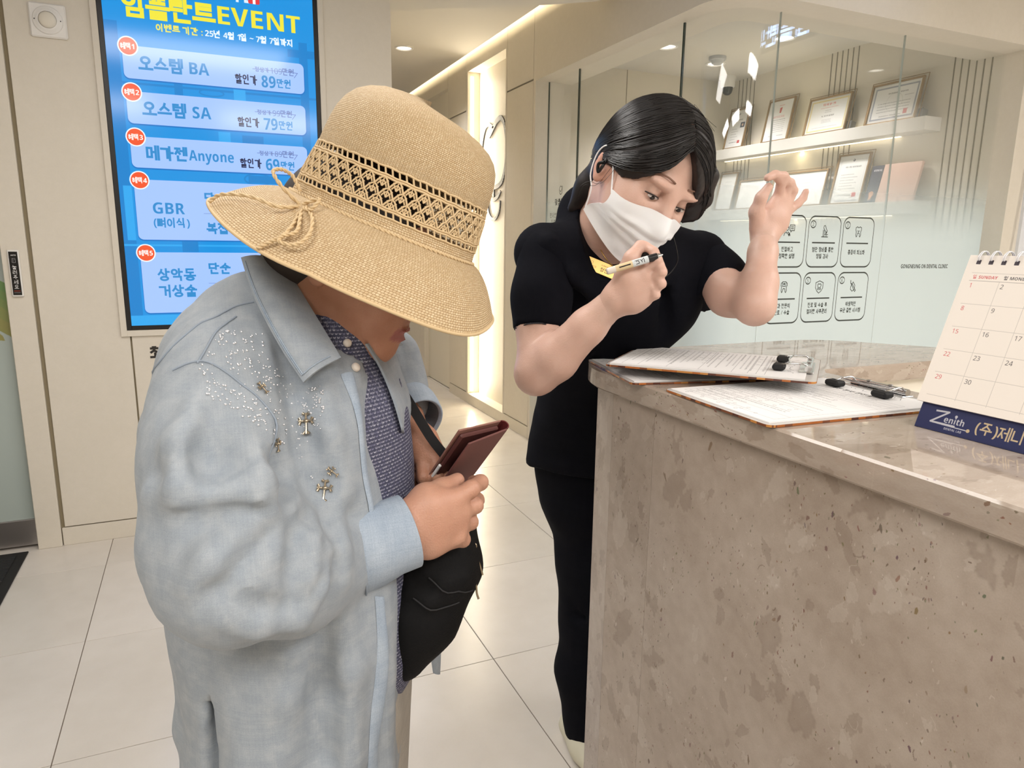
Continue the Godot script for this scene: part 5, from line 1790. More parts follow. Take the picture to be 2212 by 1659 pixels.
	for s in [-1, 1]:
		var h: Vector3 = hip + CAM_F * 0.062 * s
		var sf := Field.new()
		var dr := Vector3(CAM_R.x, 0, CAM_R.z).normalized()
		sf.chain([Vector3(h.x, 0.045, h.z) - dr * 0.05, Vector3(h.x, 0.04, h.z) + dr * 0.07, Vector3(h.x, 0.034, h.z) + dr * 0.15], [0.042, 0.042, 0.032], 0.03)
		sf.half(Vector3(0, 0.002, 0), Vector3.UP, 0.004)
		var sm := MB.new()
		sf.mesh(sm, 0.012, Vector3(h.x - 0.25, -0.02, h.z - 0.25), Vector3(h.x + 0.3, 0.12, h.z + 0.25))
		put("shoe", sm, mat(Color8(70, 66, 64), 0.6), t)
	# --- denim shirt
	M.denim = tri_tex(mat(Color.WHITE, 0.82), itex(cloth_tex(512, Color8(148, 157, 166), 0.014, 0.05, 5, Color8(174, 179, 183), 0.8)), 7.0)
	M.denim.rim_enabled = true
	M.denim.rim = 0.15
	M.denim_pale = tri_tex(mat(Color.WHITE, 0.82), itex(cloth_tex(256, Color8(154, 168, 184), 0.016, 0.05, 6, Color8(180, 190, 200), 0.8)), 8.0)
	M.denim_seam = mat(Color8(146, 157, 170), 0.85)
	var S := Field.new()
	S.chain([Vector3(0.0615, 1.1308, -0.9420), Vector3(0.0811, 1.0311, -0.9169), Vector3(0.0890, 0.8230, -0.8899), Vector3(0.0732, 0.5570, -0.8606)], [0.100, 0.146, 0.140, 0.140], 0.06)
	S.chain([Vector3(0.1258, 1.0879, -0.9208), Vector3(0.1275, 0.9784, -0.9070), Vector3(0.1245, 0.7647, -0.8836), Vector3(0.1107, 0.5536, -0.8488)], [0.112, 0.118, 0.124, 0.130], 0.05)
	S.cap(Vector3(0.0263, 1.0953, -0.9164), Vector3(0.0114, 1.0514, -0.9021), 0.076, 0.084, 0.035)
	S.cap(Vector3(0.0656, 1.1826, -0.9293), Vector3(0.0445, 1.1405, -0.9071), 0.060, 0.082, 0.05)
	S.chain([Vector3(0.0196, 1.1274, -0.8483), Vector3(0.0072, 1.0569, -0.7769), Vector3(0.0049, 0.9879, -0.7292)], [0.074, 0.077, 0.078], 0.014)
	S.chain([Vector3(0.0066, 0.9880, -0.7284), Vector3(0.0128, 0.9659, -0.7097), Vector3(0.0660, 0.9365, -0.7409), Vector3(0.1388, 0.9296, -0.7797)], [0.076, 0.074, 0.066, 0.049], 0.010)
	# folds of the sleeve: the full upper part sags over the bent forearm
	fold(S, [[Vector3(-0.0400, 1.1110, -0.5363), Vector3(-0.0706, -0.3158, -0.9462)], [Vector3(-0.0193, 1.1068, -0.5262), Vector3(-0.0346, -0.3287, -0.9438)], [Vector3(0.0048, 1.1065, -0.5154), Vector3(0.0087, -0.3354, -0.9420)], [Vector3(0.0289, 1.1081, -0.5051), Vector3(0.0538, -0.3383, -0.9395)], [Vector3(0.0408, 1.1141, -0.5011), Vector3(0.0765, -0.3302, -0.9408)]], [0.008, 0.016, 0.020, 0.018, 0.010], 0.02, 0, -0.002)
	fold(S, [[Vector3(-0.0365, 1.0962, -0.5315), Vector3(-0.0645, -0.3418, -0.9376)], [Vector3(-0.0112, 1.0934, -0.5196), Vector3(-0.0201, -0.3538, -0.9351)], [Vector3(0.0159, 1.0938, -0.5077), Vector3(0.0292, -0.3604, -0.9323)], [Vector3(0.0379, 1.0992, -0.4991), Vector3(0.0708, -0.3561, -0.9318)]], [0.005, 0.014, 0.018, 0.013], 0.008, 1, 0.004)
	fold(S, [[Vector3(0.0430, 1.1032, -0.4977), Vector3(0.0806, -0.3503, -0.9332)], [Vector3(0.0559, 1.1072, -0.4929), Vector3(0.1058, -0.3457, -0.9324)], [Vector3(0.0706, 1.1023, -0.4853), Vector3(0.1345, -0.3575, -0.9242)], [Vector3(0.0800, 1.0863, -0.4776), Vector3(0.1523, -0.3877, -0.9091)]], [0.006, 0.016, 0.015, 0.008], 0.014, 0, -0.001)
	fold(S, [[Vector3(0.0399, 1.0928, -0.4968), Vector3(0.0744, -0.3679, -0.9269)], [Vector3(0.0272, 1.0836, -0.5004), Vector3(0.0502, -0.3808, -0.9233)], [Vector3(0.0110, 1.0660, -0.5038), Vector3(0.0199, -0.4062, -0.9136)], [Vector3(-0.0038, 1.0477, -0.5063), Vector3(-0.0068, -0.4316, -0.9020)], [Vector3(-0.0120, 1.0380, -0.5078), Vector3(-0.0212, -0.4445, -0.8955)]], [0.006, 0.016, 0.016, 0.013, 0.005], 0.008, 1, 0.006)
	fold(S, [[Vector3(0.0318, 1.0979, -0.5015), Vector3(0.0591, -0.3571, -0.9322)], [Vector3(0.0153, 1.0854, -0.5061), Vector3(0.0281, -0.3747, -0.9267)], [Vector3(-0.0057, 1.0641, -0.5107), Vector3(-0.0102, -0.4044, -0.9145)], [Vector3(-0.0203, 1.0478, -0.5137), Vector3(-0.0358, -0.4262, -0.9039)]], [0.004, 0.012, 0.013, 0.005], 0.018, 0, -0.001)
	fold(S, [[Vector3(0.0489, 1.0929, -0.4929), Vector3(0.0918, -0.3697, -0.9246)], [Vector3(0.0512, 1.0827, -0.4896), Vector3(0.0959, -0.3882, -0.9166)], [Vector3(0.0478, 1.0601, -0.4861), Vector3(0.0886, -0.4259, -0.9004)], [Vector3(0.0445, 1.0375, -0.4826), Vector3(0.0814, -0.4621, -0.8831)]], [0.004, 0.011, 0.011, 0.004], 0.009, 1, 0.003)
	fold(S, [[Vector3(0.0618, 1.0973, -0.4881), Vector3(0.1170, -0.3647, -0.9238)], [Vector3(0.0634, 1.0764, -0.4828), Vector3(0.1192, -0.4017, -0.9080)], [Vector3(0.0600, 1.0538, -0.4793), Vector3(0.1117, -0.4392, -0.8914)], [Vector3(0.0504, 1.0279, -0.4779), Vector3(0.0921, -0.4788, -0.8731)]], [0.005, 0.014, 0.012, 0.005], 0.016, 0, 0.0)
	fold(S, [[Vector3(0.0724, 1.0933, -0.4825), Vector3(0.1376, -0.3739, -0.9172)], [Vector3(0.0733, 1.0798, -0.4792), Vector3(0.1386, -0.3979, -0.9069)], [Vector3(0.0693, 1.0572, -0.4759), Vector3(0.1297, -0.4357, -0.8907)], [Vector3(0.0565, 1.0377, -0.4773), Vector3(0.1041, -0.4648, -0.8793)]], [0.003, 0.009, 0.009, 0.003], 0.008, 1, 0.003)
	fold(S, [[Vector3(0.0788, 1.0908, -0.4791), Vector3(0.1502, -0.3795, -0.9129)], [Vector3(0.0800, 1.0734, -0.4748), Vector3(0.1516, -0.4102, -0.8993)], [Vector3(0.0804, 1.0522, -0.4699), Vector3(0.1508, -0.4464, -0.8820)]], [0.004, 0.010, 0.005], 0.012, 0, 0.0)
	fold(S, [[Vector3(-0.0085, 1.1752, -0.5365), Vector3(-0.0155, -0.2092, -0.9777)], [Vector3(-0.0172, 1.1461, -0.5339), Vector3(-0.0310, -0.2601, -0.9651)], [Vector3(-0.0230, 1.1186, -0.5304), Vector3(-0.0412, -0.3072, -0.9508)]], [0.005, 0.014, 0.008], 0.022, 0, -0.002)
	fold(S, [[Vector3(0.0058, 1.1657, -0.5280), Vector3(0.0108, -0.2290, -0.9734)], [Vector3(-0.0005, 1.1399, -0.5251), Vector3(-0.0008, -0.2748, -0.9615)], [Vector3(0.0001, 1.1174, -0.5199), Vector3(0.0002, -0.3151, -0.9490)]], [0.003, 0.009, 0.003], 0.026, 1, 0.003)
	fold(S, [[Vector3(0.0482, 1.1615, -0.5083), Vector3(0.0916, -0.2440, -0.9654)], [Vector3(0.0500, 1.1342, -0.5015), Vector3(0.0947, -0.2954, -0.9507)], [Vector3(0.0493, 1.1071, -0.4958), Vector3(0.0929, -0.3446, -0.9342)]], [0.006, 0.020, 0.014], 0.008, 1, 0.002)
	fold(S, [[Vector3(0.0316, 1.1468, -0.5124), Vector3(0.0593, -0.2687, -0.9614)], [Vector3(0.0318, 1.1243, -0.5073), Vector3(0.0595, -0.3100, -0.9489)], [Vector3(0.0291, 1.1113, -0.5057), Vector3(0.0543, -0.3326, -0.9415)]], [0.004, 0.010, 0.005], 0.016, 0, -0.002)
	fold(S, [[Vector3(0.0062, 1.0402, -0.5002), Vector3(0.0111, -0.4468, -0.8946)], [Vector3(0.0268, 1.0334, -0.4896), Vector3(0.0483, -0.4637, -0.8847)], [Vector3(0.0477, 1.0317, -0.4799), Vector3(0.0872, -0.4721, -0.8772)]], [0.002, 0.006, 0.002], 0.014, 1, 0.002)
	fold(S, [[Vector3(0.0666, 1.0443, -0.4743), Vector3(0.1237, -0.4565, -0.8811)], [Vector3(0.0472, 1.0253, -0.4787), Vector3(0.0860, -0.4821, -0.8719)], [Vector3(0.0227, 1.0185, -0.4881), Vector3(0.0406, -0.4857, -0.8732)], [Vector3(-0.0010, 1.0240, -0.4998), Vector3(-0.0017, -0.4699, -0.8827)]], [0.003, 0.009, 0.009, 0.003], 0.016, 0, -0.002)
	# hanging folds of the front and back
	fold(S, [[Vector3(0.0734, 1.1860, -0.5025), Vector3(0.1416, -0.2005, -0.9694)], [Vector3(0.0757, 1.1539, -0.4944), Vector3(0.1460, -0.2626, -0.9538)], [Vector3(0.0820, 1.1153, -0.4831), Vector3(0.1577, -0.3358, -0.9287)]], [0.004, 0.009, 0.010], 0.024, 0, -0.002)
	fold(S, [[Vector3(0.0579, 1.1794, -0.5079), Vector3(0.1107, -0.2115, -0.9711)], [Vector3(0.0617, 1.1472, -0.4992), Vector3(0.1180, -0.2731, -0.9547)], [Vector3(0.0655, 1.1151, -0.4904), Vector3(0.1248, -0.3333, -0.9345)]], [0.003, 0.008, 0.010], 0.024, 1, 0.003)
	fold(S, [[Vector3(0.0511, 1.2115, -0.5180), Vector3(0.0971, -0.1491, -0.9840)], [Vector3(0.0551, 1.1826, -0.5099), Vector3(0.1052, -0.2050, -0.9731)]], [0.003, 0.006], 0.02, 1, 0.002)
	fold(S, [[Vector3(0.0777, 1.0315, -0.4665), Vector3(0.1442, -0.4795, -0.8656)], [Vector3(0.0772, 0.9897, -0.4575), Vector3(0.1398, -0.5434, -0.8278)], [Vector3(0.0742, 0.9284, -0.4454), Vector3(0.1283, -0.6251, -0.7700)]], [0.005, 0.012, 0.016], 0.03, 0, -0.002)
	fold(S, [[Vector3(0.0614, 1.0120, -0.4695), Vector3(0.1117, -0.5063, -0.8551)], [Vector3(0.0599, 0.9733, -0.4616), Vector3(0.1064, -0.5625, -0.8199)], [Vector3(0.0574, 0.9282, -0.4528), Vector3(0.0985, -0.6212, -0.7774)]], [0.003, 0.008, 0.010], 0.03, 1, 0.003)
	fold(S, [[Vector3(0.0398, 1.0052, -0.4776), Vector3(0.0715, -0.5109, -0.8567)], [Vector3(0.0346, 0.9729, -0.4728), Vector3(0.0607, -0.5560, -0.8290)], [Vector3(0.0285, 0.9278, -0.4655), Vector3(0.0482, -0.6134, -0.7883)]], [0.003, 0.008, 0.012], 0.03, 0, -0.002)
	S.chain([Vector3(0.0337, 0.8295, -0.7652), Vector3(0.0145, 0.6791, -0.7517)], [0.010, 0.020], 0.05)
	S.chain([Vector3(-0.0149, 0.8167, -0.9067), Vector3(-0.0268, 0.6832, -0.8826), Vector3(-0.0224, 0.6508, -0.8790)], [0.03, 0.034, 0.018], 0.02)
	S.chain([Vector3(0.0063, 0.8387, -0.7905), Vector3(-0.0063, 0.7755, -0.7934), Vector3(-0.0164, 0.6528, -0.7820)], [0.005, 0.012, 0.016], 0.012, 1)
	# opening down the front
	var n1 := Vector3(0.1648, 1.1404, -0.8146)
	var n2 := Vector3(0.1789, 0.8053, -0.7457)
	var n3 := Vector3(0.2807, 1.0622, -0.9859)
	var cutn := (n2 - n1).cross(n3 - n1).normalized()
	if cutn.dot(CAM_R) < 0: cutn = -cutn
	S.half(n1, -cutn, 0.006)
	var lown := (Vector3(0.1689, 0.6584, -0.7121) - Vector3(0.1847, 0.8724, -0.7523)).cross(Vector3(0.2382, 0.6266, -0.9199) - Vector3(0.1847, 0.8724, -0.7523)).normalized()
	if lown.dot(CAM_R) < 0: lown = -lown
	S.half(Vector3(0.1847, 0.8724, -0.7523), -lown, 0.006)
	S.half(Vector3(0.0705, 0.6035, -0.8218), Vector3.UP, 0.004)
	# the neck hole
	S.cap(head.origin - ax * 0.07, Vector3(0.1407, 1.1494, -0.9110), 0.070, 0.075, 0.012, 1)
	var wr := FastNoiseLite.new()
	wr.seed = 12
	wr.frequency = 7.0
	wr.fractal_octaves = 3
	var rip := func(p: Vector3, _n: Vector3) -> float: return wr.get_noise_3d(p.x * 1.6, p.y * 0.7, p.z * 1.6) * 0.0045
	var shm := MB.new()
	S.mesh(shm, 0.0068, Vector3(-0.6, 0.55, -1.35), Vector3(0.26, 1.34, -0.28), null, rip)
	S.rip = rip
	var shirt := put("denim_shirt", shm, M.denim, t)
	shirt.set_meta("label", "loose pale denim shirt with stones and cross studs")
	# collar leaves
	var ne := spline([Vector3(0.0935, 1.2678, -0.9223), Vector3(0.1059, 1.2388, -0.8736), Vector3(0.1235, 1.1983, -0.8245), Vector3(0.1410, 1.1604, -0.7927)], 5)
	var oe := spline([Vector3(0.0479, 1.2680, -0.9091), Vector3(0.0560, 1.2260, -0.8516), Vector3(0.0750, 1.1772, -0.7956), Vector3(0.0950, 1.1402, -0.7641)], 5)
	var rows := []
	for k in ne.size():
		var row := PackedVector3Array()
		for s in 7:
			var q := s / 6.0
			row.append(ne[k].lerp(oe[k], q) - CAM_F * 0.016 * sin(q * PI))
		rows.append(row)
	var col := put("collar", leaf(rows, 0.0035), M.denim, shirt)
	for e in [0.92, 0.86]:
		var sp := []
		for k in range(1, rows.size() - 1): sp.append(rows[k][5].lerp(rows[k][6], e * 6.0 - 5.0 if e > 0.9 else 0.3) - CAM_F * 0.0008)
		for s in range(5, 0, -1): sp.append(rows[rows.size() - 2][s] - CAM_F * 0.0008)
		var cs := MB.new()
		cs.tube(sp, 0.0008, 5)
		put("stitching", cs, M.denim_pale, col)
	ne = spline([Vector3(0.1871, 1.1812, -0.9309), Vector3(0.2224, 1.1843, -0.9494), Vector3(0.2405, 1.1634, -0.9591)], 4)
	oe = spline([Vector3(0.1937, 1.1625, -0.9071), Vector3(0.2266, 1.1484, -0.9229), Vector3(0.2566, 1.1471, -0.9539)], 4)
	rows = []
	for k in ne.size():
		var row := PackedVector3Array()
		for s in 5: row.append(ne[k].lerp(oe[k], s / 4.0) - CAM_F * 0.008 * sin(s / 4.0 * PI))
		rows.append(row)
	put("collar", leaf(rows, 0.0035), M.denim, shirt)
	# far front panel folded open over the knit, and the far sleeve behind it
	var lf := []
	for q in [[Vector3(0.1033, 1.2180, -0.4963), Vector3(0.2017, -0.1405, -0.9693)], [Vector3(0.1110, 1.1995, -0.4888), Vector3(0.2179, -0.1777, -0.9596)], [Vector3(0.1179, 1.1777, -0.4809), Vector3(0.2322, -0.2212, -0.9472)], [Vector3(0.1219, 1.1578, -0.4748), Vector3(0.2402, -0.2605, -0.9351)]]: lf.append(K.hit(q[0], q[1], 0.006)[0])
	ne = spline(lf, 5)
	oe = spline([Vector3(0.2319, 1.1555, -0.9333), Vector3(0.2407, 1.1175, -0.9210), Vector3(0.2504, 1.0746, -0.9072), Vector3(0.2427, 1.0302, -0.9008)], 5)
	rows = []
	for k in ne.size():
		var row := PackedVector3Array()
		for s in 7: row.append(ne[k].lerp(oe[k], s / 6.0) - CAM_F * 0.012 * sin(s / 6.0 * PI))
		rows.append(row)
	put("far_front", leaf(rows, 0.003), M.denim, shirt)
	var fs := Field.new()
	fs.chain([Vector3(0.2218, 1.1369, -1.0397), Vector3(0.2580, 1.1138, -1.0408), Vector3(0.2655, 1.0746, -1.0177), Vector3(0.2664, 1.0528, -0.9958)], [0.05, 0.040, 0.036, 0.036], 0.03)
	fold(fs, [[Vector3(0.1237, 1.2174, -0.4871), Vector3(0.2435, -0.1430, -0.9593)], [Vector3(0.1278, 1.1997, -0.4814), Vector3(0.2526, -0.1784, -0.9510)], [Vector3(0.1297, 1.1836, -0.4770), Vector3(0.2566, -0.2103, -0.9434)]], [0.003, 0.008, 0.004], 0.014, 0, -0.002)
	fold(fs, [[Vector3(0.1286, 1.2190, -0.4853), Vector3(0.2536, -0.1399, -0.9571)], [Vector3(0.1315, 1.1998, -0.4798), Vector3(0.2600, -0.1785, -0.9490)], [Vector3(0.1318, 1.1869, -0.4768), Vector3(0.2608, -0.2041, -0.9436)]], [0.003, 0.006, 0.003], 0.012, 1, 0.002)
	var fsm := MB.new()
	fs.mesh(fsm, 0.008, Vector3(0.2468, 1.0982, -1.0312) - Vector3.ONE * 0.15, Vector3(0.2468, 1.0982, -1.0312) + Vector3.ONE * 0.15)
	put("far_sleeve", fsm, M.denim, shirt)
	rows = []
	for k in 5:
		var row := PackedVector3Array()
		for s in 4: row.append((Vector3(0.2778, 0.7056, -0.9197)).lerp(Vector3(0.2809, 0.6596, -0.9082), k / 4.0).lerp((Vector3(0.2968, 0.7057, -0.9225)).lerp(Vector3(0.2904, 0.6510, -0.9132), k / 4.0), s / 3.0) - CAM_F * 0.004 * sin(s / 3.0 * PI))
		rows.append(row)
	put("far_hem", leaf(rows, 0.003), M.denim, shirt)
	# cuffs
	for q in [[Vector3(0.1370, 0.9291, -0.7815), Vector3(0.2144, 0.9438, -0.7861), 0.0500, 0.0470], [Vector3(0.2638, 1.0528, -0.9969), Vector3(0.2751, 1.0318, -0.9538), 0.042, 0.044]]:
		var m := MB.new()
		var dv: Vector3 = (q[1] - q[0])
		var yb := dv.normalized()
		var xb := yb.cross(Vector3.FORWARD).normalized()
		var cf := Transform3D(Basis(xb, yb, xb.cross(yb)), q[0])
		var L := dv.length()
		m.lathe([Vector2(q[3] - 0.006, L - 0.004), Vector2(q[3] - 0.003, L), Vector2(q[3], L - 0.001), Vector2(q[3] + 0.001, L * 0.7), Vector2((q[2] + q[3]) / 2 + 0.0015, L * 0.4), Vector2(q[2], L * 0.05), Vector2(q[2] - 0.004, 0)].map(func(v): return v), 40, cf)
		var sq := 0
		for k in m.v.size():
			var lp: Vector3 = cf.affine_inverse() * m.v[k]
			lp.x *= 1.0 + 0.06 * sin(lp.y * 60.0 + 1.0)
			m.v[k] = cf * lp
		var cu := put("cuff", m, M.denim_pale, shirt)
		for e in [0.006, L - 0.006]:
			var ring := []
			for k in 40: ring.append(cf * Vector3(cos(TAU * k / 40) * (q[2] + 0.0012) * (1.0 + 0.06 * sin(e * 60.0 + 1.0)), e, sin(TAU * k / 40) * (q[2] + 0.0012)))
			if q[2] > 0.045 and e < 0.01:
				var sm := MB.new()
				sm.tube(ring, 0.0012, 5, true)
				put("stitching", sm, M.denim_seam, cu)
	# placket, yoke and armhole seams
	var pl := spline([Vector3(0.1459, 1.1457, -0.7963), Vector3(0.1548, 1.0933, -0.7808), Vector3(0.1658, 1.0368, -0.7634), Vector3(0.1702, 0.9763, -0.7593)], 6)
	var pr := spline([Vector3(0.1619, 1.1443, -0.8056), Vector3(0.1714, 1.0898, -0.7894), Vector3(0.1831, 1.0322, -0.7715), Vector3(0.1871, 0.9726, -0.7621)], 6)
	put("placket", laid(S, pl, pr, 0.003), M.denim_pale, shirt)
	pl = spline([Vector3(0.1651, 0.8825, -0.7520), Vector3(0.1612, 0.7979, -0.7351), Vector3(0.1525, 0.6711, -0.7110)], 6)
	pr = spline([Vector3(0.1816, 0.8777, -0.7548), Vector3(0.1782, 0.7922, -0.7375), Vector3(0.1693, 0.6637, -0.7131)], 6)
	put("placket", laid(S, pl, pr, 0.003), M.denim_pale, shirt)
	for q in [[Vector3(-0.0198, 1.1448, -0.8026), Vector3(0.0030, 1.1537, -0.7945), Vector3(0.0321, 1.1324, -0.7657), Vector3(0.0587, 1.1046, -0.7478), Vector3(0.0650, 1.0655, -0.7252)], [Vector3(-0.0556, 1.1263, -0.8814), Vector3(-0.0200, 1.1478, -0.8369), Vector3(0.0083, 1.1866, -0.8440), Vector3(0.0322, 1.2126, -0.8615), Vector3(0.0565, 1.2198, -0.8634)], [Vector3(-0.0016, 1.1512, -0.7960), Vector3(0.0143, 1.1795, -0.8175), Vector3(0.0358, 1.2035, -0.8467)]]:
		put("seam", seam(S, q, 0.0013, 0.0004, 8), M.denim_seam, shirt)
	# clear stones scattered over the chest and shoulder
	var st := MB.new()
	var rg := RandomNumberGenerator.new()
	rg.seed = 77
	var quad := [[Vector3(0.0292, 1.2065, -0.7499), Vector3(0.0734, 1.2072, -0.7304), Vector3(0.0599, 1.1352, -0.6759), Vector3(0.0028, 1.1647, -0.7300)], [Vector3(0.0715, 1.1801, -0.7252), Vector3(0.1063, 1.1355, -0.7000), Vector3(0.1085, 1.0454, -0.6791), Vector3(0.0594, 1.1267, -0.6742)], [Vector3(0.1057, 1.1403, -0.7236), Vector3(0.1277, 1.1453, -0.7150), Vector3(0.1266, 1.0989, -0.7052), Vector3(0.1093, 1.0986, -0.7129)], [Vector3(0.0072, 1.1692, -0.7291), Vector3(0.0599, 1.1352, -0.6759), Vector3(0.0661, 1.1098, -0.6675), Vector3(0.0092, 1.1473, -0.7010)]]
	var many := [110, 90, 50, 70]
	for z in 4:
		for k in many[z]:
			var u := rg.randf()
			var w := rg.randf()
			var c: Array = quad[z]
			var p: Vector3 = c[0].lerp(c[1], u).lerp(c[3].lerp(c[2], u), w)
			var hq := S.hit(p - CAM_F * 0.05, Vector3(0.0874, -0.2041, -0.9750), 0.0, 0.26)
			var nb: Vector3 = hq[1]
			var xb := nb.cross(Vector3.UP).normalized()
			var s := rg.randf_range(0.0007, 0.0015)
			st.lathe([Vector2(s, 0.0), Vector2(s * 0.6, s * 0.7), Vector2(0.00001, s * 0.75)], 6, Transform3D(Basis(xb, nb, xb.cross(nb)), hq[0]))
	var stones := put("rhinestones", st, mat(Color8(222, 224, 228), 0.12, 0.55), shirt)
	stones.set_meta("kind", "stuff")
	# cross studs
	for q in [[Vector3(0.0794, 1.1330, -0.6221), 0.10, 0.85, Vector3(0.1228, -0.2429, -0.9623)], [Vector3(0.0962, 1.0909, -0.6053), 0.9, 0.5, Vector3(0.1493, -0.3089, -0.9393)], [Vector3(0.0899, 1.0752, -0.6047), -0.05, 0.85, Vector3(0.1388, -0.3315, -0.9332)], [Vector3(0.0534, 1.1134, -0.6293), 0.2, 0.5, Vector3(0.0814, -0.2692, -0.9596)], [Vector3(0.0419, 1.1654, -0.6235), 0.5, 0.5, Vector3(0.0657, -0.1956, -0.9785)]]:
		var hq := S.hit(q[0], q[3], 0.001)
		var nb: Vector3 = hq[1]
		var yb := (CAM_U - nb * CAM_U.dot(nb)).normalized().rotated(nb, q[1])
		var T := Transform3D(Basis(yb.cross(nb), yb, nb), hq[0]).scaled_local(Vector3.ONE * q[2])
		var m := MB.new()
		for arm in [[Vector3(0, 1, 0), 0.010], [Vector3(0, -1, 0), 0.017], [Vector3(1, 0, 0), 0.009], [Vector3(-1, 0, 0), 0.009]]:
			var dv: Vector3 = arm[0]
			var side := Vector3(-dv.y, dv.x, 0)
			m.tube([T * (Vector3.ZERO + Vector3(0, 0, 0.0015)), T * (dv * arm[1] * 0.6 + Vector3(0, 0, 0.0018)), T * (dv * arm[1] + Vector3(0, 0, 0.0018))], [0.0016 * q[2], 0.0014 * q[2], 0.0026 * q[2]], 6)
			for e in [-1, 1]: m.tube([T * (dv * arm[1] * 0.75 + Vector3(0, 0, 0.0018)), T * (dv * arm[1] * 1.0 + side * 0.0042 * e + Vector3(0, 0, 0.0016))], [0.0012 * q[2], 0.0022 * q[2]], 6)
		m.lathe([Vector2(0.0032 * q[2], 0.0), Vector2(0.0028 * q[2], 0.0026), Vector2(0.00001, 0.0034)], 10, Transform3D(Basis(T.basis.x.normalized(), T.basis.z.normalized(), T.basis.x.normalized().cross(T.basis.z.normalized())), T.origin))
		put("cross_stud", m, mat(Color8(190, 176, 154), 0.25, 0.9), shirt)
	# pearl buttons
	for q in [[Vector3(0.1124, 1.2039, -0.6008), 0.0052, Vector3(0.1821, -0.1396, -0.9733), 0], [Vector3(0.1178, 1.1838, -0.5939), 0.0056, Vector3(0.1917, -0.1727, -0.9661), 1]]:
		var hq: Array = (K if q[3] == 0 else S).hit(q[0], q[2], 0.002)
		var m := MB.new()
		var nb: Vector3 = hq[1]
		var xb := nb.cross(Vector3.UP).normalized()
		m.lathe([Vector2(q[1], -0.002), Vector2(q[1] * 0.95, 0.001), Vector2(q[1] * 0.6, 0.0026), Vector2(0.00001, 0.003)], 16, Transform3D(Basis(xb, nb, xb.cross(nb)), hq[0]))
		put("button", m, mat(Color8(226, 216, 204), 0.2), shirt)
	straw_hat(t, Transform3D(HB, hatc))
	shoulder_bag()
	phone_case()
func straw_tex() -> Array:
	# rows of raffia stitches: colour and height
	var r := RandomNumberGenerator.new()
	r.seed = 15
	cv_new(256, 256, Color8(176, 144, 102))
	var hgt := Image.create(512, 512, false, Image.FORMAT_RGBA8)
	hgt.fill(Color(0.1, 0.1, 0.1))
	var keep := CV
	for y in 16:
		for x in 16:
			var c := Color8(218, 194, 154).lerp(Color8(236, 216, 180), r.randf()).lerp(Color8(192, 160, 116), r.randf() * 0.35)
			for layer in 2:
				CV = keep if layer == 0 else hgt
				var p := Vector2(x * 16 + 8 + (4 if y % 2 else 0), y * 16 + 8)
				for e in [-256, 0]:
					var q := p + Vector2(e if x == 15 else 0, 0)
					var k := c if layer == 0 else Color(0.55, 0.55, 0.55)
					poly([q + Vector2(-8, -2), q + Vector2(-4, -7), q + Vector2(5, -6), q + Vector2(8, 1), q + Vector2(5, 7), q + Vector2(-5, 6)], k)
					if layer == 1: poly([q + Vector2(-5, -1), q + Vector2(-2, -4), q + Vector2(4, -3), q + Vector2(5, 2), q + Vector2(-3, 4)], Color(1, 1, 1))
	CV = keep
	var a := cv_tex()
	CV = hgt
	var b := cv_tex()
	return [a, b]
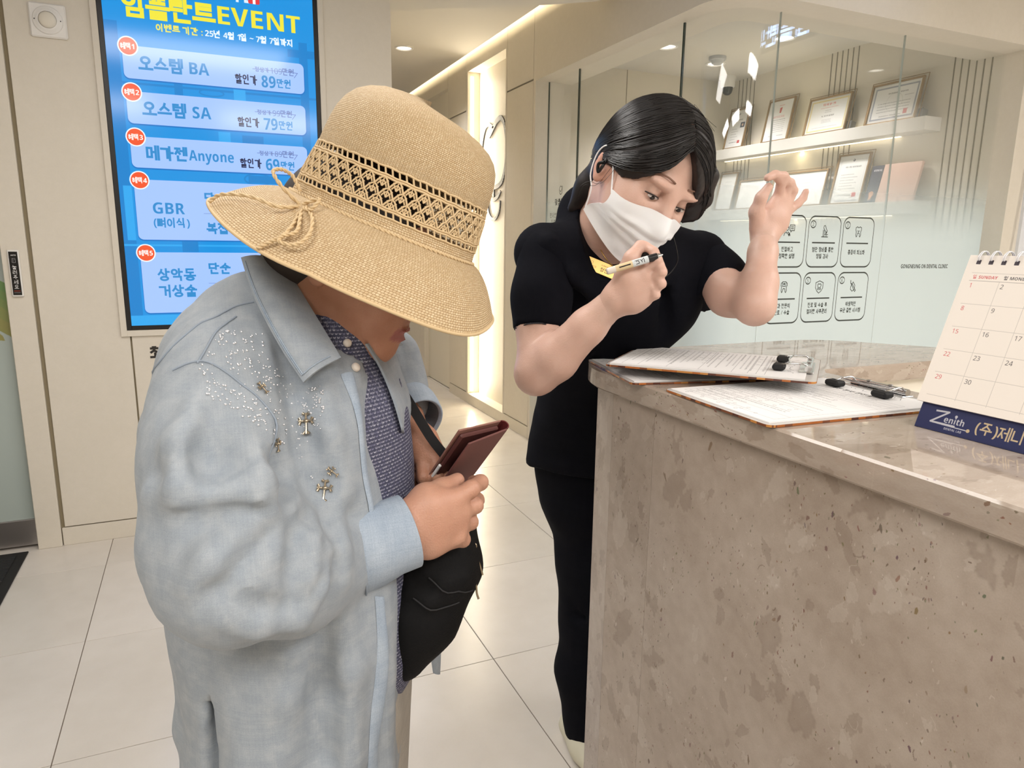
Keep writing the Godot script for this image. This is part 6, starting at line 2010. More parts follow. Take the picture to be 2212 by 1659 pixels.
func straw_hat(parent: Node, T: Transform3D) -> void:
	var tx := straw_tex()
	var straw := func(u: float, v: float) -> StandardMaterial3D:
		var m := mat(Color.WHITE, 0.7)
		m.albedo_texture = tx[0]
		m.heightmap_enabled = true
		m.heightmap_texture = tx[1]
		m.heightmap_scale = 0.08
		m.uv1_scale = Vector3(u, v, 1)
		return m
	var cordm := mat(Color8(216, 190, 148), 0.7)
	var hat := put("straw_hat", MB.new(), null, parent) if false else Node3D.new()
	hat.name = "straw_hat"
	parent.add_child(hat)
	hat.set_meta("label", "woven straw sun hat with open lace band and cord bow")
	var seg := 96
	var wob := func(an: float, y: float) -> float: return 1.0 + 0.012 * sin(an * 3.0 + y * 30.0) + 0.008 * sin(an * 5.0 + 1.0)
	# crown above the lace
	var rows := []
	for p in [[0.1075, 0.066], [0.1072, 0.074], [0.1065, 0.085], [0.105, 0.098], [0.102, 0.111], [0.096, 0.123], [0.087, 0.133], [0.074, 0.141], [0.058, 0.147], [0.038, 0.1505], [0.018, 0.1525], [0.0004, 0.153]]:
		var row := PackedVector3Array()
		for s in seg:
			var an := TAU * s / seg
			var k: float = p[0] * wob.call(an, p[1])
			var dent := 0.006 * cos(an) * smoothstep(0.10, 0.15, p[1])
			row.append(T * Vector3(cos(an) * k, p[1] - dent, sin(an) * k * 0.94))
		rows.append(row)
	var m := MB.new()
	m.grid(rows, true, false, true)
	put("crown", m, straw.call(13.0, 4.4), hat)
	# band below the lace
	rows = []
	for p in [[0.1165, -0.001], [0.1155, 0.004], [0.1145, 0.009], [0.1140, 0.0135]]:
		var row := PackedVector3Array()
		for s in seg:
			var an := TAU * s / seg
			var k: float = p[0] * wob.call(an, p[1])
			row.append(T * Vector3(cos(an) * k, p[1], sin(an) * k * 0.94))
		rows.append(row)
	m = MB.new()
	m.grid(rows, true, false, true)
	put("lower_band", m, straw.call(13.0, 0.4), hat)
	# brim with uneven droop
	var brim := func(an: float, s: float) -> Vector3:
		var c := cos(an)
		var sn := sin(an)
		var R := 0.178 - 0.010 * c + 0.010 * maxf(0.0, -c) + 0.004 * sin(an * 3.0)
		var drop := 0.046 + 0.018 * maxf(0.0, sn) + 0.022 * maxf(0.0, c) * (0.35 + maxf(0.0, sn)) - 0.004 * maxf(0.0, -c)
		drop += 0.004 * sin(an * 4.0 + 0.6)
		var r0: float = 0.1165 * wob.call(an, 0.0)
		var e := pow(s, 1.25)
		var r := lerpf(r0, R, s)
		return T * Vector3(c * r, -drop * e + 0.006 * sin(s * PI), sn * r * 0.94)
	for side in 2:
		rows = []
		for q in 15:
			var row := PackedVector3Array()
			for s in seg:
				var p: Vector3 = brim.call(TAU * s / seg, q / 14.0)
				row.append(p - T.basis.y * 0.0022 * side)
			rows.append(row)
		m = MB.new()
		m.grid(rows, true, false, side == 1)
		put("brim" if side == 0 else "brim_underside", m, straw.call(16.0, 2.7), hat)
	var ring := []
	for s in seg: ring.append(brim.call(TAU * s / seg, 1.0) - T.basis.y * 0.001)
	m = MB.new()
	m.tube(ring, 0.0022, 6, true)
	put("brim_edge", m, cordm, hat)
	# lace band of knotted cords
	var on := func(an: float, y: float, lift := 0.0) -> Vector3:
		var k: float = lerpf(0.1140, 0.1075, clampf((y - 0.0135) / 0.0525, 0, 1)) * wob.call(an, y) + lift
		return T * Vector3(cos(an) * k, y, sin(an) * k * 0.94)
	m = MB.new()
	for y in [0.0145, 0.0215, 0.0240, 0.0545, 0.0570, 0.0650]:
		ring = []
		for s in 120: ring.append(on.call(TAU * s / 120, y + 0.0004 * sin(s * 1.7)))
		m.tube(ring, 0.00135, 5, true)
	var N := 84
	for s in N:
		for e in [[0.0145, 0.0215, 0.35], [0.0570, 0.0650, 0.45]]:
			var a0 := TAU * s / N
			m.tube([on.call(a0, e[0]), on.call(a0 + TAU / N * e[2], e[1])], 0.0012, 4, false, false)
	N = 42
	for s in N:
		var a0 := TAU * s / N
		var da := TAU / N
		for lev in 3:
			var y0 := 0.0245 + lev * 0.0100
			var sh := 0.5 * (lev % 2)
			var fan := []
			for q in 7:
				var k := q / 6.0
				fan.append(on.call(a0 + da * (sh + k), y0 + 0.0098 * sin(k * PI), 0.0006))
			m.tube(fan, 0.0012, 4, false, false)
			fan = []
			for q in 6:
				var k := q / 5.0
				fan.append(on.call(a0 + da * (sh + 0.18 + k * 0.64), y0 + 0.0058 * sin(k * PI)))
			m.tube(fan, 0.0010, 4, false, false)
			for k in [0.28, 0.5, 0.72]:
				m.tube([on.call(a0 + da * (sh + 0.5), y0 - 0.0004), on.call(a0 + da * (sh + 0.5 + (k - 0.5) * 1.5), y0 + 0.0098 * sin(k * PI))], 0.0009, 4, false, false)
	put("lace_band", m, cordm, hat)
	# twisted cord and bow
	var twist := func(pts: Array, r: float) -> MB:
		var b := MB.new()
		var sp := spline(pts, 10)
		for st in 2:
			var o := []
			for k in sp.size():
				var d: Vector3 = (sp[mini(k + 1, sp.size() - 1)] - sp[maxi(k - 1, 0)]).normalized()
				var x := d.cross(Vector3.UP).normalized()
				var an := k * 0.9 + st * PI
				o.append(sp[k] + (x * cos(an) + d.cross(x) * sin(an)) * r * 0.75)
			b.tube(o, r, 5)
		return b
	var cord := []
	for s in 41: cord.append(on.call(-0.1 + TAU * s / 40.0, 0.0005, 0.0035))
	put("cord", twist.call(cord, 0.0013), cordm, hat)
	for q in [[Vector3(0.1086, 1.3252, -0.8166), Vector3(0.0889, 1.3446, -0.8129), Vector3(0.0809, 1.3600, -0.8199), Vector3(0.0905, 1.3640, -0.8277), Vector3(0.1023, 1.3581, -0.8323), Vector3(0.1087, 1.3423, -0.8260)], [Vector3(0.1084, 1.3251, -0.8145), Vector3(0.0819, 1.3237, -0.8003), Vector3(0.0565, 1.3344, -0.8251), Vector3(0.0295, 1.3375, -0.8656), Vector3(0.0169, 1.3295, -0.8751)], [Vector3(0.1083, 1.3241, -0.8143), Vector3(0.1025, 1.3125, -0.7887), Vector3(0.0960, 1.2979, -0.7716), Vector3(0.0819, 1.2930, -0.7712), Vector3(0.0786, 1.2874, -0.7681), Vector3(0.0938, 1.2848, -0.7586), Vector3(0.1078, 1.2957, -0.7637), Vector3(0.1142, 1.3127, -0.7835), Vector3(0.1116, 1.3250, -0.8097)], [Vector3(0.1074, 1.3241, -0.8147), Vector3(0.0964, 1.3076, -0.7869), Vector3(0.0832, 1.2940, -0.7742), Vector3(0.0703, 1.2872, -0.7762), Vector3(0.0577, 1.2805, -0.7803)], [Vector3(0.1100, 1.3280, -0.8145), Vector3(0.1243, 1.3325, -0.7946), Vector3(0.1149, 1.3216, -0.7930), Vector3(0.1088, 1.3229, -0.8072)]]:
		put("cord_bow", twist.call(q, 0.0014), cordm, hat)
func shoulder_bag() -> void:
	var t := thing("shoulder_bag", "small black crossbody bag hanging at the visitor's front", "bag", "", Vector3.ZERO)
	var F := Field.new()
	# pouch: a flat padded shape between front corners
	F.chain([Vector3(0.2748, 0.9173, -0.8729), Vector3(0.2730, 0.8535, -0.8484), Vector3(0.2456, 0.7907, -0.8356), Vector3(0.2166, 0.7446, -0.8327)], [0.040, 0.044, 0.038, 0.020], 0.04)
	F.chain([Vector3(0.2373, 0.8758, -0.8580), Vector3(0.2237, 0.8018, -0.8366), Vector3(0.2130, 0.7444, -0.8287)], [0.030, 0.030, 0.018], 0.04)
	F.chain([Vector3(0.3067, 0.9036, -0.8780), Vector3(0.3028, 0.8464, -0.8671), Vector3(0.2709, 0.7966, -0.8535)], [0.026, 0.026, 0.020], 0.03)
	fold(F, [[Vector3(0.1208, 1.0457, -0.4505), Vector3(0.2294, -0.4640, -0.8556)], [Vector3(0.1354, 1.0388, -0.4426), Vector3(0.2570, -0.4770, -0.8405)], [Vector3(0.1538, 1.0442, -0.4356), Vector3(0.2939, -0.4697, -0.8325)]], [0.003, 0.006, 0.003], 0.014, 0, -0.001)
	fold(F, [[Vector3(0.1322, 1.0587, -0.4484), Vector3(0.2535, -0.4435, -0.8597)], [Vector3(0.1452, 1.0512, -0.4409), Vector3(0.2782, -0.4575, -0.8446)], [Vector3(0.1599, 1.0553, -0.4353), Vector3(0.3077, -0.4516, -0.8375)]], [0.002, 0.005, 0.002], 0.014, 0, -0.001)
	var m := MB.new()
	F.mesh(m, 0.006, Vector3(0.2674, 0.8325, -0.8519) - Vector3(0.16, 0.2, 0.16), Vector3(0.2674, 0.8325, -0.8519) + Vector3(0.16, 0.2, 0.16))
	var leather := mat(Color8(17, 17, 18), 0.75)
	leather.metallic_specular = 0.3
	leather.normal_enabled = true
	leather.normal_texture = ntex(0.12, 256, 5, true, 4.0)
	leather.normal_scale = 0.3
	leather.uv1_triplanar = true
	leather.uv1_world_triplanar = true
	leather.uv1_scale = Vector3.ONE * 9.0
	put("pouch", m, leather, t)
	for q in [[Vector3(0.2402, 0.8715, -0.7944), Vector3(0.2635, 0.8515, -0.7908), Vector3(0.2983, 0.8390, -0.8173)], [Vector3(0.2161, 0.8498, -0.7892), Vector3(0.2403, 0.8331, -0.7859), Vector3(0.2797, 0.8312, -0.8015)]]:
		put("seam", seam(F, q, 0.0011, 0.0008), mat(Color8(38, 38, 40), 0.8), t)
	# strap up over the far shoulder
	var rows := []
	for p in spline([Vector3(0.1617, 1.2111, -1.0269), Vector3(0.2123, 1.1603, -0.9932), Vector3(0.2264, 1.1242, -0.9399), Vector3(0.2484, 1.0795, -0.9091), Vector3(0.2737, 1.0294, -0.8869), Vector3(0.2975, 0.9919, -0.8759), Vector3(0.3067, 0.9515, -0.8774), Vector3(0.3067, 0.9036, -0.8780)], 5):
		var row := PackedVector3Array()
		for s in 3: row.append(p + CAM_R * (s - 1) * 0.0058 + CAM_U * (s - 1) * 0.003)
		rows.append(row)
	put("strap", leaf(rows, 0.002), mat(Color8(26, 25, 26), 0.8), t)
	var gold := mat(Color8(176, 160, 136), 0.25, 0.9)
	for q in [[Vector3(0.3178, 0.8873, -0.8360), Vector3(0.3184, 0.8735, -0.8304), Vector3(0.3222, 0.8613, -0.8261), Vector3(0.3254, 0.8469, -0.8237)], [Vector3(0.3132, 0.8466, -0.8235), Vector3(0.3142, 0.8378, -0.8189), Vector3(0.3145, 0.8256, -0.8161), Vector3(0.3162, 0.8183, -0.8137)]]:
		m = MB.new()
		m.tube(spline(q, 6), 0.0016, 6)
		put("zip_pull", m, gold, t)
	for q in [Vector3(0.3174, 0.8845, -0.8367), Vector3(0.3149, 0.8615, -0.8316), Vector3(0.3147, 0.8519, -0.8274), Vector3(0.3139, 0.8575, -0.8289)]:
		m = MB.new()
		var ring := []
		for k in 12: ring.append(q + (CAM_R * cos(TAU * k / 12) + CAM_U * sin(TAU * k / 12)) * 0.004)
		m.tube(ring, 0.0013, 5, true)
		put("zip_ring", m, gold, t)
func phone_case() -> void:
	var t := thing("phone_wallet", "burgundy brown folding phone case held open in the visitor's hand", "phone case", "", Vector3.ZERO)
	# long way, and across from the fold to the free edges (down, left and towards the viewer)
	var along := CAM_R * 0.575 + CAM_U * 0.82
	var perp := CAM_R * -0.82 + CAM_U * 0.575
	var up := (along * 0.8 - CAM_F * 0.6).normalized()
	var q := -(along * 0.6 + CAM_F * 0.8)
	var w := (perp * 0.42 + q * 0.91).normalized()
	var n := w.cross(up).normalized()
	if n.dot(CAM_R) < 0: n = -n
	var s1 := Vector3(0.3660, 1.0445, -0.8381)
	var s0 := s1 - up * 0.155
	var cover := mat(Color8(116, 74, 70), 0.5)
	var inner := mat(Color8(150, 108, 96), 0.6)
	var gap := 0.015
	for e in [["near_flap", 0.0, cover], ["far_flap", -gap, inner]]:
		var wd := w.rotated(up, 0.0)
		if e[1] < 0.0: wd = (w - n * 0.10).normalized()
		var T := Transform3D(Basis(wd, up, wd.cross(up)), s0 + n * e[1])
		var m := MB.new()
		m.box(Vector3(0, 0, -0.0013), Vector3(0.074, 0.155, 0.0013), 0.0009, T)
		put(e[0], m, e[2], t)
	# pocket with a card on the inside of the far flap
	var wd2 := (w - n * 0.10).normalized()
	var T2 := Transform3D(Basis(wd2, up, wd2.cross(up)), s0 - n * gap)
	var zs := 1.0 if wd2.cross(up).dot(n) > 0 else -1.0
	var m2 := MB.new()
	m2.box(Vector3(0.004, 0.004, minf(0.0014 * zs, 0.0080 * zs)), Vector3(0.070, 0.149, maxf(0.0014 * zs, 0.0080 * zs)), 0.002, T2)
	put("inner_pocket", m2, mat(Color8(92, 52, 48), 0.5), t)
	m2 = MB.new()
	m2.box(Vector3(0.0702, 0.045, minf(0.003 * zs, 0.0072 * zs)), Vector3(0.0735, 0.085, maxf(0.003 * zs, 0.0072 * zs)), 0.0006, T2)
	put("card_edge", m2, M.white, t)
	# rounded fold joining the two flaps
	var rows := []
	for k in 2:
		var row := PackedVector3Array()
		for s in 9:
			var an := PI * s / 8.0
			row.append((s0 if k == 0 else s1) - n * gap * 0.5 + n * cos(an) * gap * 0.5 - w * sin(an) * 0.008)
		rows.append(row)
	put("fold", leaf(rows, 0.0016), mat(Color8(104, 44, 44), 0.4), t)
# ---------- the receptionist ----------
func clerk() -> void:
	var t := thing("person", "receptionist in black scrubs and white face mask leaning over the desk", "person", "", Vector3.ZERO)
	var back := -CAM_F
	var ef := (CAM_R * 0.28 - CAM_U * 0.72 + back * 0.635).normalized()
	var side := (CAM_R * -0.803 + CAM_U * 0.182 + back * 0.561)
	side = (side - ef * side.dot(ef)).normalized()
	var HB := Basis(ef, side.cross(ef), side)
	var head := Transform3D(HB, Vector3(0.7075, 1.3999, -1.0495))
	var P := func(x: float, y: float, z: float) -> Vector3: return head * Vector3(x, y, z)
	var bm := MB.new()
	var F := Field.new()
	head_shape(F, head, 1.0)
	F.cap(P.call(-0.03, -0.06, 0), Vector3(0.7073, 1.3035, -1.1623), 0.050, 0.055, 0.025)
	F.cap(Vector3(0.7073, 1.3035, -1.1623), Vector3(0.7310, 1.2427, -1.1830), 0.062, 0.10, 0.04)
	var HI := head.affine_inverse()
	var rn := FastNoiseLite.new()
	rn.seed = 5
	rn.frequency = 30.0
	var skin := func(p: Vector3, _n: Vector3) -> Color:
		var q := HI * p
		var k := rn.get_noise_3dv(p)
		var c := Color(0.70, 0.47, 0.385).lerp(Color(0.64, 0.40, 0.315), k * 0.5 + 0.5)
		if q.z > 0.07 and q.x < 0.02: c = c.lerp(Color(0.62, 0.28, 0.20), 0.5)
		return c
	F.mesh(bm, 0.0042, head.origin - Vector3.ONE * 0.22, head.origin + Vector3.ONE * 0.2, skin)
	# trunk, legs, arms
	var B := Field.new()
	B.chain([Vector3(0.7370, 1.2512, -1.1933), Vector3(0.7732, 1.1657, -1.2365), Vector3(0.8172, 0.9511, -1.3706), Vector3(0.8458, 0.7637, -1.4282)], [0.08, 0.09, 0.085, 0.10], 0.05)
	B.cap(Vector3(0.5783, 1.2727, -1.1681), Vector3(0.9005, 1.2576, -1.1334), 0.035, 0.035, 0.04)
	for s in [0.0, 0.16]:
		var o := Vector3(s, 0, -0.02 * s)
		B.chain([Vector3(0.8528, 0.7161, -1.4258) + o, Vector3(0.8652, 0.3669, -1.3991) + o, Vector3(0.8572, 0.0293, -1.3729) + o], [0.085, 0.055, 0.04], 0.03)
	B.mesh(bm, 0.018, Vector3(0.35, 0.0, -1.75), Vector3(1.25, 1.4, -0.9), skin)
	var A := Field.new()
	A.chain([Vector3(0.5722, 1.2606, -1.1569), Vector3(0.5501, 1.1481, -1.1196), Vector3(0.5261, 1.0689, -1.0794)], [0.038, 0.040, 0.037], 0.02)
	A.chain([Vector3(0.5244, 1.0665, -1.0796), Vector3(0.5479, 1.0961, -1.0533), Vector3(0.5847, 1.1551, -1.0110), Vector3(0.6121, 1.2008, -0.9754)], [0.037, 0.038, 0.030, 0.0225], 0.012)
	A.mesh(bm, 0.0065, Vector3(0.5520, 1.1541, -1.0644) - Vector3.ONE * 0.26, Vector3(0.5520, 1.1541, -1.0644) + Vector3.ONE * 0.22, skin)
	var R := Field.new()
	R.chain([Vector3(0.5993, 1.1771, -0.9926), Vector3(0.6139, 1.2032, -0.9729)], [0.025, 0.0225], 0.015)
	R.chain([Vector3(0.6141, 1.2100, -0.9710), Vector3(0.6246, 1.2331, -0.9513), Vector3(0.6361, 1.2468, -0.9336)], [0.019, 0.018, 0.012], 0.014)
	R.chain([Vector3(0.6165, 1.2057, -0.9689), Vector3(0.6322, 1.2215, -0.9487), Vector3(0.6443, 1.2341, -0.9294)], [0.020, 0.019, 0.012], 0.014)
	R.chain([Vector3(0.6187, 1.2012, -0.9692), Vector3(0.6344, 1.2098, -0.9485), Vector3(0.6461, 1.2181, -0.9306)], [0.019, 0.018, 0.0115], 0.014)
	R.chain([Vector3(0.6200, 1.1965, -0.9710), Vector3(0.6319, 1.1993, -0.9518), Vector3(0.6415, 1.2048, -0.9353)], [0.017, 0.015, 0.010], 0.014)
	R.chain([Vector3(0.6375, 1.2482, -0.9333), Vector3(0.6464, 1.2659, -0.9131), Vector3(0.6475, 1.2783, -0.9243), Vector3(0.6446, 1.2865, -0.9408)], [0.0092, 0.0084, 0.0078, 0.0066], 0.0015)
	R.chain([Vector3(0.6456, 1.2334, -0.9287), Vector3(0.6517, 1.2479, -0.9069), Vector3(0.6510, 1.2602, -0.9143), Vector3(0.6466, 1.2653, -0.9330)], [0.0092, 0.0084, 0.0077, 0.0066], 0.0015)
	R.chain([Vector3(0.6481, 1.2175, -0.9296), Vector3(0.6528, 1.2302, -0.9080), Vector3(0.6495, 1.2412, -0.9141), Vector3(0.6450, 1.2447, -0.9314)], [0.0088, 0.0080, 0.0074, 0.0063], 0.0015)
	R.chain([Vector3(0.6427, 1.2034, -0.9345), Vector3(0.6486, 1.2127, -0.9150), Vector3(0.6447, 1.2239, -0.9191), Vector3(0.6407, 1.2265, -0.9360)], [0.0080, 0.0072, 0.0066, 0.0058], 0.0015)
	R.chain([Vector3(0.6162, 1.2206, -0.9668), Vector3(0.6140, 1.2447, -0.9519), Vector3(0.6192, 1.2678, -0.9435), Vector3(0.6371, 1.2878, -0.9489)], [0.016, 0.0135, 0.0108, 0.0085], 0.010)
	R.mesh(bm, 0.003, Vector3(0.6304, 1.2376, -0.9475) - Vector3.ONE * 0.12, Vector3(0.6304, 1.2376, -0.9475) + Vector3.ONE * 0.12, skin)
	var L := Field.new()
	L.chain([Vector3(0.9085, 1.2533, -1.1289), Vector3(0.8951, 1.2007, -1.0340), Vector3(0.8923, 1.1902, -0.9659)], [0.038, 0.038, 0.034], 0.02)
	L.chain([Vector3(0.8876, 1.1855, -0.9558), Vector3(0.9073, 1.2261, -0.9727), Vector3(0.9427, 1.2780, -1.0075), Vector3(0.9588, 1.3054, -1.0232)], [0.0345, 0.031, 0.0245, 0.0218], 0.014)
	L.mesh(bm, 0.0065, Vector3(0.8949, 1.2320, -1.0186) - Vector3.ONE * 0.2, Vector3(0.8949, 1.2320, -1.0186) + Vector3.ONE * 0.2, skin)
	var G := Field.new()
	G.chain([Vector3(0.9362, 1.2698, -1.0019), Vector3(0.9588, 1.3054, -1.0232)], [0.0250, 0.0222], 0.015)
	G.chain([Vector3(0.9536, 1.3087, -1.0262), Vector3(0.9655, 1.3446, -1.0255), Vector3(0.9819, 1.3779, -1.0211)], [0.019, 0.016, 0.0108], 0.010)
	G.chain([Vector3(0.9612, 1.3088, -1.0262), Vector3(0.9792, 1.3425, -1.0257), Vector3(0.9962, 1.3744, -1.0229)], [0.019, 0.0165, 0.0108], 0.010)
	G.chain([Vector3(0.9674, 1.3089, -1.0257), Vector3(0.9881, 1.3377, -1.0251), Vector3(1.0073, 1.3658, -1.0250)], [0.018, 0.016, 0.0104], 0.010)
	G.chain([Vector3(0.9702, 1.3056, -1.0260), Vector3(0.9920, 1.3278, -1.0256), Vector3(1.0141, 1.3536, -1.0282)], [0.016, 0.0145, 0.0095], 0.010)
	G.chain([Vector3(0.9819, 1.3788, -1.0213), Vector3(0.9731, 1.4036, -1.0084), Vector3(0.9495, 1.4139, -1.0010), Vector3(0.9296, 1.4072, -0.9972)], [0.0094, 0.0086, 0.0078, 0.0066], 0.003)
	G.chain([Vector3(0.9964, 1.3761, -1.0232), Vector3(0.9958, 1.4001, -1.0131), Vector3(0.9737, 1.4129, -1.0034), Vector3(0.9510, 1.4138, -0.9981)], [0.0094, 0.0086, 0.0078, 0.0066], 0.003)
	G.chain([Vector3(1.0081, 1.3666, -1.0248), Vector3(1.0137, 1.3897, -1.0185), Vector3(0.9976, 1.4033, -1.0108), Vector3(0.9779, 1.4070, -1.0070)], [0.0090, 0.0082, 0.0075, 0.0064], 0.003)
	G.chain([Vector3(1.0149, 1.3536, -1.0279), Vector3(1.0356, 1.3676, -1.0263), Vector3(1.0450, 1.3779, -1.0243), Vector3(1.0474, 1.3896, -1.0214)], [0.0082, 0.0074, 0.0068, 0.0060], 0.003)
	G.chain([Vector3(0.9455, 1.3235, -1.0275), Vector3(0.9354, 1.3495, -1.0243), Vector3(0.9360, 1.3736, -1.0160), Vector3(0.9465, 1.3930, -1.0111)], [0.0165, 0.0125, 0.0098, 0.0078], 0.008)
	G.mesh(bm, 0.003, Vector3(0.9804, 1.3573, -1.0194) - Vector3.ONE * 0.12, Vector3(0.9804, 1.3573, -1.0194) + Vector3.ONE * 0.12, skin)
	put("body", bm, skin_mat(Color.WHITE, 0.45), t, true)
	# eyes, lashes and brows
	var dark := mat(Color8(34, 26, 24), 0.4)
	for z in [-1, 1]:
		var m := MB.new()
		var e := Field.new()
		e.ell(P.call(0.0815, 0.0035, z * 0.031), HB, Vector3(0.0038, 0.0032, 0.0115))
		e.mesh(m, 0.0012, P.call(0.08, 0.0035, z * 0.031) - Vector3.ONE * 0.016, P.call(0.08, 0.0035, z * 0.031) + Vector3.ONE * 0.016)
		put("eye", m, mat(Color8(206, 196, 190), 0.15), t)
		m = MB.new()
		e = Field.new()
		e.ell(P.call(0.0832, 0.0028, z * 0.031 + 0.001), HB, Vector3(0.0032, 0.0038, 0.0052))
		e.mesh(m, 0.001, P.call(0.0832, 0.003, z * 0.031) - Vector3.ONE * 0.01, P.call(0.0832, 0.003, z * 0.031) + Vector3.ONE * 0.01)
		put("iris", m, dark, t)
		m = MB.new()
		m.tube(spline([P.call(0.0800, 0.0035, z * 0.0175), P.call(0.0862, 0.0072, z * 0.024), P.call(0.0872, 0.0082, z * 0.031), P.call(0.0840, 0.0075, z * 0.039), P.call(0.0765, 0.0050, z * 0.047)], 5), 0.0011, 6)
		put("lashes", m, dark, t)
		m = MB.new()
		m.tube(spline([P.call(0.0875, 0.0400, z * 0.0150), P.call(0.0890, 0.0420, z * 0.023), P.call(0.0853, 0.0430, z * 0.034), P.call(0.0745, 0.0390, z * 0.047), P.call(0.0650, 0.0320, z * 0.054)], 5), 0.0015, 6)
		put("eyebrow", m, mat(Color8(132, 100, 84), 0.8), t)
	# hair
	var H := Field.new()
	H.ell(P.call(-0.010, 0.030, 0), HB, Vector3(0.113, 0.104, 0.089), 0.02)
	H.ell(P.call(-0.055, -0.012, 0), HB, Vector3(0.046, 0.058, 0.062), 0.03)
	H.curtain(head, Vector2(0.018, 0.097), 1.95, 1.2, 0.012)
	H.ell(P.call(0.020, -0.062, 0.082), HB, Vector3(0.062, 0.058, 0.030), 0.008, 1)
	H.ell(P.call(0.040, -0.075, -0.075), HB, Vector3(0.070, 0.058, 0.030), 0.008, 1)
	H.chain([P.call(0.060, 0.070, -0.066), P.call(0.060, 0.030, -0.084), P.call(0.058, 0.000, -0.086), P.call(0.056, -0.020, -0.078)], [0.010, 0.010, 0.008, 0.003], 0.02)
	# low ponytail behind the neck
	H.chain([P.call(-0.080, -0.030, 0.01), P.call(-0.074, -0.080, 0.03), P.call(-0.068, -0.125, 0.035)], [0.026, 0.020, 0.012], 0.03)
	var part_a: Vector3 = P.call(0.066, 0.112, -0.014)
	var hm := MB.new()
	var hr := func(p: Vector3, _n: Vector3) -> float:
		var q := HI * p
		return -0.0022 * exp(-pow((q.z - 0.018) / 0.0035, 2.0)) * smoothstep(-0.02, 0.02, q.x)
	var hc := func(p: Vector3, _n: Vector3) -> Color:
		var q := HI * p
		var on_part := exp(-pow((q.z - 0.018 + 0.002 * sin(q.x * 120.0)) / 0.0015, 2.0)) * smoothstep(-0.015, 0.02, q.x) * (1.0 if q.y > 0.05 else 0.0)
		return Color(0.008, 0.007, 0.007).lerp(Color(0.42, 0.27, 0.21), on_part * 0.8)
	H.mesh(hm, 0.0045, head.origin - Vector3.ONE * 0.22, head.origin + Vector3.ONE * 0.18, hc, hr)
	var hmat := mat(Color.WHITE, 0.5)
	hmat.vertex_color_use_as_albedo = true
	var hair := put("hair", hm, hmat, t, true)
	hair.set_meta("label", "black hair parted in the middle and tied back")
	# single strands combed from the parting to the nape
	var sr := RandomNumberGenerator.new()
	sr.seed = 40
	var sb := MB.new()
	var lane := [[Vector3(0.080, 0.098, 0.019), Vector3(0.090, 0.058, 0.048), Vector3(0.058, 0.018, 0.084), Vector3(0.0, -0.006, 0.096), Vector3(-0.065, -0.028, 0.070)], [Vector3(0.015, 0.138, 0.018), Vector3(0.012, 0.115, 0.064), Vector3(-0.008, 0.072, 0.092), Vector3(-0.045, 0.020, 0.092), Vector3(-0.085, -0.026, 0.060)], [Vector3(-0.090, 0.118, 0.018), Vector3(-0.105, 0.090, 0.060), Vector3(-0.112, 0.050, 0.070), Vector3(-0.110, 0.0, 0.060), Vector3(-0.095, -0.032, 0.040)]]
	var lane_r := [[Vector3(0.080, 0.098, 0.017), Vector3(0.090, 0.066, -0.035), Vector3(0.076, 0.030, -0.074), Vector3(0.062, 0.0, -0.092), Vector3(0.056, -0.028, -0.086)], [Vector3(0.015, 0.138, 0.017), Vector3(0.020, 0.115, -0.050), Vector3(0.018, 0.070, -0.090), Vector3(0.010, 0.020, -0.096), Vector3(-0.030, -0.030, -0.085)], [Vector3(-0.090, 0.118, 0.017), Vector3(-0.105, 0.085, -0.050), Vector3(-0.110, 0.040, -0.070), Vector3(-0.105, 0.0, -0.060), Vector3(-0.095, -0.032, -0.040)]]
	for k in 400:
		var ln: Array = lane if k % 8 < 5 else lane_r
		var u := sr.randf() * 1.9 - 0.05
		var ctrl := []
		for q in 5:
			var a: Vector3 = ln[0][q].lerp(ln[1][q], u) if u < 1.0 else ln[1][q].lerp(ln[2][q], u - 1.0)
			ctrl.append(a + Vector3(sr.randf_range(-1, 1), sr.randf_range(-1, 1), sr.randf_range(-1, 1)) * (0.0025 if q else 0.0012))
		var pts := []
		var lift := sr.randf_range(0.0002, 0.0014)
		for q in spline(ctrl, 4): pts.append(H.snap(head * q, lift)[0])
		sb.tube(pts, sr.randf_range(0.0005, 0.0011), 3, false, false)
	var fly := [[P.call(0.03, 0.014, 0.086), Vector3(0.6085, 1.3861, -1.0234), Vector3(0.5932, 1.3889, -1.0420), Vector3(0.5822, 1.3775, -1.0555), Vector3(0.5805, 1.3631, -1.0643)], [P.call(0.02, 0.010, 0.086), Vector3(0.6015, 1.3838, -1.0260), Vector3(0.5872, 1.3829, -1.0433), Vector3(0.5827, 1.3656, -1.0527)], [P.call(0.0, 0.13, 0.02), Vector3(0.7105, 1.5297, -1.0545), Vector3(0.6941, 1.5192, -1.0706), Vector3(0.6801, 1.4945, -1.0825)], [P.call(0.02, 0.13, -0.04), Vector3(0.7604, 1.5335, -1.0332), Vector3(0.7803, 1.5132, -1.0199), Vector3(0.7924, 1.4830, -1.0078)], [P.call(0.0, 0.12, -0.06), Vector3(0.7940, 1.5248, -1.0386), Vector3(0.8093, 1.4747, -1.0208), Vector3(0.8095, 1.4361, -1.0122)]]
	for q in fly: sb.tube(spline(q, 6), 0.00035, 3, false, false)
	var strands := put("strands", sb, mat(Color8(22, 19, 19), 0.3), hair)
	strands.set_meta("kind", "stuff")
	# face mask
	var rows := []
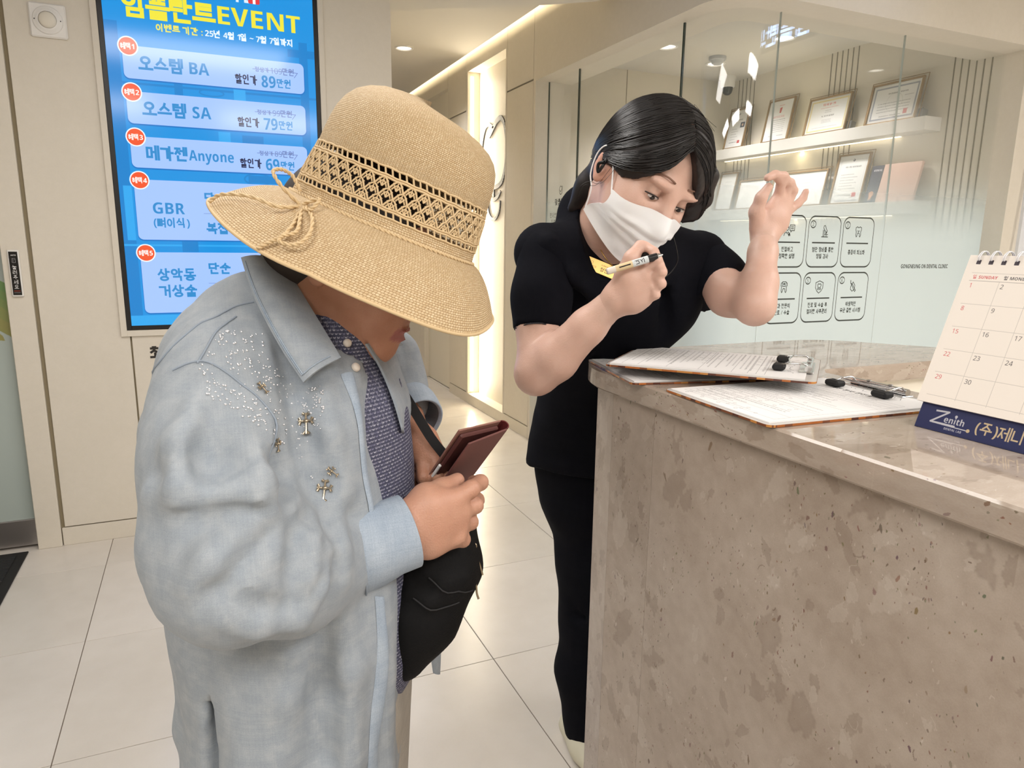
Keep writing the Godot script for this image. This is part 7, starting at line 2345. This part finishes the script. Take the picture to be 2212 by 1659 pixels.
	for vi in 25:
		var v := vi / 24.0
		var row := PackedVector3Array()
		for ui in 33:
			var u := ui / 16.0 - 1.0
			var au := absf(u)
			var y := lerpf(-0.006 - 0.020 * pow(au, 1.6), -0.117 + 0.026 * pow(au, 1.8), v)
			var c := lerpf(0.106, 0.090, v) + 0.016 * sin(clampf(v * 1.25, 0, 1) * PI)
			var x := c - 0.088 * pow(au, 2.0) - 0.004 * au
			var z := u * 0.0745 * (1.0 - 0.05 * v)
			var fq: Array = F.hit(P.call(0.15, y, z), -ef, 0.0, 0.2)
			var fx: float = (HI * fq[0]).x
			if fx > -0.05: x = maxf(x, minf(fx, 0.125) + 0.003)
			row.append(Vector3(x, y, z))
		rows.append(row)
	for pass_n in 3:
		var nr := []
		for vi in 25:
			var row := PackedVector3Array()
			for ui in 33:
				var c: Vector3 = rows[vi][ui]
				var s4: float = rows[maxi(vi - 1, 0)][ui].x + rows[mini(vi + 1, 24)][ui].x + rows[vi][maxi(ui - 1, 0)].x + rows[vi][mini(ui + 1, 32)].x
				row.append(Vector3(maxf(c.x, s4 / 4.0), c.y, c.z))
			nr.append(row)
		rows = nr
	for vi in 25:
		var row := PackedVector3Array()
		for ui in 33:
			var ple := 0.0
			for e in [0.34, 0.5, 0.66]: ple += 0.0055 * smoothstep(e - 0.13, e, vi / 24.0) * (1.0 - smoothstep(e, e + 0.015, vi / 24.0)) * (1.0 - pow(absf(ui / 16.0 - 1.0), 6.0))
			row.append(head * (rows[vi][ui] + Vector3(ple, 0, 0)))
		rows[vi] = row
	var mm := leaf(rows, -0.0012)
	var white := mat(Color8(246, 246, 248), 0.75)
	white.subsurf_scatter_enabled = true
	white.subsurf_scatter_strength = 0.05
	var fm := put("face_mask", mm, white, t)
	var loops := MB.new()
	for z in [-1, 1]:
		loops.tube(spline([rows[2][32 if z > 0 else 0], P.call(0.0, 0.012, z * 0.083), P.call(-0.022, 0.014, z * 0.088), P.call(-0.034, -0.008, z * 0.086), P.call(-0.022, -0.038, z * 0.083), P.call(0.0, -0.055, z * 0.079), rows[22][32 if z > 0 else 0]], 6), 0.0014, 6)
	put("ear_loops", loops, white, fm)
	var st := MB.new()
	for e in [1.6, 2.6, 23.0]:
		for k in 60:
			var a := k / 60.0 * 31.0 + 0.5
			var i := int(a)
			var p: Vector3 = rows[int(e)][i].lerp(rows[int(e)][i + 1], a - i).lerp(rows[int(e) + 1][i].lerp(rows[int(e) + 1][i + 1], a - i), e - int(e))
			st.tube([p + ef * 0.0004 - side * 0.0006, p + ef * 0.0004 + side * 0.0006], 0.0004, 4)
	var stp := put("stitch_marks", st, mat(Color8(200, 200, 204), 0.8), fm)
	stp.set_meta("kind", "stuff")
	# --- scrub top
	M.scrub = tri_tex(mat(Color.WHITE, 0.8), itex(cloth_tex(256, Color8(13, 14, 21), 0.005, 0.008, 9, Color8(18, 19, 27), 0.5)), 6.0)
	M.scrub.metallic_specular = 0.25
	M.scrub.roughness = 0.9
	var S := Field.new()
	S.chain([Vector3(0.8299, 0.7651, -1.4300), Vector3(0.8283, 0.8517, -1.4107), Vector3(0.8127, 0.9521, -1.3673), Vector3(0.7676, 1.1470, -1.2349)], [0.138, 0.124, 0.112, 0.118], 0.06)
	S.cap(Vector3(0.5827, 1.2702, -1.1711), Vector3(0.7290, 1.2521, -1.1636), 0.056, 0.098, 0.05)
	S.cap(Vector3(0.7290, 1.2521, -1.1636), Vector3(0.8990, 1.2602, -1.1346), 0.098, 0.058, 0.05)
	S.cap(Vector3(0.7193, 1.1867, -1.2205), Vector3(0.8220, 1.1874, -1.1862), 0.105, 0.105, 0.05)
	S.chain([Vector3(0.5782, 1.2704, -1.1620), Vector3(0.5602, 1.1958, -1.1368), Vector3(0.5504, 1.1417, -1.1181)], [0.050, 0.049, 0.0495], 0.03)
	S.chain([Vector3(0.8998, 1.2601, -1.1398), Vector3(0.9135, 1.2208, -1.0972), Vector3(0.9133, 1.1948, -1.0636)], [0.058, 0.056, 0.056], 0.03)
	S.cap(Vector3(0.6946, 1.3379, -1.1978), Vector3(0.7317, 1.3125, -1.1646), 0.070, 0.072, 0.03)
	# hem, sleeve ends, neck opening
	S.half(Vector3(0.8192, 0.7499, -1.4146), (CAM_U * 0.98 + CAM_R * 0.12), 0.004)
	S.half(Vector3(0.5456, 1.1368, -1.1192), (Vector3(0.5556, 1.1957, -1.1388) - Vector3(0.5459, 1.1416, -1.1201)).normalized(), 0.004)
	S.half(Vector3(0.9111, 1.2043, -1.0778), (Vector3(0.8998, 1.2601, -1.1398) - Vector3(0.9122, 1.1995, -1.0707)).normalized(), 0.004)
	S.op[S.op.size() - 2] = 2
	S.op[S.op.size() - 1] = 2
	S.cap(P.call(-0.02, -0.09, 0.0), Vector3(0.6650, 1.2752, -1.0632), 0.052, 0.050, 0.008, 1)
	S.chain([Vector3(0.6280, 1.2287, -1.1251), Vector3(0.6577, 1.1425, -1.1376), Vector3(0.7492, 1.0300, -1.2508)], [0.004, 0.010, 0.006], 0.03, 1)
	S.chain([Vector3(0.7825, 1.2125, -1.0865), Vector3(0.8087, 1.1238, -1.1000)], [0.006, 0.010], 0.03, 1)
	S.chain([Vector3(0.5645, 1.2933, -1.1229), Vector3(0.6057, 1.2300, -1.1018), Vector3(0.6681, 1.1792, -1.1076)], [0.004, 0.008, 0.004], 0.03)
	var wr := FastNoiseLite.new()
	wr.seed = 18
	wr.frequency = 6.0
	wr.fractal_octaves = 2
	var rip := func(p: Vector3, _n: Vector3) -> float: return wr.get_noise_3dv(p) * 0.005
	var parts := split_sleeves(S)
	var sm := MB.new()
	for q in 3: parts[q].mesh(sm, 0.0075 if q == 0 else 0.006, Vector3(0.40, 0.62, -1.70), Vector3(1.15, 1.46, -0.85), null, rip if q == 0 else null)
	var top := put("scrub_top", sm, M.scrub, t)
	top.set_meta("label", "black short-sleeved scrub top")
	# hems
	for q in [[Vector3(0.5051, 1.1439, -1.1275), Vector3(0.5179, 1.1426, -1.0658), Vector3(0.5760, 1.1449, -1.0963)]]:
		put("sleeve_hem", seam(parts[1], q, 0.0012, 0.001), mat(Color8(34, 35, 42), 0.8), top)
	var tr := MB.new()
	var TF := Field.new()
	TF.cap(Vector3(0.8340, 0.7651, -1.4282), Vector3(0.8409, 0.6937, -1.4261), 0.124, 0.122, 0.04)
	for s in [0.0, 0.15]:
		var o := Vector3(s, 0, -0.02 * s)
		TF.chain([Vector3(0.8579, 0.6922, -1.4238) + o, Vector3(0.8653, 0.5270, -1.4065) + o, Vector3(0.8585, 0.3694, -1.3971) + o, Vector3(0.8488, 0.2200, -1.3907) + o, Vector3(0.8530, 0.0306, -1.3728) + o], [0.115, 0.102, 0.088, 0.086, 0.070], 0.03)
	TF.chain([Vector3(0.7526, 0.4511, -1.3784), Vector3(0.7751, 0.4076, -1.3588), Vector3(0.8003, 0.4025, -1.3465)], [0.004, 0.007, 0.004], 0.02, 1)
	TF.half(Vector3(0, 0.045, 0), Vector3.UP, 0.004)
	TF.mesh(tr, 0.013, Vector3(0.5, 0.0, -1.75), Vector3(1.25, 0.95, -1.1), null, rip)
	put("trousers", tr, M.scrub, t)
	for s in [0.0, 0.15]:
		var sf := Field.new()
		var b: Vector3 = Vector3(0.8564, 0.0175, -1.3706) + Vector3(s, 0, -0.02 * s)
		b.y = 0.0
		var dr := Vector3(-0.1, 0, 1).normalized()
		sf.chain([b + Vector3(-0.03, 0.045, -0.06), b + Vector3(-0.03, 0.04, -0.06) + dr * 0.08, b + Vector3(-0.03, 0.03, -0.06) + dr * 0.15], [0.040, 0.038, 0.030], 0.03)
		sf.half(Vector3(0, 0.001, 0), Vector3.UP, 0.003)
		var shm := MB.new()
		sf.mesh(shm, 0.009, b + Vector3(-0.2, -0.02, -0.25), b + Vector3(0.2, 0.12, 0.25))
		put("shoe", shm, mat(Color8(226, 222, 200), 0.6), t)
	# name badge, necklace, earpiece
	var hq: Array = parts[0].hit(Vector3(0.4685, 1.2573, -0.7893), Vector3(0.5101, -0.0356, -0.8594), 0.006)
	var nb := (CAM_F * -0.9 - CAM_R * 0.2 + CAM_U * 0.12).normalized()
	var xb := (CAM_R * 0.84 - CAM_U * 0.40)
	xb = (xb - nb * xb.dot(nb)).normalized()
	cv_new(256, 96, Color8(200, 166, 96))
	ringp(Vector2(58, 32), 9, 10, 2, Color8(110, 84, 40))
	say("공릉온치과", Vector2(22, 52), 15, 1.6, Color8(110, 84, 40))
	say("치과위생사", Vector2(132, 22), 12, 1.4, Color8(90, 70, 36))
	say("정진", Vector2(136, 46), 30, 3.6, Color8(60, 46, 26))
	var gm := mat(Color.WHITE, 0.3, 0.55)
	gm.albedo_texture = cv_tex()
	var T := Transform3D(Basis(xb, nb.cross(xb), nb), hq[0])
	var m := MB.new()
	m.box(Vector3(-0.032, -0.0115, -0.001), Vector3(0.032, 0.0115, 0.001), 0.0004, T)
	var badge := put("name_badge", m, mat(Color8(196, 162, 92), 0.3, 0.6), t)
	badge.set_meta("label", "small gold name badge")
	m = MB.new()
	m.quad(T * Vector3(-0.0315, -0.011, 0.0012), T * Vector3(0.0315, -0.011, 0.0012), T * Vector3(0.0315, 0.011, 0.0012), T * Vector3(-0.0315, 0.011, 0.0012))
	put("badge_print", m, gm, badge)
	m = MB.new()
	var nk := []
	for q in [[1276, 455], [1280, 485], [1288, 515], [1298, 540], [1312, 562], [1326, 578]]: nk.append(q)
	var ch := [Vector3(0.6506, 1.3497, -1.1329), Vector3(0.6533, 1.3221, -1.1256), Vector3(0.6587, 1.2978, -1.1201), Vector3(0.6639, 1.2784, -1.1113), Vector3(0.6655, 1.2625, -1.0936), Vector3(0.6702, 1.2502, -1.0755)]
	m.tube(spline(ch, 8), 0.0009, 5)
	put("necklace", m, mat(Color8(204, 166, 92), 0.25, 0.9), t)
	m = MB.new()
	m.tube(spline([P.call(-0.004, 0.0, 0.086), P.call(0.004, -0.012, 0.090), P.call(0.0, -0.024, 0.088), P.call(-0.006, -0.014, 0.092), P.call(0.004, -0.004, 0.092)], 6), 0.0028, 6)
	put("earpiece", m, M.black, t)
	m = MB.new()
	var cab := []
	for q in spline([Vector3(0.7422, 1.3177, -1.0160), Vector3(0.7613, 1.2884, -1.0234), Vector3(0.7719, 1.2629, -1.0298), Vector3(0.7648, 1.2443, -1.0344), Vector3(0.7513, 1.2321, -1.0377)], 6): cab.append(q)
	m.tube(cab, 0.0011, 5)
	put("earpiece_cable", m, M.black, t)
	m = MB.new()
	m.tube([Vector3(0.6431, 1.2691, -0.9510), Vector3(0.6476, 1.2779, -0.9432), Vector3(0.6514, 1.2837, -0.9416)], [0.0075, 0.0085, 0.0075], 10)
	put("microphone", m, M.black_matte, t)
	pen()
# the two sleeve ends are cut from their own fields so the cuts leave the trunk alone
func split_sleeves(S: Field) -> Array:
	var a := Field.new()
	var b := Field.new()
	var c := Field.new()
	for k in S.kind.size():
		if S.op[k] == 2: continue
		a.put(S.kind[k], S.a[k], S.b[k], S.ra[k], S.rb[k], S.kk[k], S.op[k], S.fr[k])
	# sleeve chains sit at fixed places in the list: 6-7 near, 8-9 far
	a = Field.new()
	for k in S.kind.size():
		var sleeve_n := k in [6, 7]
		var sleeve_f := k in [8, 9]
		if S.op[k] == 2: continue
		if not sleeve_n and not sleeve_f: a.put(S.kind[k], S.a[k], S.b[k], S.ra[k], S.rb[k], S.kk[k], S.op[k], S.fr[k])
		if sleeve_n: b.put(S.kind[k], S.a[k], S.b[k], S.ra[k], S.rb[k], S.kk[k], 0, S.fr[k])
		if sleeve_f: c.put(S.kind[k], S.a[k], S.b[k], S.ra[k], S.rb[k], S.kk[k], 0, S.fr[k])
	var first := true
	for k in S.kind.size():
		if S.op[k] == 2:
			(b if first else c).put(2, S.a[k], S.b[k], 0, 0, S.kk[k], 1)
			first = false
	return [a, b, c]
func pen() -> void:
	var t := thing("pen", "pale beige ballpoint pen with black grip in the receptionist's hand", "pen", "", Vector3.ZERO)
	var a := Vector3(0.5726, 1.2475, -0.9396)
	var b := Vector3(0.6517, 1.2744, -0.9071)
	var d := (b - a).normalized()
	var x := d.cross(Vector3.UP).normalized()
	var T := Transform3D(Basis(x, d, x.cross(d)), a)
	var L := a.distance_to(b)
	var seg := func(called: String, prof: Array, mt: Material) -> void:
		var m := MB.new()
		var o := []
		for q in prof: o.append(Vector2(q[0], q[1] * L))
		o.reverse()
		m.lathe(o, 16, T)
		put(called, m, mt, t)
	seg.call("end_cap", [[0.0001, 0.0], [0.0042, 0.004], [0.0052, 0.03], [0.0054, 0.16]], mat(Color8(226, 218, 206), 0.15))
	seg.call("barrel", [[0.0053, 0.16], [0.0055, 0.3], [0.0055, 0.46]], mat(Color8(222, 200, 158), 0.35))
	seg.call("label_band", [[0.00555, 0.46], [0.0056, 0.62], [0.0056, 0.74]], mat(Color8(214, 220, 222), 0.4))
	seg.call("grip", [[0.0056, 0.74], [0.0060, 0.80], [0.0054, 0.90]], M.black)
	seg.call("tip", [[0.0052, 0.90], [0.0034, 0.95], [0.0008, 1.0], [0.0001, 1.002]], M.chrome)
	# dark letters on the band, seen from the front
	cv_new(128, 64, Color8(214, 220, 222))
	say("교시", Vector2(14, 12), 40, 6, Color8(40, 40, 44), 1.0)
	var m := MB.new()
	var rows := []
	for k in 2:
		var row := PackedVector3Array()
		for s in 7:
			var an := lerpf(-0.9, 0.9, s / 6.0)
			var n := (-CAM_F).rotated(d, an)
			n = (n - d * n.dot(d)).normalized()
			row.append(a + d * L * (0.48 + 0.24 * k) + n * 0.0058)
		rows.append(row)
	m.grid(rows)
	for k in m.t.size(): m.t[k] = Vector2(m.t[k].y, 1.0 - m.t[k].x)
	var lm := mat(Color.WHITE, 0.4)
	lm.albedo_texture = cv_tex()
	put("band_print", m, lm, t)
	m = MB.new()
	m.tube([a + d * L * 0.22 - CAM_F * 0.0056, a + d * L * 0.42 - CAM_F * 0.0057], 0.001, 6)
	put("slider_slot", m, M.black, t)
